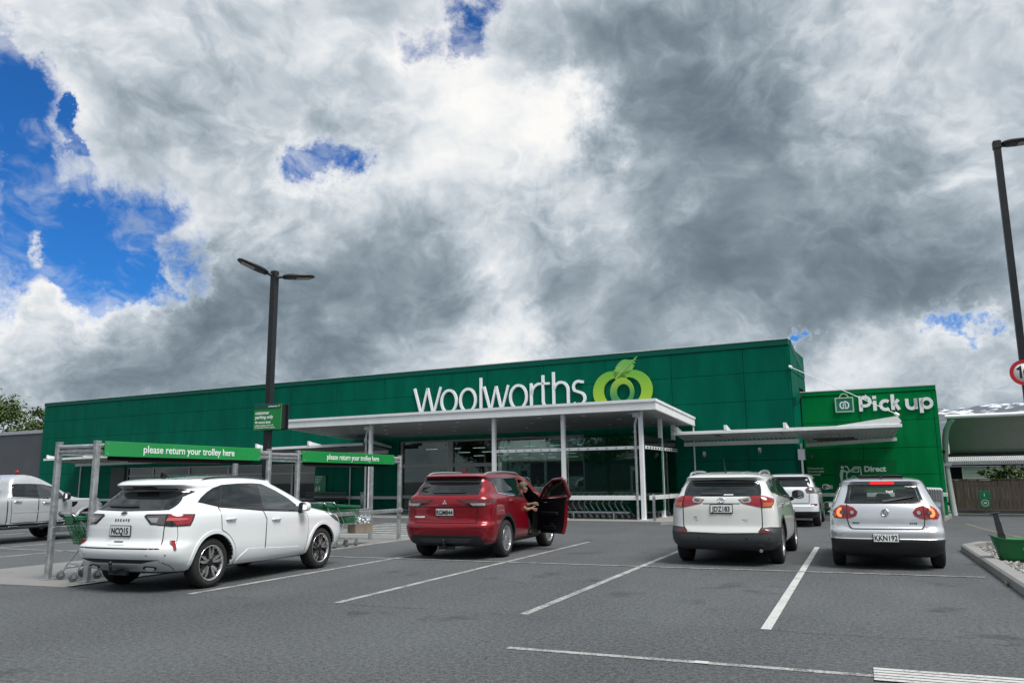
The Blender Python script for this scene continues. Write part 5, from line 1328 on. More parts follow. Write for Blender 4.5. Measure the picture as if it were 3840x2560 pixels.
KEYS = ('z', 'xr', 'w', 'xf', 'br', 'rx', 'ry', 'ri', 'bf', 'fx', 'fy', 'fi')
class Shell:
    """car body: stacked plan outlines from sill to roof. x runs forward from the rear bumper, y to the left"""
    XC, YC, RC = .55, .52, .45
    def __init__(s, rows):
        full = []; cur = dict(br=.08, rx=.30, ry=.26, ri=.02, bf=.10, fx=.5, fy=.4, fi=.05)
        for r in rows:
            cur.update(dict(zip(KEYS[:4], r[:4])))
            if len(r) > 4: cur.update(r[4])
            full.append([cur[k] for k in KEYS])
        n = len(full); t = [0.0]
        for a, b in zip(full, full[1:]): t.append(t[-1]+max(.02, abs(b[0]-a[0]), abs(b[1]-a[1])*.7, abs(b[3]-a[3])*.35, abs(b[2]-a[2])))
        qs = []
        for i in range(n-1):
            k = max(2, int((t[i+1]-t[i])/.028)); qs += [t[i]+(t[i+1]-t[i])*j/k for j in range(k)]
        qs.append(t[-1])
        cols = list(zip(*full)); rings = []
        for q in qs: rings.append(s.ring(*[pchip(t, c, q) for c in cols]))
        s.n = len(rings[0]); s.zs = [r[0][2] for r in rings]
        vs = [p for r in rings for p in r]; k = s.n
        fs = [(i*k+j, i*k+(j+1) % k, (i+1)*k+(j+1) % k, (i+1)*k+j) for i in range(len(rings)-1) for j in range(k)]
        def cen(r): return (sum(p[0] for p in r)/k, 0, r[0][2])
        vs.append(cen(rings[0])); vs.append(cen(rings[-1])); b = len(vs)
        fs += [(b-2, (j+1) % k, j) for j in range(k)]; o = (len(rings)-1)*k
        fs += [(b-1, o+j, o+(j+1) % k) for j in range(k)]
        s.vs, s.fs = vs, fs
        me = bpy.data.meshes.new('shell'); me.from_pydata(vs, [], fs); me.update()
        bm = bmesh.new(); bm.from_mesh(me); bmesh.ops.recalc_face_normals(bm, faces=bm.faces); bm.to_mesh(me); bm.free()
        s.me = me
        me.calc_loop_triangles()
        s.tri = [tuple(l.vertices) for l in me.loop_triangles]; s.co = [v.co.copy() for v in me.vertices]; s.no = [v.normal.copy() for v in me.vertices]
        s.bvh = BVHTree.FromPolygons(s.co, s.tri)
        s.L = max(v[0] for v in vs)
    def ring(s, z, xr, w, xf, br, rx, ry, ri, bf, fx, fy, fi):
        wr, wf = w-ri, w-fi; rx = min(rx, (xf-xr)*.35); fx = min(fx, (xf-xr)*.4); ry = min(ry, wr*.8); fy = min(fy, wf*.8)
        h = []
        for i in range(9): y = (wr-ry)*i/8; h.append((xr+br*(y/wr)**2, y))
        x0 = h[-1][0]
        for i in range(1, 9): a = pi/2*i/8; h.append((x0+rx*(1-cos(a)), wr-ry+ry*sin(a)))
        f0 = xf-bf*((wf-fy)/wf)**2; xa, xb = x0+rx, f0-fx; xm = (xa+xb)/2; ns = 34
        for i in range(1, ns):
            x = xa+(xb-xa)*i/ns; d = (x-xm)/(xb-xm) if x > xm else (xm-x)/(xm-xa)
            h.append((x, w-(fi if x > xm else ri)*d**2.4))
        for i in range(0, 9): a = pi/2*i/8; h.append((f0-fx*(1-sin(a)), wf-fy+fy*cos(a)))
        for i in range(1, 9): y = (wf-fy)*(1-i/8); h.append((xf-bf*(y/wf)**2, y))
        return [(x, y, z) for x, y in h] + [(x, -y, z) for x, y in h[-2:0:-1]]
    def cast(s, o, d):
        p, nrm, i, _ = s.bvh.ray_cast(Vector(o), Vector(d))
        if p is None:
            p, nrm, i, _ = s.bvh.find_nearest(Vector(o)+Vector(d)*1.6)
        tr = s.tri[i]; w = poly_3d_calc([s.co[k] for k in tr], p)
        n = sum((s.no[k]*q for k, q in zip(tr, w)), Vector()).normalized()
        return p, n
    def at(s, view, u, v):
        if view == 'R': return s.cast((u, -3, v), (0, 1, 0))
        if view == 'L': return s.cast((u, 3, v), (0, -1, 0))
        if view == 'T': return s.cast((u, v, 4), (0, 0, -1))
        if view == 'F': return s.cast((s.L+3, u, v), (-1, 0, 0))
        if view == 'W':           # u runs along the rear, round the corner and on along the flank
            sg = 1 if u >= 0 else -1; a = abs(u)
            if a <= s.YC: return s.cast((-3, u, v), (1, 0, 0))
            th = (a-s.YC)/s.RC
            if th <= pi/2:
                d = Vector((-cos(th), sg*sin(th), 0)); c = Vector((s.XC, sg*s.YC, v)); return s.cast(c+d*3, -d)
            x = s.XC+(a-s.YC-s.RC*pi/2); return s.cast((x, sg*3, v), (0, -sg, 0))
    @classmethod
    def wrap_u(c, p):
        """the u of a point on the shell"""
        a = abs(p.y); sg = 1 if p.y >= 0 else -1
        if p.x >= c.XC: return sg*(c.YC+c.RC*pi/2+p.x-c.XC)
        if a <= c.YC: return p.y
        return sg*(c.YC+c.RC*atan2(a-c.YC, c.XC-p.x))
    def body(s, name, mats, parent, wheels, cut=None, floor_z=None, zone=None, extra=()):
        me = s.me.copy(); me.name = name
        for m in mats: me.materials.append(m)
        for p in me.polygons:
            p.use_smooth = True
            if zone: p.material_index = zone(p.center)
        o = bpy.data.objects.new(name, me); COL.objects.link(o)
        tmp = []
        for x, z, r, w, dep in wheels:
            for sg in (-1, 1):
                mb = MB().lathe([(0, -dep), (r, -dep), (r, .25), (0, .25)], 40, 0, axis_m((x, sg*w, z), (1, 0, 0), (0, 0, -sg), (0, sg, 0)), False)
                tmp.append(mb.build('cutter', M['well'], weld=True))
        tmp += list(extra)
        for c in tmp:
            md = o.modifiers.new('b', 'BOOLEAN'); md.operation = 'DIFFERENCE'; md.solver = 'EXACT'; md.object = c
            try: md.material_mode = 'TRANSFER'
            except Exception: pass
        bpy.context.view_layer.update()
        me2 = bpy.data.meshes.new_from_object(o.evaluated_get(bpy.context.evaluated_depsgraph_get()))
        o.modifiers.clear(); o.data = me2; me2.name = name
        for c in tmp: bpy.data.objects.remove(c)
        me2.set_sharp_from_angle(angle=radians(42))
        o.parent = parent
        return o
    def panel(s, name, poly, m, parent, view='R', off=.003, thick=.008, step=.055, mirror=False):
        out = []
        P = []; n = len(poly)
        for i in range(n):
            a, b = Vector(poly[i]), Vector(poly[(i+1) % n]); k = max(1, int((b-a).length/step+.5))
            P += [a+(b-a)*j/k for j in range(k)]
        nb = len(P)
        def inside(q):
            c = False; j = nb-1
            for i in range(nb):
                if (P[i].y > q.y) != (P[j].y > q.y) and q.x < (P[j].x-P[i].x)*(q.y-P[i].y)/(P[j].y-P[i].y)+P[i].x: c = not c
                j = i
            return c
        x0, x1 = min(p.x for p in P), max(p.x for p in P); y0, y1 = min(p.y for p in P), max(p.y for p in P)
        pts = list(P); j = 1
        y = y0+step*.6
        while y < y1:
            x = x0+step*(.5 if j % 2 else 1.0); j += 1
            while x < x1:
                q = Vector((x, y))
                if inside(q) and min((q-p).length_squared for p in P) > (step*.45)**2: pts.append(q)
                x += step
            y += step*.9
        res = delaunay_2d_cdt(pts, [], [list(range(nb))], 1, 1e-6)
        v2, tris = res[0], res[2]
        for sg in ((1, -1) if mirror else (1,)):
            vs, ns = [], []
            for q in v2:
                if view in ('R', 'L'): p, nn = s.at('R' if (view == 'R') == (sg == 1) else 'L', q.x, q.y)
                elif view == 'T': p, nn = s.at('T', q.x, q.y*sg)
                else: p, nn = s.at(view, q.x*sg, q.y)
                vs.append(p+nn*off); ns.append(nn)
            fl = []
            for t in tris:
                t = list(t)
                if len(t) == 3 and (vs[t[1]]-vs[t[0]]).cross(vs[t[2]]-vs[t[0]]).dot(ns[t[0]]) < 0: t.reverse()
                fl.append(t)
            cnt = {}
            for t in fl:
                for a, b in zip(t, t[1:]+t[:1]): cnt[a, b] = 1
            rim = [(a, b) for a, b in cnt if (b, a) not in cnt]
            V = [tuple(v) for v in vs]; F = list(fl); top = len(F); mp = {}
            for a, b in rim:
                for q in (a, b):
                    if q not in mp:
                        mp[q] = (len(V), len(V)+1); V.append(tuple(vs[q])); V.append(tuple(vs[q]-ns[q]*(thick+off)))
                F.append([mp[b][0], mp[a][0], mp[a][1], mp[b][1]])
            me = bpy.data.meshes.new(name); me.from_pydata(V, [], F); me.update(); me.materials.append(m)
            for i, p in enumerate(me.polygons): p.use_smooth = i < top
            nn = [ns[i] if i < len(ns) else Vector((0, 0, 0)) for i in range(len(V))]
            loops = [Vector((0, 0, 0))]*len(me.loops)
            for i, p in enumerate(me.polygons):
                for li in p.loop_indices:
                    vi = me.loops[li].vertex_index
                    loops[li] = ns[vi] if (i < top and vi < len(ns)) else p.normal
            me.normals_split_custom_set(loops)
            o = bpy.data.objects.new(name, me); COL.objects.link(o); o.parent = parent; out.append(o)
        return out if mirror else out[0]
    def seam(s, name, pts, m, parent, view='R', w=.010, off=.0018, closed=False, mirror=False, step=.05):
        """thin dark joint line lying on the shell"""
        P = []
        Q = [Vector(p) for p in pts]
        if closed: Q.append(Q[0])
        for a, b in zip(Q, Q[1:]):
            k = max(1, int((b-a).length/step+.5)); P += [a+(b-a)*j/k for j in range(k)]
        P.append(Q[-1]); r = []
        for sg in ((1, -1) if mirror else (1,)):
            vs = []
            for i, p in enumerate(P):
                t = (P[min(i+1, len(P)-1)]-P[max(i-1, 0)]).normalized(); nn = Vector((-t.y, t.x))*w/2
                for q in (p+nn, p-nn):
                    if view in ('R', 'L'): c, no = s.at('R' if (view == 'R') == (sg == 1) else 'L', q.x, q.y)
                    elif view == 'T': c, no = s.at('T', q.x, q.y*sg)
                    else: c, no = s.at(view, q.x*sg, q.y)
                    vs.append(c+no*off)
            mb = MB().add(vs, [(2*i, 2*i+1, 2*i+3, 2*i+2) for i in range(len(P)-1)]); r.append(mb.build(name, m, parent))
        return r if mirror else r[0]
    def frame(s, view, u, v):
        """matrix on the shell: local Z outward, local Y up along the surface, local X to the right as seen"""
        p, n = s.at(view, u, v); up = Vector((0, 0, 1)); x = up.cross(n)
        x = x.normalized() if x.length > .05 else Vector((0, -1, 0)); y = n.cross(x)
        return axis_m(p, x, y, n)

def paint(name, col, metal=0.0, rough=.28, flake=0.0):
    m = mat(name, col, rough, metal, coat=1.0, spec=.5)
    return m
M['car_glass'] = mat('tinted_car_glass', (.006, .008, .009), .03, coat=.0, spec=1.0)
M['car_glass_light'] = mat('clear_car_glass', (.020, .027, .027), .03, spec=1.0)
for _k, _i in (('car_glass', 1.75), ('car_glass_light', 2.05)):
    M[_k].node_tree.nodes['Principled BSDF'].inputs['IOR'].default_value = _i; M[_k].node_tree.nodes['Principled BSDF'].inputs['Specular IOR Level'].default_value = .5
M['clear_glass'] = glass_mat('see_through_car_glass', (.72, .82, .80), .78)
M['lamp_red'] = mat('tail_lamp_red', (.26, .006, .012), .12, coat=1.0)
M['lamp_dark_red'] = mat('tail_lamp_dark_red', (.10, .004, .008), .12, coat=1.0)
M['lamp_clear'] = mat('lamp_clear_lens', (.42, .42, .42), .15, .5, coat=1.0)
M['lamp_smoke'] = mat('lamp_smoked_lens', (.09, .075, .078), .12, coat=1.0)
M['lamp_amber'] = mat('lamp_amber_lens', (.45, .10, .02), .15, coat=1.0)
M['lamp_lit'] = mat('lit_brake_lamp', (.6, .02, .02), .3, emit=(1, .012, .012), estr=.8)
M['lamp_lit_hot'] = mat('lit_lamp_core', (.7, .1, .03), .3, emit=(1, .085, .02), estr=1.6)
M['cladding_plastic'] = mat('grey_bumper_plastic', (.045, .05, .056), .5, var=.08, vscale=5)
M['plate'] = mat('plate_white', (.66, .68, .68), .45)
M['plate_ink'] = mat('plate_black', (.008, .008, .01), .5)
M['gloss_black'] = mat('gloss_black_trim', (.008, .008, .009), .08, coat=.6)
M['rim_silver'] = mat('alloy_silver', (.62, .63, .64), .25, .85)
M['rim_machined'] = mat('machined_alloy', (.78, .78, .78), .18, .95)
M['rim_dark'] = mat('dark_alloy', (.025, .026, .028), .35, .5)
M['rim_grey'] = mat('grey_alloy', (.34, .35, .36), .3, .8)

def wheel(car, x, y, z, R, width, rim, style, steer=0.0):
    """road wheel: tyre and rim; y is the outer face"""
    sg = 1 if y > 0 else -1
    w = bpy.data.objects.new('wheel', None); COL.objects.link(w); w.parent = car; w.empty_display_size = .1
    w.location = (x, y, z); w.rotation_euler = (0, 0, steer)
    A = axis_m((0, 0, 0), (1, 0, 0), (0, 0, -sg), (0, sg, 0))       # local Z outward
    W_ = width
    prof = [(rim-.012, -W_+.02), (rim+.02, -W_+.004), (R-.055, -W_), (R-.018, -W_+.012), (R, -W_+.045), (R, -.045), (R-.018, -.012), (R-.045, -.001), (rim+.045, .003), (rim+.012, -.004), (rim-.005, -.016)]
    t = MB().lathe(prof, 56, 0, A)
    for k in range(3): t.lathe([(R-.001, -W_*(.3+.2*k)-.006), (R+.0008, -W_*(.3+.2*k)), (R-.001, -W_*(.3+.2*k)+.006)], 40, 0, A)
    t.build('tyre', M['rubber'], w)
    face, back = {'split': (M['rim_machined'], M['rim_dark']), 'multi': (M['rim_silver'], M['rim_grey']), 'five': (M['rim_silver'], M['rim_dark']), 'grey': (M['rim_grey'], M['rim_dark'])}[style]
    r = MB()
    r.lathe([(rim-.006, -.016), (rim+.004, -.004), (rim-.010, -.006), (rim-.022, -.02), (rim-.03, -.06), (rim-.04, -W_*.8)], 56, 0 if style != 'split' else 0, A)
    r.lathe([(0, -.085), (rim*.62, -.088), (rim-.03, -.10)], 40, 1, A)
    r.lathe([(0, -.018), (.032, -.019), (.055, -.024), (.062, -.05)], 28, 1 if style == 'split' else 0, A)
    def bar(a0, a1, w0, w1, r0, r1, d0, d1, mi):
        """tapered spoke from angle a0 at r0 to a1 at r1"""
        p0 = Vector((cos(a0)*r0, sin(a0)*r0)); p1 = Vector((cos(a1)*r1, sin(a1)*r1)); tt = (p1-p0).normalized(); q = Vector((-tt.y, tt.x))
        top = [p0-q*w0, p0+q*w0, p1+q*w1, p1-q*w1]; z = [d0, d0, d1, d1]
        vs = [(p.x, p.y, zz) for p, zz in zip(top, z)] + [(p.x*1.0, p.y*1.0, zz-.05) for p, zz in zip(top, z)]
        r.add(vs, [(0, 1, 2, 3), (0, 4, 5, 1), (1, 5, 6, 2), (2, 6, 7, 3), (3, 7, 4, 0)], mi, False, A)
    if style == 'split':
        for k in range(5):
            a = 2*pi*k/5+.3
            for s_ in (-1, 1):
                bar(a+s_*.14, a+s_*.20, .010, .022, .055, rim*.62, -.028, -.014, 0)
                bar(a+s_*.20, a+s_*.165, .022, .008, rim*.62, rim-.012, -.014, -.016, 0)
            bar(a, a, .004, .008, .05, rim-.02, -.045, -.035, 1)
            for s_ in (-1, 1): bar(a+.63+s_*.10, a+.63+s_*.12, .008, .014, .05, rim-.02, -.05, -.04, 1)
    elif style == 'multi':
        for k in range(9):
            a = 2*pi*k/9+.1
            for s_ in (-1, 1): bar(a+s_*.10, a+s_*.16, .010, .014, .04, rim-.012, -.026, -.014, 0)
    elif style == 'five':
        for k in range(5):
            a = 2*pi*k/5+.2
            for s_ in (-1, 1): bar(a+s_*.22, a+s_*.17, .014, .020, .05, rim-.012, -.024, -.015, 0)
    else:
        for k in range(6):
            a = 2*pi*k/6
            for s_ in (-1, 1): bar(a+s_*.2, a+s_*.12, .014, .018, .05, rim-.012, -.026, -.018, 0)
    for k in range(5):
        a = 2*pi*k/5; r.cyl((.036*cos(a), .036*sin(a), -.03), (.036*cos(a), .036*sin(a), -.016), .006, n=6, mi=1, M=A)
    r.build('rim', [face, back], w)
    MB().lathe([(.05, -.10), (.15, -.10), (.15, -.115), (.05, -.115)], 28, 0, A, False, True).build('brake_disc', M['steel_dark'], w)
    return w

def plate(sh, car, u, z, text, frame=.012, tilt=0.0, w=.36, h=.125, ink=.118, sub=None, lift=.004):
    F = sh.frame('W', u, z) @ Matrix.Rotation(tilt, 4, 'X') @ Matrix.Translation((0, 0, lift))
    p = bpy.data.objects.new('number_plate', MB().bbox(-w/2-frame, w/2+frame, -h/2-frame*1.3, h/2+frame, 0, .014, .004).build('tmp', M['plate_ink']).data)
    bpy.data.objects.remove(bpy.data.objects['tmp']); COL.objects.link(p); p.parent = car; p.matrix_local = F
    MB().bbox(-w/2, w/2, -h/2, h/2, .012, .0165, .003).build('plate_face', M['plate'], p)
    text_part(p, text, ink, None, M['plate_ink'], 'plate_number', .0026, .003, .80, 'CENTER', matx=Matrix.Translation((0, -ink*.36, .019)))
    return p
def letters(sh, car, view, u, v, text, size, m, name='badge', bold=.002, sx=1.0, align='CENTER', depth=.006):
    F = sh.frame(view, u, v) @ Matrix.Translation((0, -size*.36, .006))
    return text_part(car, text, size, None, m, name, bold, depth, sx, align, matx=F)
def on(sh, car, view, u, v, mb, name, m, lift=0.0, parent=None):
    """a small fitting placed on the shell"""
    o = mb.build(name, m); o.data.transform(sh.frame(view, u, v) @ Matrix.Translation((0, 0, lift))); o.parent = parent or car
    return o
def mirror_unit(sh, car, x, y, z, m, sg, w=.22, h=.15, glass=None):
    mb = MB()
    A = Matrix.Translation((x, sg*y, z))
    vs = []; n = 18; prof = [(-.055, .92), (-.03, 1.0), (.03, .98), (.075, .80), (.105, .5), (.115, .15)]
    for px, k in prof:
        for j in range(n):
            a = 2*pi*j/n; c, s_ = cos(a), sin(a)
            vs.append((px+.02*c, (w/2*k)*abs(c)**.7*(1 if c > 0 else -1), (h/2*k)*abs(s_)**.75*(1 if s_ > 0 else -1)))
    k = len(prof)
    mb.add(vs, [(i*n+j, i*n+(j+1) % n, (i+1)*n+(j+1) % n, (i+1)*n+j) for i in range(k-1) for j in range(n)] + [[(k-1)*n+j for j in range(n)]], 0, True, A)
    o = mb.build('door_mirror', m, car)
    g = MB().add([(-.052+.02*cos(2*pi*j/n), w/2*.86*abs(cos(2*pi*j/n))**.7*(1 if cos(2*pi*j/n) > 0 else -1), h/2*.84*abs(sin(2*pi*j/n))**.75*(1 if sin(2*pi*j/n) > 0 else -1)) for j in range(n)], [list(range(n))], 0, False, A)
    g.build('mirror_glass', mat('mirror_glass', (.75, .8, .85), .02, 1.0) if 'mirror_glass' not in bpy.data.materials else bpy.data.materials['mirror_glass'], o)
    b = MB().add([vs[j] for j in range(n)], [list(range(n))], 0, False, A @ Matrix.Translation((.003, 0, 0)))
    b.build('mirror_back', M['black_plastic'], o)
    s = MB().tube([(x+.03, sg*(y-w*.4), z-h*.42), (x+.06, sg*(y-w*.75), z-h*.55)], [.035, .045], 8); s.build('mirror_arm', M['black_plastic'], o)
    return o
def handle(sh, door, view, u, v, m, L_=.20, tilt=0.0):
    F = sh.frame(view, u, v) @ Matrix.Rotation(tilt, 4, 'Z')
    mb = MB().tube([(-L_/2, 0, .004), (-L_/2+.02, 0, .03), (L_/2-.02, 0, .03), (L_/2, 0, .004)], [.012, .015, .015, .012], 8, M=F)
    o = mb.build('handle', m, door)
    MB().ball((0, 0, .0), .05, .030, .008, 14, 0, F).build('handle_recess', M['gap'] if m is M['chrome'] else M['shade_recess'], o)
    return o
M['shade_recess'] = mat('recess_shade_grey', (.45, .47, .48), .35)  # grey standing for shade in handle recesses and roof grooves; sensors share it
def roof_rail(sh, car, y, x0, x1, m, lift=.045, r=.016):
    pts = []; n = 16
    for i in range(n+1):
        f = i/n; x = x0+(x1-x0)*f; p, _ = sh.at('T', x, y)
        e = min(1, f/.10, (1-f)/.10); pts.append(p+Vector((0, 0, -.008+lift*e**.6)))
    return MB().tube(pts, [r*.7]+[r]*(n-1)+[r*.7], 8).build('roof_rail', m, car)
def fin(sh, car, x, m, y=0.0):
    p, _ = sh.at('T', x, y)
    pr = [(-.02, -.005), (.15, -.005), (.07, .03), (.0, .068), (-.015, .07)]
    return MB().prism(pr, -.02, .02, 0, axis_m(p+Vector((0, 0, -.002)), (1, 0, 0), (0, 0, 1), (0, -1, 0))).build('antenna_fin', m, car)
def arch_ring(sh, car, x, z, r0, r1, a0, a1, m, name='wheel_arch_trim', off=.012, mirror=True, step=.05):
    poly = [(x+r1*cos(radians(a0+(a1-a0)*i/22)), z+r1*sin(radians(a0+(a1-a0)*i/22))) for i in range(23)] + [(x+r0*cos(radians(a1+(a0-a1)*i/22)), z+r0*sin(radians(a1+(a0-a1)*i/22))) for i in range(23)]
    return sh.panel(name, poly, m, car, 'R', off, .02, step, mirror)
def arc2(x, z, r, a0, a1, n=12):
    return [(x+r*cos(radians(a0+(a1-a0)*i/n)), z+r*sin(radians(a0+(a1-a0)*i/n))) for i in range(n+1)]
def inset(poly, d):
    """polygon drawn in by d"""
    P = [Vector(p) for p in poly]; n = len(P)
    ar = sum(P[i].x*P[(i+1) % n].y-P[(i+1) % n].x*P[i].y for i in range(n)); sg = 1 if ar > 0 else -1; out = []
    for i in range(n):
        a = (P[i]-P[i-1]).normalized(); b = (P[(i+1) % n]-P[i]).normalized(); na = Vector((-a.y, a.x))*sg; nb = Vector((-b.y, b.x))*sg
        m = (na+nb); l = m.length
        if l < .3: out.append(tuple(P[i]+na*d)); continue
        m = m/l; out.append(tuple(P[i]+m*d/max(.45, m.dot(na))))
    return out

# shells ---------------------------------------------------------------
SH = {}
SH['esc'] = Shell([
 (.25, .28, .78, 4.28, dict(rx=.40, ry=.42, br=.10)), (.30, .20, .86, 4.38), (.42, .05, .918, 4.49), (.55, .0, .935, 4.55), (.62, .015, .936, 4.54), (.655, .085, .935, 4.53), (.70, .115, .934, 4.52),
 (.88, .12, .93, 4.41), (.94, .13, .925, 4.23, dict(fx=.7, fy=.5)), (1.0, .14, .915, 3.91), (1.05, .16, .895, 3.66, dict(ry=.38)), (1.085, .19, .868, 3.56, dict(rx=.36, ry=.30, ri=.05, fx=.35, fy=.30, bf=.14)),
 (1.12, .24, .842, 3.46), (1.25, .385, .795, 3.16), (1.38, .52, .735, 2.86), (1.41, .47, .72, 2.79), (1.445, .38, .70, 2.71), (1.49, .43, .66, 2.70, dict(fx=.3)), (1.53, .62, .60, 2.58, dict(ri=.08)), (1.56, .9, .52, 2.40), (1.58, 1.2, .36, 2.15), (1.588, 1.45, .2, 1.9)])
SH['red'] = Shell([
 (.24, .28, .78, 4.50), (.31, .12, .87, 4.62), (.45, .04, .92, 4.70), (.60, .0, .935, 4.72), (.66, .015, .935, 4.71), (.70, .065, .932, 4.70), (.82, .075, .93, 4.66),
 (1.0, .06, .925, 4.50, dict(fx=.6, fy=.45)), (1.12, .08, .905, 4.21), (1.18, .12, .875, 3.78, dict(rx=.26, ry=.18, ri=.04, fx=.35, fy=.3, bf=.14)), (1.21, .165, .845, 3.67), (1.35, .29, .795, 3.39), (1.49, .42, .74, 3.10), (1.52, .38, .725, 3.01),
 (1.555, .33, .70, 2.90), (1.585, .40, .65, 2.76, dict(ri=.07)), (1.61, .75, .57, 2.50), (1.625, 1.2, .40, 2.28), (1.63, 1.45, .2, 2.10)])
SH['rav'] = Shell([
 (.26, .24, .80, 4.35), (.33, .09, .885, 4.45), (.45, .0, .92, 4.52), (.57, .0, .925, 4.54), (.64, .05, .922, 4.52), (.80, .065, .92, 4.46),
 (.95, .075, .912, 4.28, dict(fx=.6, fy=.45)), (1.06, .095, .90, 4.10), (1.14, .12, .88, 3.75, dict(rx=.28, ry=.22, ri=.05, fx=.35, fy=.3, bf=.14)), (1.175, .155, .855, 3.65), (1.30, .27, .80, 3.39), (1.42, .38, .75, 3.14), (1.45, .34, .735, 3.07),
 (1.485, .29, .71, 2.97), (1.53, .42, .645, 2.77, dict(ri=.08)), (1.565, .8, .555, 2.53), (1.585, 1.2, .40, 2.35), (1.595, 1.45, .2, 2.17)])
SH['golf'] = Shell([
 (.20, .20, .74, 3.95), (.28, .08, .83, 4.08), (.40, .02, .86, 4.16), (.485, .0, .868, 4.17), (.50, .012, .868, 4.17), (.58, .0, .87, 4.15), (.63, .02, .868, 4.12), (.665, .07, .866, 4.1),
 (.80, .085, .86, 3.95, dict(fx=.6, fy=.45)), (.92, .11, .848, 3.5), (.99, .135, .832, 3.30, dict(rx=.28, ry=.20, ri=.05, fx=.35, fy=.3, bf=.14)), (1.035, .165, .805, 3.17), (1.2, .31, .735, 2.90), (1.34, .44, .675, 2.67), (1.365, .42, .66, 2.60),
 (1.395, .39, .635, 2.53), (1.425, .55, .585, 2.37, dict(ri=.07)), (1.45, .9, .48, 2.17), (1.46, 1.2, .3, 2.01), (1.463, 1.35, .15, 1.90)])
SH['far'] = Shell([
 (.26, .26, .78, 4.4), (.34, .10, .86, 4.5), (.47, .0, .89, 4.58), (.62, .0, .895, 4.58), (.66, .05, .893, 4.57), (.82, .06, .89, 4.5),
 (.98, .07, .885, 4.3, dict(fx=.6, fy=.45)), (1.1, .09, .87, 4.05), (1.16, .13, .845, 3.73, dict(rx=.24, ry=.18, ri=.04, fx=.35, fy=.3, bf=.14)), (1.19, .17, .82, 3.59), (1.33, .28, .77, 3.34), (1.46, .38, .715, 3.09), (1.49, .34, .70, 3.02),
 (1.52, .30, .68, 2.92), (1.56, .42, .62, 2.72, dict(ri=.07)), (1.59, .8, .54, 2.48), (1.605, 1.2, .38, 2.30), (1.61, 1.45, .2, 2.12)])
SH['ute'] = Shell([
 (.42, .12, .84, 4.77), (.52, .02, .90, 4.92), (.70, .0, .918, 4.99), (.90, .0, .918, 4.97), (1.0, .0, .912, 4.89, dict(fx=.6, fy=.45)), (1.06, .01, .905, 4.9), (1.10, .03, .89, 4.25, dict(rx=.12, ry=.12)), (1.13, 1.66, .865, 3.98, dict(br=.03, ri=.03, fx=.35, fy=.3, bf=.14)), (1.16, 1.70, .845, 3.88),
 (1.38, 1.76, .775, 3.46), (1.60, 1.84, .70, 3.02), (1.66, 1.92, .665, 2.88), (1.71, 2.1, .60, 2.70), (1.735, 2.3, .42, 2.55), (1.74, 2.38, .2, 2.46)])
POSE = {'esc': ((-9.46, 9.03), 92, .95), 'red': ((-7.33, 14.61), 93, 1.03), 'rav': ((-2.2, 15.05), 89.5, .95), 'golf': ((.34, 15.06), 90, .78), 'far': ((-2.05, 26.85), 90, .98), 'ute': ((-20.92+.28, 16.4-3.2), 95, 1.2)}
def car_root(key, name, label, cat='car'):
    (ax, ay), hd, ov = POSE[key]; h = radians(hd)
    loc = (ax-cos(h)*ov, ay-sin(h)*ov, 0)
    return thing(name, label, cat, loc, h)

# ------------------------------------------------------------------ the parked cars
def chrome_oval(rx, ry, m):
    return MB().prism([(rx*cos(2*pi*k/24), ry*sin(2*pi*k/24)) for k in range(24)], 0, .008)
M['tow_black'] = mat('tow_bar_black', (.03, .032, .034), .45, .5)
def tow_ball(car, x, y, z):
    mb = MB().tube([(x+.3, y, z-.12), (x+.06, y, z-.12), (x-.02, y, z-.10), (x-.04, y, z-.04)], .022, 8).ball((x-.04, y, z), .027, n=12).cyl((x-.04, y, z-.06), (x-.04, y, z-.02), .016, n=8)
    mb.box(x+.08, x+.14, y-.16, y+.16, z-.17, z-.11)
    return mb.build('tow_bar', M['tow_black'], car)

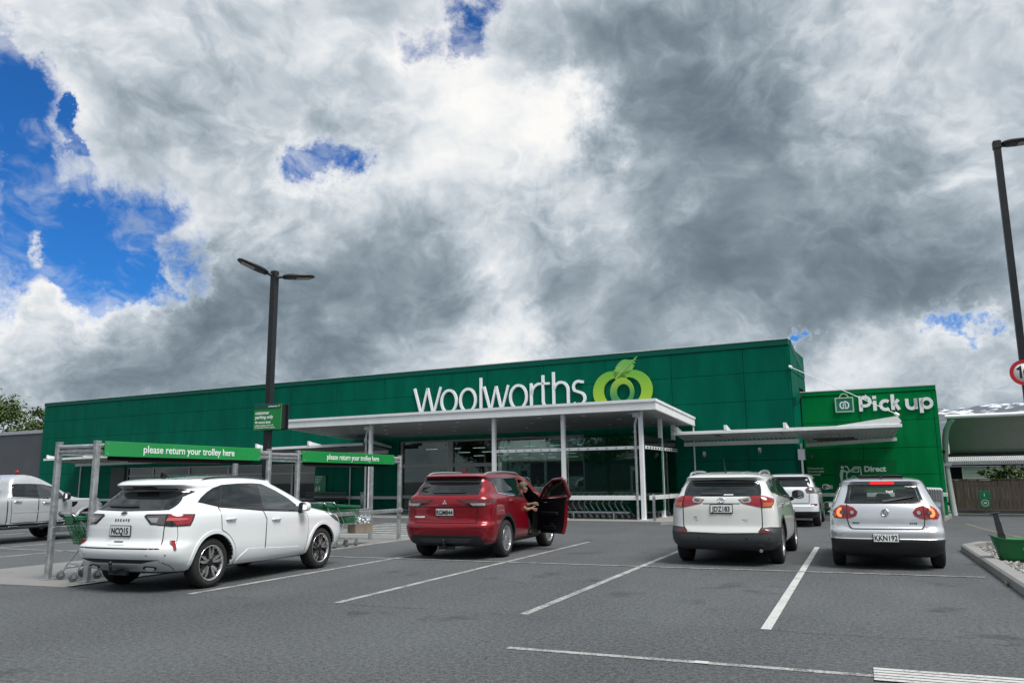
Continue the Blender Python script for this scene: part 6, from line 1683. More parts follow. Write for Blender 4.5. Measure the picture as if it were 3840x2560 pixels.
def white_hatch():
    sh = SH['esc']; white = paint('pearl_white_paint', (.74, .77, .79)); gl = M['gloss_black']
    c = car_root('esc', 'parked_car', 'white hatchback SUV with a black roof nearest the camera on the left')
    zone = lambda p: 1 if p.z < .275 else 0
    sh.body('body', [white, M['cladding_plastic'], M['well']], c, [(.93, .345, .405, .935, .36), (3.60, .345, .40, .935, .36)], zone=zone)
    # tailgate, lamps, glass
    tg = sh.panel('tailgate', [(-.735, 1.075), (-.715, .87), (-.70, .605), (.70, .605), (.715, .87), (.735, 1.075)], white, c, 'W', .004)
    sh.seam('tailgate_gap', [(-.745, 1.085), (-.722, .87), (-.708, .596), (.708, .596), (.722, .87), (.745, 1.085)], M['gap'], tg, 'W', .015)
    gp = [(-.74, 1.10), (-1.43, 1.345), (-1.29, 1.38), (-.5, 1.392), (.5, 1.392), (1.29, 1.38), (1.43, 1.345), (.74, 1.10), (0, 1.084)]
    g = sh.panel('rear_window', gp, M['car_glass'], c, 'W', .006)
    wp = sh.panel('wiper', [(-.16, 1.135), (-.10, 1.165), (.36, 1.155), (.44, 1.145), (.40, 1.135), (.0, 1.13)], M['black_plastic'], g, 'W', .022, .016)
    sh.panel('high_brake_lamp', [(-.22, 1.398), (-.20, 1.422), (.20, 1.422), (.22, 1.398)], M['gloss_black'], c, 'W', .004)
    for sg in (1, -1):
        P = lambda L_: [(u*sg, z) for u, z in L_]
        lp = sh.panel('tail_lamp', P([(-.362, 1.022), (-.39, 1.045), (-.72, 1.048), (-1.23, 1.036), (-1.12, .888), (-.84, .884), (-.49, .912)]), gl, c, 'W', .010, .014)
        sh.panel('clear_lens', P([(-.405, 1.022), (-.60, 1.032), (-.73, 1.032), (-.72, .905), (-.50, .925)]), M['lamp_smoke'], lp, 'W', .014, .006)
        sh.panel('red_lens', P([(-.745, 1.034), (-1.19, 1.023), (-1.10, .902), (-.90, .899)]), M['lamp_red'], lp, 'W', .014, .006)
        sh.panel('light_bar', P([(-.76, 1.0), (-1.08, .985), (-1.07, .965), (-.74, .955)]), mat('lamp_pink_lens', (.50, .10, .11), .15, coat=1) if sg > 0 else bpy.data.materials['lamp_pink_lens'], lp, 'W', .0165, .004)
        sh.panel('lower_lens', P([(-.43, .995), (-.62, 1.0), (-.60, .935), (-.51, .94)]), M['lamp_clear'], lp, 'W', .0165, .004)
        rp = [(-.035*sg, .105), (.028*sg, .105), (.045*sg, -.025), (.012*sg, -.025)]
        on(sh, c, 'W', -.868*sg, .60, MB().prism(rp if sg > 0 else rp[::-1], -.05, .008), 'reflector', M['lamp_red'])
        # exhaust in its dark recess
        F = sh.frame('W', sg*-.50, .335)
        ex = MB().lathe([(.0, -.09), (.070, -.09), (.075, .012), (.066, .012), (.0, -.06)], 24, 0, F @ Matrix.Diagonal((1.35, .62, 1, 1))).build('exhaust_recess', M['gap'], c)
        MB().lathe([(.052, -.08), (.057, .028), (.050, .028), (.046, -.08)], 24, 0, F @ Matrix.Diagonal((1.3, .58, 1, 1)) @ Matrix.Translation((0, -.01, 0)), True, True).build('exhaust_tip', M['chrome'], ex)
        sh.seam('bumper_crease', P([(-.70, .432), (-.84, .36), (-.93, .29)]), M['gap'], c, 'W', .010)
        sh.seam('bumper_gap', P([(-.915, .885), (-.93, .76), (-.90, .60)]), M['gap'], c, 'W', .008)
    sh.panel('bumper_slot', [(-.71, .452), (.71, .452), (.43, .400), (-.43, .400)], M['black_plastic'], c, 'W', .003)
    sk = sh.panel('skid_plate', [(-.36, .385), (.36, .385), (.30, .315), (-.30, .315)], mat('skid_silver', (.50, .52, .54), .4, .3), c, 'W', .008)
    hr = sh.panel('plate_recess', [(-.17, .700), (.17, .700), (.15, .635), (-.15, .635)], white, c, 'W', .010, .01)
    sh.panel('reverse_slot', [(-.085, .682), (.085, .682), (.075, .655), (-.075, .655)], M['gap'], hr, 'W', .0125, .006)
    letters(sh, c, 'W', 0.0, .968, 'E  S  C  A  P  E', .042, M['gloss_black'], 'badge', .002, 1.0)
    F = sh.frame('W', 0, 1.055); em = chrome_oval(.062, .026, 0).build('emblem', M['chrome'], c); em.matrix_local = F @ Matrix.Translation((0, 0, .005))
    MB().prism([(.054*cos(2*pi*k/24), .020*sin(2*pi*k/24)) for k in range(24)], .008, .010).build('emblem_face', mat('emblem_navy', (.01, .015, .04), .2), em)
    plate(sh, c, .0, .825, 'NCQ15')
    tow_ball(c, .02, .0, .405)
    for u in (-.56, -.78, .56): on(sh, c, 'W', u, .52, MB().lathe([(0, .004), (.014, .003), (.016, 0)], 12), 'parking_sensor', M['shade_recess'])
    # side glass, doors
    dlo = [(.715, 1.198), (.80, 1.262), (.932, 1.332), (1.08, 1.395), (1.25, 1.436), (1.6, 1.455), (1.95, 1.457), (2.2, 1.442), (2.49, 1.338), (2.78, 1.20), (3.02, 1.03), (2.88, .995), (1.98, 1.038), (1.07, 1.120)]
    for sg in ('R', 'L'):
        d = sh.panel('window_surround', dlo, gl, c, sg, .003)
        sh.panel('side_window', [(.765, 1.203), (.945, 1.318), (1.10, 1.383), (1.215, 1.412), (1.06, 1.142), (.80, 1.18)], M['car_glass'], d, sg, .005)
        sh.panel('side_window', [(1.10, 1.135), (1.25, 1.418), (1.60, 1.437), (1.86, 1.439), (1.835, 1.07)], M['car_glass'], d, sg, .005)
        sh.panel('side_window', [(2.02, 1.058), (2.06, 1.43), (2.20, 1.422), (2.48, 1.322), (2.74, 1.19), (2.80, 1.14), (2.80, 1.022)], M['car_glass_light'], d, sg, .005)
        rd = [(1.06, 1.115), (1.052, .95), (1.062, .80)] + arc2(.93, .345, .462, 70, 4, 8) + [(1.40, .30), (2.03, .30), (2.03, .62), (2.047, .90), (1.975, 1.032)]
        o = sh.panel('rear_door', inset(rd, .006), white, c, sg, .004); sh.seam('door_gap', rd, M['gap'], o, sg, .012, closed=True)
        handle(sh, o, sg, 1.24, .94, white)
        fd = [(1.985, 1.032), (2.055, .90), (2.042, .62), (2.042, .30), (3.09, .30), (3.115, .345), (3.165, .82), (3.12, .955), (2.86, .985)]
        o = sh.panel('front_door', inset(fd, .006), white, c, sg, .004); sh.seam('door_gap', fd, M['gap'], o, sg, .012, closed=True)
        handle(sh, o, sg, 2.277, .893, white)
        sh.panel('sill_moulding', [(1.42, .295), (1.47, .385), (1.63, .488), (2.02, .470), (2.91, .42), (3.10, .35), (3.13, .285), (2.3, .27)], white, c, sg, .012, .012)
        sh.panel('headlamp', [(3.78, .945), (3.92, .945), (4.12, .82), (4.18, .75), (4.02, .80), (3.86, .88)], M['lamp_smoke'], c, sg, .006)
        mirror_unit(sh, c, 2.90, 1.02, 1.065, white, -1 if sg == 'R' else 1, .22, .155)
    arch_ring(sh, c, .93, .345, .405, .452, -6, 186, white, off=.012); arch_ring(sh, c, 3.60, .345, .40, .447, -6, 186, white, off=.012)
    sh.panel('roof_panel', [(.62, -.42), (.80, -.52), (1.6, -.545), (2.45, -.50), (2.60, 0), (2.45, .50), (1.6, .545), (.80, .52), (.62, .42)], gl, c, 'T', .004, .006, .07)
    roof_rail(sh, c, -.585, .95, 2.42, M['gloss_black'], .028, .014); roof_rail(sh, c, .585, .95, 2.42, M['gloss_black'], .028, .014)
    fin(sh, c, .80, gl)
    sh.panel('windscreen', [(-.62, 1.12), (-.52, 1.45), (.52, 1.45), (.62, 1.12)], M['car_glass'], c, 'F', .004)
    for x, s in ((.93, 'split'), (3.60, 'split')):
        for y in (-.885, .885): wheel(c, x, y, .345, .345, .225, .245, s)
white_hatch()

def red_suv():
    sh = SH['red']; red = mat('deep_red_metallic', (.25, .002, .012), .3, .4, coat=.7); bk = M['black_plastic']; gl = M['gloss_black']
    c = car_root('red', 'parked_car', 'dark red SUV with its driver door open')
    zone = lambda p: 1 if p.z < .30 else 0
    op = [(2.06, 1.485), (2.40, 1.47), (2.72, 1.33), (3.06, 1.10), (3.12, 1.0), (3.10, .42), (2.98, .335), (2.26, .335), (2.21, .67), (2.16, 1.045), (2.05, 1.13)]
    cav = MB().prism(op, .10, 1.2, 0, axis_m((0, 0, 0), (1, 0, 0), (0, 0, 1), (0, -1, 0))).build('cutter', M['well'], weld=True)
    cav2 = MB().prism([(1.7, .5), (3.25, .5), (3.2, 1.05), (2.75, 1.30), (2.3, 1.44), (1.75, 1.45)], -.55, .72, 0, axis_m((0, 0, 0), (1, 0, 0), (0, 0, 1), (0, -1, 0))).build('cutter', M['well'], weld=True)
    sh.body('body', [red, bk, M['well']], c, [(.98, .355, .425, .93, .36), (3.70, .355, .425, .93, .36)], zone=zone, extra=(cav, cav2))
    tg = sh.panel('tailgate', [(-.648, 1.19), (-.655, 1.03), (-.62, .69), (.62, .69), (.655, 1.03), (.648, 1.19)], red, c, 'W', .004)
    sh.seam('tailgate_gap', [(-.66, 1.2), (-.662, 1.03), (-.628, .682), (.628, .682), (.662, 1.03), (.66, 1.2)], M['gap'], tg, 'W', .016)
    g = sh.panel('rear_window', [(-.655, 1.205), (-.79, 1.35), (-.88, 1.48), (-.84, 1.515), (.84, 1.515), (.88, 1.48), (.79, 1.35), (.655, 1.205), (0, 1.196)], M['car_glass'], c, 'W', .006)
    sh.panel('wiper', [(.02, 1.215), (.05, 1.255), (.30, 1.262), (-.38, 1.245), (-.36, 1.235)][::1] if False else [(.30, 1.225), (.33, 1.262), (.05, 1.262), (-.38, 1.242), (-.36, 1.234), (.0, 1.228)], bk, g, 'W', .022, .016)
    sh.panel('window_shade', [(-.85, 1.44), (-.84, 1.505), (.84, 1.505), (.85, 1.44), (.6, 1.425), (-.6, 1.425)], M['gap'], g, 'W', .0075, .003)
    for sg in (1, -1):
        P = lambda L_: [(u*sg, z) for u, z in L_]
        lp = sh.panel('tail_lamp', P([(-.235, 1.115), (-.60, 1.118), (-1.10, 1.120), (-.98, 1.05), (-.83, .99), (-.55, .990), (-.40, 1.035)]), gl, c, 'W', .010, .014)
        sh.panel('red_lens', P([(-.27, 1.106), (-.60, 1.108), (-1.05, 1.110), (-.96, 1.062), (-.60, 1.055), (-.40, 1.055)]), M['lamp_dark_red'], lp, 'W', .014, .006)
        sh.panel('red_lens', P([(-.80, 1.048), (-.94, 1.050), (-.86, 1.0), (-.80, 1.0)]), M['lamp_red'], lp, 'W', .014, .006)
        sh.panel('clear_lens', P([(-.505, 1.045), (-.79, 1.048), (-.79, 1.0), (-.565, 1.0)]), M['lamp_clear'], lp, 'W', .015, .006)
        sh.panel('reflector', P([(-.46, .636), (-.82, .602), (-.82, .58), (-.48, .610)]), M['lamp_dark_red'], c, 'W', .005)
    sh.seam('trim_line', [(-.66, .982), (.66, .982)], M['gap'], c, 'W', .018, .006)
    # three diamond emblem
    F = sh.frame('W', .0, 1.062); eb = MB()
    for a in (90, 210, 330):
        v = Vector((cos(radians(a)), sin(radians(a)))); q = Vector((-v.y, v.x)); k = .026
        eb.prism([tuple(v*.003), tuple(v*(.003+k*.75)+q*k*.55), tuple(v*(.003+k*1.6)), tuple(v*(.003+k*.75)-q*k*.55)][::-1], 0, .010)
    e = eb.build('emblem', M['chrome'], c); e.matrix_local = F @ Matrix.Translation((0, -.005, .006)) @ Matrix.Diagonal((1.15, 1.15, 1, 1))
    plate(sh, c, .0, .883, 'RGM844')
    letters(sh, c, 'W', .53, .792, 'OUTLANDER', .038, M['chrome'], 'badge', .002, 1.0)
    sh.panel('lower_bumper', [(-.69, .455), (.69, .455), (.80, .31), (.80, .27), (-.80, .27), (-.80, .31)], bk, c, 'W', .010, .012)
    sh.panel('diffuser', [(-.55, .40), (.55, .40), (.45, .33), (-.45, .33)], M['cladding_plastic'], c, 'W', .02, .012)
    tow_ball(c, .05, .0, .36)
    dl = [(.47, 1.50), (.60, 1.515), (1.1, 1.535), (1.98, 1.53), (1.985, 1.122), (1.08, 1.182), (.735, 1.225), (.70, 1.40), (.66, 1.455)]
    rdoor = [(1.045, 1.175), (1.10, .98), (1.09, .82)] + arc2(.98, .355, .49, 72, 6, 8) + [(1.50, .31), (2.22, .31), (2.20, .67), (2.145, 1.045), (2.0, 1.115)]
    for sg in ('R', 'L'):
        d = sh.panel('window_surround', dl if sg == 'R' else dl[:3]+[(2.40, 1.50), (3.05, 1.12)]+dl[4:], gl, c, sg, .003)
        sh.panel('side_window', [(.775, 1.245), (.735, 1.43), (.78, 1.495), (1.095, 1.512), (.965, 1.21)], M['car_glass_light'], d, sg, .005)
        sh.panel('side_window', [(1.06, 1.205), (1.165, 1.512), (1.93, 1.508), (1.905, 1.148)], M['car_glass'], d, sg, .005)
        sh.panel('chrome_strip', [(.70, 1.47), (.722, 1.222), (1.08, 1.178), (1.99, 1.118), (1.99, 1.134), (1.08, 1.196), (.74, 1.238), (.718, 1.46)], M['chrome'], d, sg, .008, .008)
        o = sh.panel('rear_door', inset(rdoor, .006), red, c, sg, .004); sh.seam('door_gap', rdoor, M['gap'], o, sg, .013, closed=True)
        handle(sh, o, sg, 1.228, 1.07, red)
        sh.panel('sill_trim', [(1.40, .255), (1.42, .335), (2.2, .335), (3.2, .335), (3.2, .26)], bk, c, sg, .010, .012)
    sh.panel('front_door', [(2.25, .34), (2.21, .67), (2.16, 1.045), (2.05, 1.12), (3.12, 1.06), (3.12, .45), (3.0, .34)], red, c, 'L', .004)
    arch_ring(sh, c, .98, .355, .425, .475, -8, 188, bk, off=.012); arch_ring(sh, c, 3.70, .355, .425, .475, -8, 188, bk, off=.012)
    for y in (-.60, .60): roof_rail(sh, c, y, .55, 2.55, M['rim_silver'], .045, .017)
    fin(sh, c, .95, red)
    sh.seam('roof_seam', [(.52, -.60), (.62, -.42), (.64, 0), (.62, .42), (.52, .60)], M['gap'], c, 'T', .008)
    sh.panel('windscreen', [(-.62, 1.18), (-.52, 1.48), (.52, 1.48), (.62, 1.18)], M['car_glass'], c, 'F', .004)
    for x, st in ((.98, 0), (3.70, radians(-4))):
        for y in (-.925, .925): wheel(c, x, y, .355, .355, .235, .24, 'multi', st)
    # cabin seen through the open door
    sm = mat('seat_black_leather', (.015, .015, .016), .5)
    st = MB().bbox(1.75, 2.35, -.68, -.18, .52, .68, .05).bbox(1.60, 1.80, -.68, -.18, .62, 1.16, .06, 0).bbox(1.60, 1.72, -.56, -.30, 1.18, 1.36, .05)
    st.build('driver_seat', sm, c)
    MB().lathe([(.165, -.014), (.185, 0), (.165, .014), (.15, 0)], 28, 0, axis_m((2.68, -.42, .95), (0, 1, 0), (.45, 0, .89), (-.89, 0, .45)), True, True).bbox(2.66, 2.72, -.55, -.29, .93, .98, .01).build('steering_wheel', sm, c)
    MB().bbox(2.85, 3.2, -.70, .5, .80, 1.02, .05).build('dashboard', sm, c)
    # the open door
    hg = bpy.data.objects.new('open_front_door', None); COL.objects.link(hg); hg.parent = c; hg['label'] = 'open driver door with dark inner trim'
    hx, hy = 3.11, -.895
    hg.location = (hx, hy, 0); hg.rotation_euler = (0, 0, radians(57))
    def solid(poly, d0, d1, name, m, m2):
        out = sh.panel('tmp', poly, m, c, 'R', d0, .002, .07)
        me = out.data; bm = bmesh.new(); bm.from_mesh(me)
        # keep the skin faces only, then add the inner face and the edge
        skin = [f for f in bm.faces if f.smooth]; bmesh.ops.delete(bm, geom=[f for f in bm.faces if not f.smooth], context='FACES')
        bm.normal_update(); tv = list(bm.verts); nv = {}
        P_ = {v: v.co.copy() for v in tv}
        for v in tv: nv[v] = bm.verts.new(v.co+Vector((0, d1, 0)))
        edges = [e for e in bm.edges if len(e.link_faces) == 1]
        fi = [bm.faces.new([nv[v] for v in reversed(f.verts)]) for f in skin if f.is_valid]
        for f in fi: f.material_index = 1; f.smooth = False
        for e in edges:
            a, b = e.verts; f = bm.faces.new([a, b, nv[b], nv[a]]); f.material_index = 0; f.smooth = False
        bmesh.ops.recalc_face_normals(bm, faces=bm.faces)
        bm.to_mesh(me); bm.free(); me.materials[0] = m; me.materials.append(m2)
        me.name = name; out.name = name; me.transform(Matrix.Translation((-hx, -hy, 0))); out.parent = hg
        return out
    trim = mat('door_trim_black', (.006, .006, .009), .5)
    lowp = [(2.27, .345), (2.225, .67), (2.175, 1.03), (2.07, 1.115), (2.6, 1.085), (3.10, 1.055), (3.10, .44), (2.97, .345)]
    solid(lowp, .0, .085, 'door_panel', red, trim)
    fr = [(2.075, 1.12), (2.065, 1.47), (2.11, 1.49), (2.40, 1.47), (2.72, 1.325), (3.08, 1.06)]
    pts = [sh.at('R', x, z)[0]+Vector((0, .03, 0)) for x, z in fr]
    MB().tube([(p.x-hx, p.y-hy, p.z) for p in pts], [.045, .04, .035, .03, .03, .035], 8).build('window_frame', mat('frame_dark_red', (.09, .006, .012), .3, coat=.6), hg)
    gp = [sh.at('R', x, z)[0]+Vector((0, .02, 0)) for x, z in ((2.09, 1.11), (2.085, 1.45), (2.40, 1.45), (2.71, 1.31), (2.95, 1.13), (2.98, 1.08))]
    MB().add([(p.x-hx, p.y-hy, p.z) for p in gp], [list(range(6))]).build('window_glass', M['clear_glass'], hg)
    MB().bbox(2.35-hx, 2.95-hx, .088, .14, .72, .80, .02).build('armrest', trim, hg)
    MB().tube([(2.72-hx, .10, .985), (2.80-hx, .12, .99), (2.88-hx, .10, .985)], .010, 6).build('inner_handle', M['chrome'], hg)
    MB().bbox(2.45-hx, 2.9-hx, .088, .12, .42, .50, .02).build('door_pocket', trim, hg)
    MB().cyl((2.30-hx, .02, .36), (2.30-hx, .045, .36), .03, n=12).cyl((2.62-hx, .07, .50), (2.62-hx, .094, .50), .07, n=18).build('speaker', M['black_plastic'], hg)
    mu = mirror_unit(sh, c, 2.93, 1.05, 1.17, red, -1, .23, .16); mu.data.transform(Matrix.Translation((-hx, -hy, 0)))
    for ch in mu.children: ch.data.transform(Matrix.Translation((-hx, -hy, 0)))
    mu.parent = hg
    return c
RED = red_suv()

def white_suv():
    sh = SH['rav']; white = paint('soft_white_paint', (.65, .665, .65)); gp = M['cladding_plastic']; gl = M['gloss_black']
    c = car_root('rav', 'parked_car', 'white SUV with silver roof rails and a dark grey rear bumper')
    sh.body('body', [white, gp, M['well']], c, [(.92, .355, .42, .92, .36), (3.58, .355, .42, .92, .36)], zone=lambda p: 1 if p.z < .33 else 0)
    tg = sh.panel('tailgate', [(-.665, 1.15), (-.655, .98), (-.645, .66), (-.56, .565), (0, .552), (.56, .565), (.645, .66), (.655, .98), (.665, 1.15)], white, c, 'W', .004)
    sh.seam('tailgate_gap', [(-.675, 1.16), (-.664, .98), (-.654, .655), (-.565, .553), (0, .54), (.565, .553), (.654, .655), (.664, .98), (.675, 1.16)], M['gap'], tg, 'W', .015)
    g = sh.panel('rear_window', [(-.675, 1.158), (-.80, 1.36), (-.78, 1.405), (-.55, 1.43), (0, 1.445), (.55, 1.43), (.78, 1.405), (.80, 1.36), (.675, 1.158)], M['car_glass'], c, 'W', .006)
    sh.panel('wiper', [(.36, 1.178), (.34, 1.215), (.10, 1.215), (-.02, 1.205), (.0, 1.178)], M['black_plastic'], g, 'W', .02, .016)
    sh.panel('window_sticker', [(-.04, 1.175), (-.20, 1.175), (-.20, 1.192), (-.04, 1.192)], M['paper'], g, 'W', .008, .002)
    for sg in (1, -1):
        P = lambda L_: [(u*sg, z) for u, z in L_]
        lp = sh.panel('tail_lamp', P([(-.285, 1.108), (-.52, 1.158), (-.711, 1.166), (-.98, 1.108), (-.83, .976), (-.658, .972), (-.354, 1.038)]), M['lamp_red'], c, 'W', .010, .014)
        sh.panel('clear_lens', P([(-.305, 1.105), (-.475, 1.142), (-.50, 1.09), (-.47, 1.055), (-.365, 1.046)]), M['lamp_clear'], lp, 'W', .015, .006)
        sh.panel('smoke_lens', P([(-.35, 1.098), (-.45, 1.12), (-.46, 1.085), (-.39, 1.066)]), M['lamp_smoke'], lp, 'W', .018, .004)
        sh.panel('amber_lens', P([(-.69, 1.055), (-.89, 1.055), (-.83, .99), (-.685, .986)]), M['lamp_amber'], lp, 'W', .015, .006)
        sh.seam('lamp_gap', P([(-.664, 1.165), (-.666, .974)]), M['gap'], lp, 'W', .012, .017)
        sh.panel('reflector', P([(-.585, .545), (-.602, .60), (-.70, .615), (-.775, .588), (-.765, .555)]), M['lamp_dark_red'], c, 'W', .012)
    sh.panel('rear_bumper', [(1.30, .632), (.77, .655), (.665, .645), (.61, .60), (.55, .545), (0, .53), (-.55, .545), (-.61, .60), (-.665, .645), (-.77, .655), (-1.30, .632), (-1.22, .30), (-.95, .265), (.95, .265), (1.22, .30)], gp, c, 'W', .008, .012)
    for u in (-.40, .40, -.73): on(sh, c, 'W', u, .47, MB().lathe([(0, .004), (.014, .003), (.016, 0)], 12), 'parking_sensor', M['gap'], .008)
    sh.panel('plate_garnish', [(-.33, 1.045), (-.30, 1.03), (.30, 1.03), (.33, 1.045)], M['gap'], c, 'W', .006)
    plate(sh, c, .0, .952, 'JDZ183')
    F = sh.frame('W', 0, 1.095); eb = MB()
    for rx, ry, oy in ((.062, .042, 0), (.018, .040, 0), (.040, .016, .016)):
        ring = [(rx*cos(2*pi*k/28), oy+ry*sin(2*pi*k/28), .006) for k in range(28)]; eb.tube(ring, .006, 6, closed=True)
    em = eb.build('emblem', M['chrome'], c); em.matrix_local = F
    letters(sh, c, 'W', -.40, .775, 'GXL', .04, M['steel_dark'], 'badge', .001) if False else None
    for u, z, w in ((.45, .815, .06), (.45, .785, .075), (.43, .755, .05), (-.38, .775, .11), (-.39, .745, .06)):
        on(sh, c, 'W', u, z, MB().bbox(-w/2, w/2, -.008, .008, 0, .006, .003), 'badge', mat('badge_red', (.35, .02, .02), .4) if z == .815 else M['steel'])
    dl = [(.50, 1.27), (.60, 1.205), (1.02, 1.165), (1.6, 1.13), (3.12, 1.055), (2.90, 1.20), (2.55, 1.385), (2.2, 1.455), (1.7, 1.475), (1.0, 1.46), (.62, 1.40)]
    for sg in ('R', 'L'):
        d = sh.panel('window_surround', dl, gl, c, sg, .003)
        sh.panel('side_window', [(.55, 1.275), (.62, 1.225), (.92, 1.19), (1.02, 1.435), (.66, 1.385)], M['car_glass_light'], d, sg, .005)
        sh.panel('side_window', [(1.0, 1.185), (1.10, 1.445), (1.88, 1.452), (1.88, 1.135)], M['car_glass_light'], d, sg, .005)
        sh.panel('side_window', [(2.0, 1.13), (2.02, 1.45), (2.2, 1.435), (2.53, 1.365), (2.92, 1.13), (2.95, 1.083)], M['car_glass_light'], d, sg, .005)
        rd = [(.98, 1.155), (1.04, .98), (1.05, .82)] + arc2(.92, .355, .48, 70, 6, 8) + [(1.42, .34), (1.95, .34), (1.95, .9), (1.93, 1.105)]
        o = sh.panel('rear_door', inset(rd, .006), white, c, sg, .004); sh.seam('door_gap', rd, M['gap'], o, sg, .012, closed=True)
        handle(sh, o, sg, 1.14, 1.01, M['chrome'])
        fd = [(1.945, 1.105), (1.965, .9), (1.965, .34), (3.05, .34), (3.10, .5), (3.12, 1.03)]
        o = sh.panel('front_door', inset(fd, .006), white, c, sg, .004); sh.seam('door_gap', fd, M['gap'], o, sg, .012, closed=True)
        handle(sh, o, sg, 2.2, .975, M['chrome'])
        mirror_unit(sh, c, 2.93, 1.045, 1.145, white, -1 if sg == 'R' else 1, .25, .18)
    arch_ring(sh, c, .92, .355, .42, .475, -8, 188, gp, off=.012); arch_ring(sh, c, 3.58, .355, .42, .475, -8, 188, gp, off=.012)
    for y in (-.60, .60): roof_rail(sh, c, y, .55, 2.25, M['rim_silver'], .055, .02)
    p, _ = sh.at('T', .75, 0); MB().tube([p, p+Vector((-.03, 0, .03)), p+Vector((-.16, 0, .26))], [.02, .01, .003], 6).build('aerial', M['black_plastic'], c)
    for y in (-.3, .3): sh.seam('roof_groove', [(.6, y), (2.1, y)], M['shade_recess'], c, 'T', .02, .002)
    MB().tube([(.25, -.62, .30), (.06, -.62, .27)], .03, 12).build('exhaust_tip', M['chrome'], c)
    for x in (.92, 3.58):
        for y in (-.905, .905): wheel(c, x, y, .355, .355, .228, .235, 'five')
white_suv()

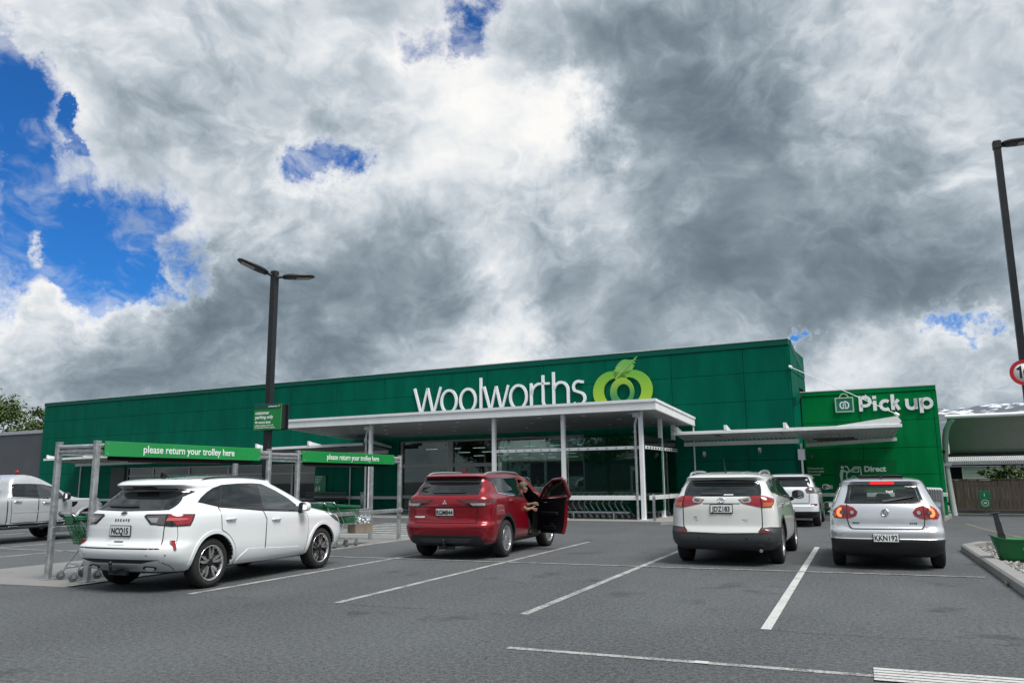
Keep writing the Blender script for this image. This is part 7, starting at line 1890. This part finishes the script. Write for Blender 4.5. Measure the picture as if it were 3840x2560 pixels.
def silver_hatch():
    sh = SH['golf']; sil = paint('silver_metallic_paint', (.62, .64, .68), .5, .3); bk = M['black_plastic']
    c = car_root('golf', 'parked_car', 'small silver hatchback with lit brake lamps and a black lower bumper')
    pr = [(-.52, 1.07), (.52, 1.07), (.47, 1.31), (-.47, 1.31)]
    tun = MB().prism(pr, .1, 2.35, 0, axis_m((0, 0, 0), (0, -1, 0), (0, 0, 1), (1, 0, 0)) if False else axis_m((0, 0, 0), (0, 1, 0), (0, 0, 1), (1, 0, 0))).build('cutter', M['well'], weld=True)
    tun2 = MB().prism([(-.50, 1.05), (.50, 1.05), (.45, 1.30), (-.45, 1.30)], 2.2, 4.2, 0, axis_m((0, 0, 0), (0, 1, 0), (0, 0, 1), (1, 0, 0))).build('cutter', M['well'], weld=True)
    sh.body('body', [sil, bk, M['well']], c, [(.78, .315, .375, .87, .34), (3.36, .315, .375, .87, .34)], zone=lambda p: 1 if p.z < .487 and p.x < 1.2 else 0, extra=(tun, tun2))
    tg = sh.panel('tailgate', [(-.565, 1.02), (-.56, .80), (-.54, .70), (-.50, .65), (.50, .65), (.54, .70), (.56, .80), (.565, 1.02)], sil, c, 'W', .004)
    sh.seam('tailgate_gap', [(-.575, 1.03), (-.57, .80), (-.55, .69), (-.505, .638), (.505, .638), (.55, .69), (.57, .80), (.575, 1.03)], M['gap'], tg, 'W', .014)
    rim_ = [(-.625, 1.04), (-.60, 1.15), (-.55, 1.335), (.55, 1.335), (.60, 1.15), (.625, 1.04)]; inn = [(-.53, 1.075), (-.485, 1.295), (.485, 1.295), (.53, 1.075)]
    g = sh.panel('window_surround', [(-.625, 1.04), (-.55, 1.34), (.55, 1.34), (.625, 1.04), (.53, 1.07), (.485, 1.30), (-.485, 1.30), (-.53, 1.07)], M['gloss_black'], c, 'W', .006)
    sh.panel('window_base', [(-.6, 1.038), (.6, 1.038), (.53, 1.074), (-.53, 1.074)], M['gloss_black'], g, 'W', .007)
    sh.panel('rear_window', [(-.528, 1.073), (-.483, 1.298), (.483, 1.298), (.528, 1.073)], M['clear_glass'], c, 'W', .004, .004)
    sh.panel('wiper', [(.02, 1.05), (.02, 1.085), (-.30, 1.12), (-.46, 1.13), (-.30, 1.105), (-.02, 1.05)], bk, g, 'W', .022, .014)
    F = sh.frame('W', -.10, 1.225); dm = MB()
    stroke(dm, [(-.05, .02), (-.02, .012), (.0, -.008), (.02, .012), (.05, .02), (.04, -.02), (-.04, -.02), (-.05, .02)], .008, .002, .004, F)
    dm.build('window_decal', M['bay_print'], c)
    hb = sh.panel('high_brake_lamp', [(-.18, 1.352), (-.18, 1.378), (.18, 1.378), (.18, 1.352)], M['lamp_lit'], c, 'W', .004)
    sm = mat('seat_grey_cloth', (.02, .022, .024), .8)
    for x, y in ((1.15, .36), (1.15, -.02), (1.15, -.38), (1.85, .36), (1.85, -.36)):
        w_ = .12 if x < 1.5 else .13
        MB().bbox(x-.05, x+.05, y-w_, y+w_, 1.02, 1.19 if x < 1.5 else 1.25, .04).build('head_rest', sm, c)
    for sg in (1, -1):
        P = lambda L_: [(u*sg, z) for u, z in L_]
        lp = sh.panel('tail_lamp', P([(-.402, .905), (-.425, .845), (-.50, .808), (-.56, .80), (-.785, .80), (-.86, .86), (-.80, .95), (-.69, 1.008), (-.555, 1.008), (-.46, .972)]), M['lamp_red'], c, 'W', .010, .014)
        sh.seam('lamp_gap', P([(-.568, 1.008), (-.568, .802)]), M['gap'], lp, 'W', .012, .013)
        ci = lambda u, z, r: [(u*sg+r*cos(2*pi*k/18), z+r*sin(2*pi*k/18)) for k in range(18)]
        sh.panel('round_lens', ci(-.488, .895, .048), M['lamp_dark_red'], lp, 'W', .013, .004, .03); sh.panel('reverse_lens', ci(-.488, .895, .030), M['lamp_clear'], lp, 'W', .016, .004, .03)
        sh.panel('round_lens', ci(-.665, .895, .078), M['lamp_dark_red'], lp, 'W', .013, .004, .03)
        cr = [( -.675+ .068*cos(radians(a)), .895+.072*sin(radians(a))) for a in range(80, 291, 15)] + [(-.665+.030*cos(radians(a)), .895+.034*sin(radians(a))) for a in range(280, 79, -20)]
        sh.panel('lit_crescent', P(cr), M['lamp_lit_hot'], lp, 'W', .017, .004, .03)
        sh.panel('round_lens', ci(-.645, .895, .024), M['lamp_smoke'], lp, 'W', .018, .004, .03)
        mirror_unit(sh, c, 2.55, .915, .945, sil, -sg, .19, .12)
        d = sh.panel('window_surround', [(.62, 1.06), (.80, 1.30), (1.4, 1.365), (2.0, 1.345), (2.75, 1.0)], M['car_glass'], c, 'R' if sg > 0 else 'L', .004)
        dr = [(1.3, .99), (1.3, .36), (2.5, .36), (2.6, .97)]
        o = sh.panel('front_door', inset(dr, .006), sil, c, 'R' if sg > 0 else 'L', .004); handle(sh, o, 'R' if sg > 0 else 'L', 1.45, .86, sil)
    plate(sh, c, .018, .505, 'KKN192', .014, 0)
    F = sh.frame('W', .0, .895); eb = MB().lathe([(0, 0), (.052, 0), (.052, .006), (0, .006)], 32, 1)
    eb.tube([(.054*cos(2*pi*k/32), .054*sin(2*pi*k/32), .008) for k in range(32)], .007, 6, 0, closed=True)
    A = Matrix.Translation((0, 0, .006))
    stroke(eb, [(-.020, .044), (0, .004), (.020, .044)], .009, 0, .005, A, 0); stroke(eb, [(-.042, .024), (-.022, -.036), (0, .0), (.022, -.036), (.042, .024)], .009, 0, .005, A, 0)
    em = eb.build('emblem', [M['chrome'], mat('emblem_blue_grey', (.10, .12, .16), .3)], c); em.matrix_local = F @ Matrix.Translation((0, 0, .003))
    letters(sh, c, 'W', .44, .735, 'GOLF', .036, M['chrome'], 'badge', .002, 1.2)
    letters(sh, c, 'W', -.40, .735, '2.0 FSI', .034, M['chrome'], 'badge', .002, 1.2)
    sh.panel('sunroof', [(.80, -.34), (1.5, -.36), (1.5, .36), (.80, .34)], M['gloss_black'], c, 'T', .045, .05, .08)
    fin(sh, c, .62, bk)
    sh.panel('bumper_lip', [(-.90, .475), (.90, .475), (.80, .25), (-.80, .25)], bk, c, 'W', .004, .01)
    for x in (.78, 3.36):
        for y in (-.845, .845): wheel(c, x, y, .315, .315, .20, .205, 'grey')
silver_hatch()

def far_suv():
    sh = SH['far']; white = paint('cool_white_paint', (.66, .69, .72)); bk = M['black_plastic']; gl = M['gloss_black']
    c = car_root('far', 'parked_car', 'white SUV further off, half hidden between the white SUV and silver hatchback')
    sh.body('body', [white, bk, M['well']], c, [(.98, .345, .41, .89, .34), (3.65, .345, .41, .89, .34)], zone=lambda p: 1 if p.z < .46 else 0)
    g = sh.panel('rear_window', [(-.66, 1.20), (-.98, 1.44), (-.86, 1.475), (.86, 1.475), (.98, 1.44), (.66, 1.20)], M['car_glass'], c, 'W', .006)
    sh.panel('window_shade', [(-.8, 1.42), (-.8, 1.468), (.8, 1.468), (.8, 1.42)], M['gap'], g, 'W', .008, .003)
    tg = sh.panel('tailgate', [(-.64, 1.18), (-.60, .72), (.60, .72), (.64, 1.18)], white, c, 'W', .004)
    sh.seam('tailgate_gap', [(-.65, 1.185), (-.61, .71), (.61, .71), (.65, 1.185)], M['gap'], tg, 'W', .016)
    for sg in (1, -1):
        P = lambda L_: [(u*sg, z) for u, z in L_]
        lp = sh.panel('tail_lamp', P([(-.52, 1.12), (-.62, 1.19), (-1.05, 1.18), (-1.0, 1.01), (-.56, 1.015)]), M['lamp_smoke'], c, 'W', .010, .014)
        sh.panel('clear_lens', P([(-.80, 1.165), (-1.0, 1.165), (-.97, 1.03), (-.80, 1.03)]), M['lamp_clear'], lp, 'W', .014, .006)
        sh.panel('reflector', P([(-.66, .70), (-.86, .70), (-.86, .635), (-.66, .635)]), M['lamp_dark_red'], c, 'W', .008)
        s = 'R' if sg > 0 else 'L'
        d = sh.panel('window_surround', [(.62, 1.19), (.80, 1.42), (1.4, 1.455), (2.1, 1.43), (3.0, 1.09)], M['car_glass'], c, s, .004)
        dr = [(1.25, 1.12), (1.4, .42), (2.2, .36), (2.15, 1.08)]
        o = sh.panel('rear_door', inset(dr, .006), white, c, s, .004); sh.seam('door_gap', dr, M['gap'], o, s, .012, closed=True); handle(sh, o, s, 1.45, .98, white)
        mirror_unit(sh, c, 2.85, 1.02, 1.17, white, -sg, .22, .17)
    for x in (.98, 3.65):
        for y in (-.875, .875): wheel(c, x, y, .345, .345, .225, .23, 'five')
far_suv()

def silver_ute():
    sh = SH['ute']; sil = paint('silver_ute_paint', (.58, .60, .62), .45, .32); bk = M['black_plastic']; gl = M['gloss_black']
    c = car_root('ute', 'parked_ute', 'silver double cab ute parked beyond the trolley bay at the left edge', 'ute')
    sh.body('body', [sil, bk, M['well']], c, [(.98, .375, .45, .92, .36), (4.20, .375, .45, .92, .36)], zone=lambda p: 1 if p.z < .50 else 0)
    for s in ('R', 'L'):
        d = sh.panel('window_surround', [(1.84, 1.17), (1.86, 1.475), (1.95, 1.50), (2.4, 1.50), (2.75, 1.485), (3.10, 1.42), (3.34, 1.24), (3.40, 1.085), (2.44, 1.135)], gl, c, s, .003)
        sh.panel('side_window', [(1.89, 1.19), (1.91, 1.46), (2.40, 1.475), (2.41, 1.155)], M['car_glass'], d, s, .005)
        sh.panel('side_window', [(2.58, 1.145), (2.55, 1.465), (2.75, 1.455), (2.98, 1.41), (3.08, 1.34), (3.08, 1.12)], M['car_glass_light'], d, s, .005)
        rd = [(1.745, 1.14), (1.765, .52), (2.52, .52), (2.53, 1.12)]
        o = sh.panel('rear_door', inset(rd, .007), sil, c, s, .004); sh.seam('door_gap', rd, M['gap'], o, s, .014, closed=True); handle(sh, o, s, 1.92, 1.045, M['chrome'], .22)
        fd = [(2.545, 1.12), (2.535, .52), (3.56, .54), (3.58, .80), (3.55, 1.06)]
        o = sh.panel('front_door', inset(fd, .007), sil, c, s, .004); sh.seam('door_gap', fd, M['gap'], o, s, .014, closed=True); handle(sh, o, s, 2.77, 1.0, M['chrome'], .22)
        sh.seam('bed_gap', [(1.64, 1.10), (1.645, .46)], M['gap'], c, s, .03)
        v = sh.panel('fender_vent', [(3.60, 1.01), (3.80, 1.01), (3.77, .95), (3.66, .875), (3.60, .87)], gl, c, s, .006); sh.panel('vent_strip', [(3.62, .965), (3.74, .96), (3.72, .945), (3.62, .945)], M['chrome'], v, s, .012, .006)
        sh.panel('headlamp', [(4.42, 1.0), (4.62, .99), (4.78, .86), (4.66, .84), (4.50, .93)], M['lamp_clear'], c, s, .006)
        mirror_unit(sh, c, 3.28, 1.04, 1.16, M['gloss_black'], -1 if s == 'R' else 1, .22, .20)
        y = -.95 if s == 'R' else .95
        st = MB().tube([(1.35, y*.93, .44), (1.5, y, .40), (3.55, y, .40), (3.7, y*.93, .44)], .036, 10).build('side_step', M['black_plastic'], c)
        for x in (1.65, 2.55, 3.3): MB().bbox(x, x+.26, y-.05, y+.03, .43, .445, .004).build('step_pad', M['chrome'], st)
        sh.panel('bed_window', [(1.2, 1.06), (1.2, 1.07), (1.21, 1.07), (1.21, 1.06)], gl, c, s, .003)
        sh.panel('crease', [(1.78, .80), (2.5, .795), (3.55, .80), (3.55, .775), (1.78, .77)], sil, c, s, .010, .01)
    arch_ring(sh, c, .98, .375, .45, .50, 0, 180, sil, off=.02); arch_ring(sh, c, 4.20, .375, .45, .50, 0, 180, sil, off=.02)
    # roll hoop panel behind the cab
    MB().tube([(1.50, -.70, 1.12), (1.56, -.64, 1.55), (1.62, -.55, 1.66), (1.62, .55, 1.66), (1.56, .64, 1.55), (1.50, .70, 1.12)], .04, 10).build('sports_bar', sil, c)
    for x in (.98, 4.20):
        for y in (-.90, .90): wheel(c, x, y, .375, .375, .22, .26, 'grey')
silver_ute()

# ------------------------------------------------------------------ people
M['skin'] = mat('skin', (.27, .15, .105), .5, var=.08, vscale=12)
M['navy'] = mat('navy_cloth', (.005, .006, .011), .85, var=.2, vscale=8)
M['hair_grey'] = mat('grey_blond_hair', (.10, .08, .06), .7, var=.3, vscale=40, stretch=(1, 1, .3))
M['hair_black'] = mat('black_hair', (.012, .010, .009), .5, var=.3, vscale=40, stretch=(1, 1, .3))
M['shoe'] = mat('black_shoe', (.012, .012, .012), .5)
def skinned(name, chains, m, parent, sub=2):
    """one continuous surface grown along chains of (point, radius); chains share points by position"""
    pts, rad, edges, key = [], [], [], {}
    def idx(p, r):
        k = tuple(round(c, 4) for c in p)
        if k not in key: key[k] = len(pts); pts.append(k); rad.append(r)
        return key[k]
    for ch in chains:
        ids = [idx(p, r) for p, r in ch]
        for a, b in zip(ids, ids[1:]):
            if a != b and (a, b) not in edges and (b, a) not in edges: edges.append((a, b))
    me = bpy.data.meshes.new(name); me.from_pydata(pts, edges, []); me.update()
    o = bpy.data.objects.new(name, me); COL.objects.link(o)
    md = o.modifiers.new('skin', 'SKIN'); md.branch_smoothing = .6; md.use_smooth_shade = True
    sv = me.skin_vertices[0].data
    for i, r in enumerate(rad):
        sv[i].radius = r if isinstance(r, tuple) else (r, r); sv[i].use_root = (i == 0)
    s = o.modifiers.new('sub', 'SUBSURF'); s.levels = sub; s.render_levels = sub
    bpy.context.view_layer.update()
    me2 = bpy.data.meshes.new_from_object(o.evaluated_get(bpy.context.evaluated_depsgraph_get()))
    o.modifiers.clear(); o.data = me2; me2.name = name
    for p in me2.polygons: p.use_smooth = True
    me2.materials.clear(); me2.materials.append(m)
    o.parent = parent
    return o
def hand_chains(wrist, palm, fwd, side, up, curl=.35, k=1.0):
    """five unequal fingers rooted in the palm; the thumb leaves its side"""
    W_, P_ = Vector(wrist), Vector(palm); f = Vector(fwd).normalized(); s = Vector(side).normalized(); u = Vector(up).normalized()
    t = lambda v: tuple(v)
    out = [[(t(W_), .024), (t(P_), .030)]]
    for q, (off, l) in enumerate(((.028, .070), (.010, .078), (-.009, .072), (-.026, .058))):
        a = P_+s*off+f*.022; b = a+(f*.5-u*.1*curl)*l; c = b+(f*.35-u*.9*curl)*l*.75
        out.append([(t(P_), .030), (t(a), .013), (t(b), .0095), (t(c), .008)])
    a = W_.lerp(P_, .45)+s*.028; b = a+(s*.75+f*.55)*.035; c = b+(f*.9+s*.25)*.030
    out.append([(t(W_), .024), (t(a), .015), (t(b), .012), (t(c), .009)])
    return out
def head_chains(neck, c, face, tilt=0.0, k=1.0):
    """neck, skull, jaw and nose"""
    n, c, f = Vector(neck), Vector(c), Vector(face).normalized(); up = Vector((0, 0, 1)); t = lambda v: tuple(v)
    dn = (f*-.12*0+up*-1)
    jaw = c+f*.042*k-up*.062*k
    return [[(t(n), .052*k), (t(c-f*.012*k-up*.03*k), .078*k), (t(c+up*.035*k-f*.008*k), .089*k)],
            [(t(c-f*.012*k-up*.03*k), .078*k), (t(jaw), .050*k), (t(jaw+f*.022*k-up*.026*k), .026*k)],
            [(t(c-f*.012*k-up*.03*k), .078*k), (t(c+f*.082*k-up*.012*k), .018*k), (t(c+f*.106*k-up*.026*k), .010*k)]]
def hair_cap(name, c, face, m, parent, k=1.0, low=.0, back=.0):
    c, f = Vector(c), Vector(face).normalized(); r = f.cross(Vector((0, 0, 1))).normalized(); up = r.cross(f)
    A = axis_m(c+up*.030*k-f*.010*k, f, -r, up); mb = MB(); n = 22; kx = 11; vs = []
    rnd = random.Random(4)
    for i in range(kx+1):
        a = pi*.5*i/kx*1.0+0
        for j in range(n):
            b = 2*pi*j/n; fr = cos(b)
            lim = (pi*(.36 if fr > .35 else .62+back*(.5-fr*.5)))
            t = lim*i/kx; q = 1+rnd.uniform(-.02, .03)
            vs.append((.108*k*sin(t)*cos(b)*q, .092*k*sin(t)*sin(b)*q, (.100*k*cos(t) if t < pi/2 else .100*k*cos(t)*(1+low))*q))
    fs = [(i*n+j, i*n+(j+1) % n, (i+1)*n+(j+1) % n, (i+1)*n+j) for i in range(kx) for j in range(n)]
    mb.add(vs, fs, 0, True, A); return mb.build(name, m, parent)
def face_bits(c, face, parent, k=1.0):
    c, f = Vector(c), Vector(face).normalized(); r = f.cross(Vector((0, 0, 1))).normalized(); up = r.cross(f)
    A = axis_m(c, f, -r, up); mb = MB()
    for s in (-1, 1): mb.ball((.076*k, .032*s*k, .012*k), .008*k, .014*k, .007*k, 8, 0, A); mb.ball((.080*k, .032*s*k, .030*k), .006*k, .020*k, .004*k, 8, 0, A)
    mb.build('eyes', mat('eye_dark', (.03, .02, .016), .3) if 'eye_dark' not in bpy.data.materials else bpy.data.materials['eye_dark'], parent)
    MB().ball((.078*k, 0, -.062*k), .010*k, .022*k, .005*k, 10, 0, A).build('mouth', mat('lip', (.30, .10, .09), .5) if 'lip' not in bpy.data.materials else bpy.data.materials['lip'], parent)
    e = MB()
    for s in (-1, 1): e.ball((-.012*k, .086*s*k, -.012*k), .018*k, .010*k, .030*k, 10, 0, A)
    e.build('ears', M['skin'], parent)

def driver():
    (ax, ay), hd, ov = POSE['red']; h = radians(hd)
    R_ = Matrix.Translation((ax-cos(h)*ov, ay-sin(h)*ov, 0)) @ Matrix.Rotation(h, 4, 'Z')
    o0 = Vector((2.15, -.85, 0))
    t = thing('person', 'grey haired man in dark clothes leaning out of the red car door', 'person', R_ @ o0, h)
    q = lambda x, y, z: (x-o0.x, y-o0.y, z)
    f = Vector((.62, -.70, -.30)).normalized()
    hc = q(2.21, -.83, 1.315)
    ch = [[(q(1.98, -.50, .64), .13), (q(2.0, -.56, .82), .125), (q(2.06, -.66, 1.02), .135), (q(2.13, -.75, 1.16), .065), (q(2.16, -.78, 1.21), .052)]]
    ch += head_chains(q(2.16, -.78, 1.21), hc, f)
    sr, sl = q(1.95, -.80, 1.07), q(2.24, -.60, 1.08)
    ch += [[(q(2.06, -.66, 1.02), .135), (sr, .062), (q(1.99, -.91, .90), .048), (q(2.04, -.96, .86), .042), (q(2.18, -1.0, .885), .026)]]
    ch += [[(q(2.06, -.66, 1.02), .135), (sl, .062), (q(2.30, -.78, .95), .046), (q(2.30, -.84, .93), .042), (q(2.30, -.98, .985), .026)]]
    ch += hand_chains(q(2.18, -1.0, .885), q(2.23, -1.055, .865), (.55, -.75, -.25), (.1, -.25, .95), (-.75, -.55, .1), .3)[1:] + [[(q(2.18, -1.0, .885), .026), (q(2.23, -1.055, .865), .030)]]
    ch += hand_chains(q(2.30, -.98, .985), q(2.32, -1.045, .985), (.35, -.9, -.15), (.1, -.1, -.95), (.4, .2, .9), .3)[1:] + [[(q(2.30, -.98, .985), .026), (q(2.32, -1.045, .985), .030)]]
    for kn, an, hp in ((q(2.34, -.84, .66), q(2.42, -.86, .42), q(2.02, -.60, .62)), (q(2.50, -.70, .68), q(2.58, -.78, .42), q(2.08, -.48, .62))):
        ch += [[(q(1.98, -.50, .64), .13), (hp, .095), (kn, .062), (tuple(Vector(kn).lerp(Vector(an), .35)), .058), (an, .038), (tuple(Vector(an)+Vector((.08, -.02, -.03))), .034)]]
    skinned('body', ch, M['skin'], t)
    # clothes
    sh = [[(q(1.98, -.50, .64), .145), (q(2.0, -.56, .82), .14), (q(2.06, -.66, 1.02), .15), (q(2.115, -.735, 1.14), .075)],
          [(q(2.06, -.66, 1.02), .15), (sr, .075), (q(1.985, -.895, .92), .062)], [(q(2.06, -.66, 1.02), .15), (sl, .075), (q(2.295, -.765, .96), .060)]]
    skinned('shirt', sh, M['navy'], t)
    tr = []
    for kn, an, hp in ((q(2.34, -.84, .66), q(2.42, -.86, .42), q(2.02, -.60, .62)), (q(2.50, -.70, .68), q(2.58, -.78, .42), q(2.08, -.48, .62))):
        tr += [[(q(1.98, -.50, .66), .145), (hp, .11), (kn, .080), (tuple(Vector(kn).lerp(Vector(an), .35)), .078), (tuple(Vector(an)+Vector((0, 0, -.03))), .070)]]
    skinned('trousers', tr, M['navy'], t)
    for an in (q(2.42, -.86, .42), q(2.58, -.78, .42)):
        a = Vector(an); MB().ball((a.x+.07, a.y-.02, .375), .13, .06, .04, 12).build('shoe', M['shoe'], t)
    hair_cap('hair', hc, f, M['hair_grey'], t, 1.0, .1, .1); face_bits(hc, f, t)
driver()

def shopper():
    p = Vector((-11.62, 29.55, .10))
    t = thing('person', 'dark haired woman in a black and white patterned top by the entrance', 'person', p, radians(-20))
    k = .93; z = lambda v: v*k
    f = Vector((.75, -.6, -.25)).normalized()
    hc = (0.03, -.02, z(1.47))
    ch = [[((0, 0, z(.92)), .125), ((0, 0, z(1.10)), .110), ((0, 0, z(1.26)), .13), ((.0, 0, z(1.35)), .055), ((.01, -.01, z(1.39)), .046)]]
    ch += head_chains((.01, -.01, z(1.39)), hc, f, 0, .92)
    for s in (-1, 1):
        ch += [[((0, 0, z(1.26)), .13), ((.02, .17*s, z(1.28)), .055), ((.04, .22*s, z(1.06)), .042), ((.20, .14*s, z(1.0)), .026)]]
        ch += [[((.20, .14*s, z(1.0)), .026), ((.26, .12*s, z(1.0)), .028)]] + hand_chains((.20, .14*s, z(1.0)), (.26, .12*s, z(1.0)), (1, 0, -.1), (0, -s, .3), (0, 0, 1), .4)[1:]
        ch += [[((0, 0, z(.92)), .125), ((0, .09*s, z(.84)), .095), ((.01, .09*s, z(.48)), .058), ((-.01, .09*s, z(.10)), .036), ((.10, .10*s, z(.04)), .032)]]
    skinned('body', ch, M['skin'], t)
    m = bpy.data.materials.new('patterned_cloth'); m.use_nodes = True; tt = m.node_tree; N = Nodes(tt)
    tc = tt.nodes.new('ShaderNodeTexCoord').outputs['Object']; v = N.noise(tc, 22, 2, .5)
    tt.links.new(N.mix(N.smooth(v, .48, .53), (.015, .018, .022), (.55, .57, .58)), tt.nodes['Principled BSDF'].inputs['Base Color'])
    sh = [[((0, 0, z(.86)), .15), ((0, 0, z(1.10)), .13), ((0, 0, z(1.26)), .145), ((0, 0, z(1.335)), .065)]]
    for s in (-1, 1): sh += [[((0, 0, z(1.26)), .145), ((.02, .17*s, z(1.28)), .072), ((.04, .215*s, z(1.08)), .060)]]
    skinned('blouse', sh, m, t)
    tr = []
    for s in (-1, 1): tr += [[((0, 0, z(.92)), .135), ((0, .09*s, z(.84)), .108), ((.01, .09*s, z(.48)), .075), ((-.01, .09*s, z(.12)), .065)]]
    skinned('trousers', tr, M['navy'], t)
    for s in (-1, 1): MB().ball((.06, .095*s, .03), .13, .05, .04, 12).build('shoe', M['shoe'], t)
    hair_cap('hair', hc, f, M['hair_black'], t, .98, .5, .35); face_bits(hc, f, t, .92)
    pp = thing('paper_sheet', 'white paper sheet held up by the woman at the entrance', 'paper', p+Vector((.26, -.10, z(1.02))), radians(-20))
    MB().box(-.004, .004, -.11, .11, .0, .30).build('sheet', M['paper'], pp)
shopper()
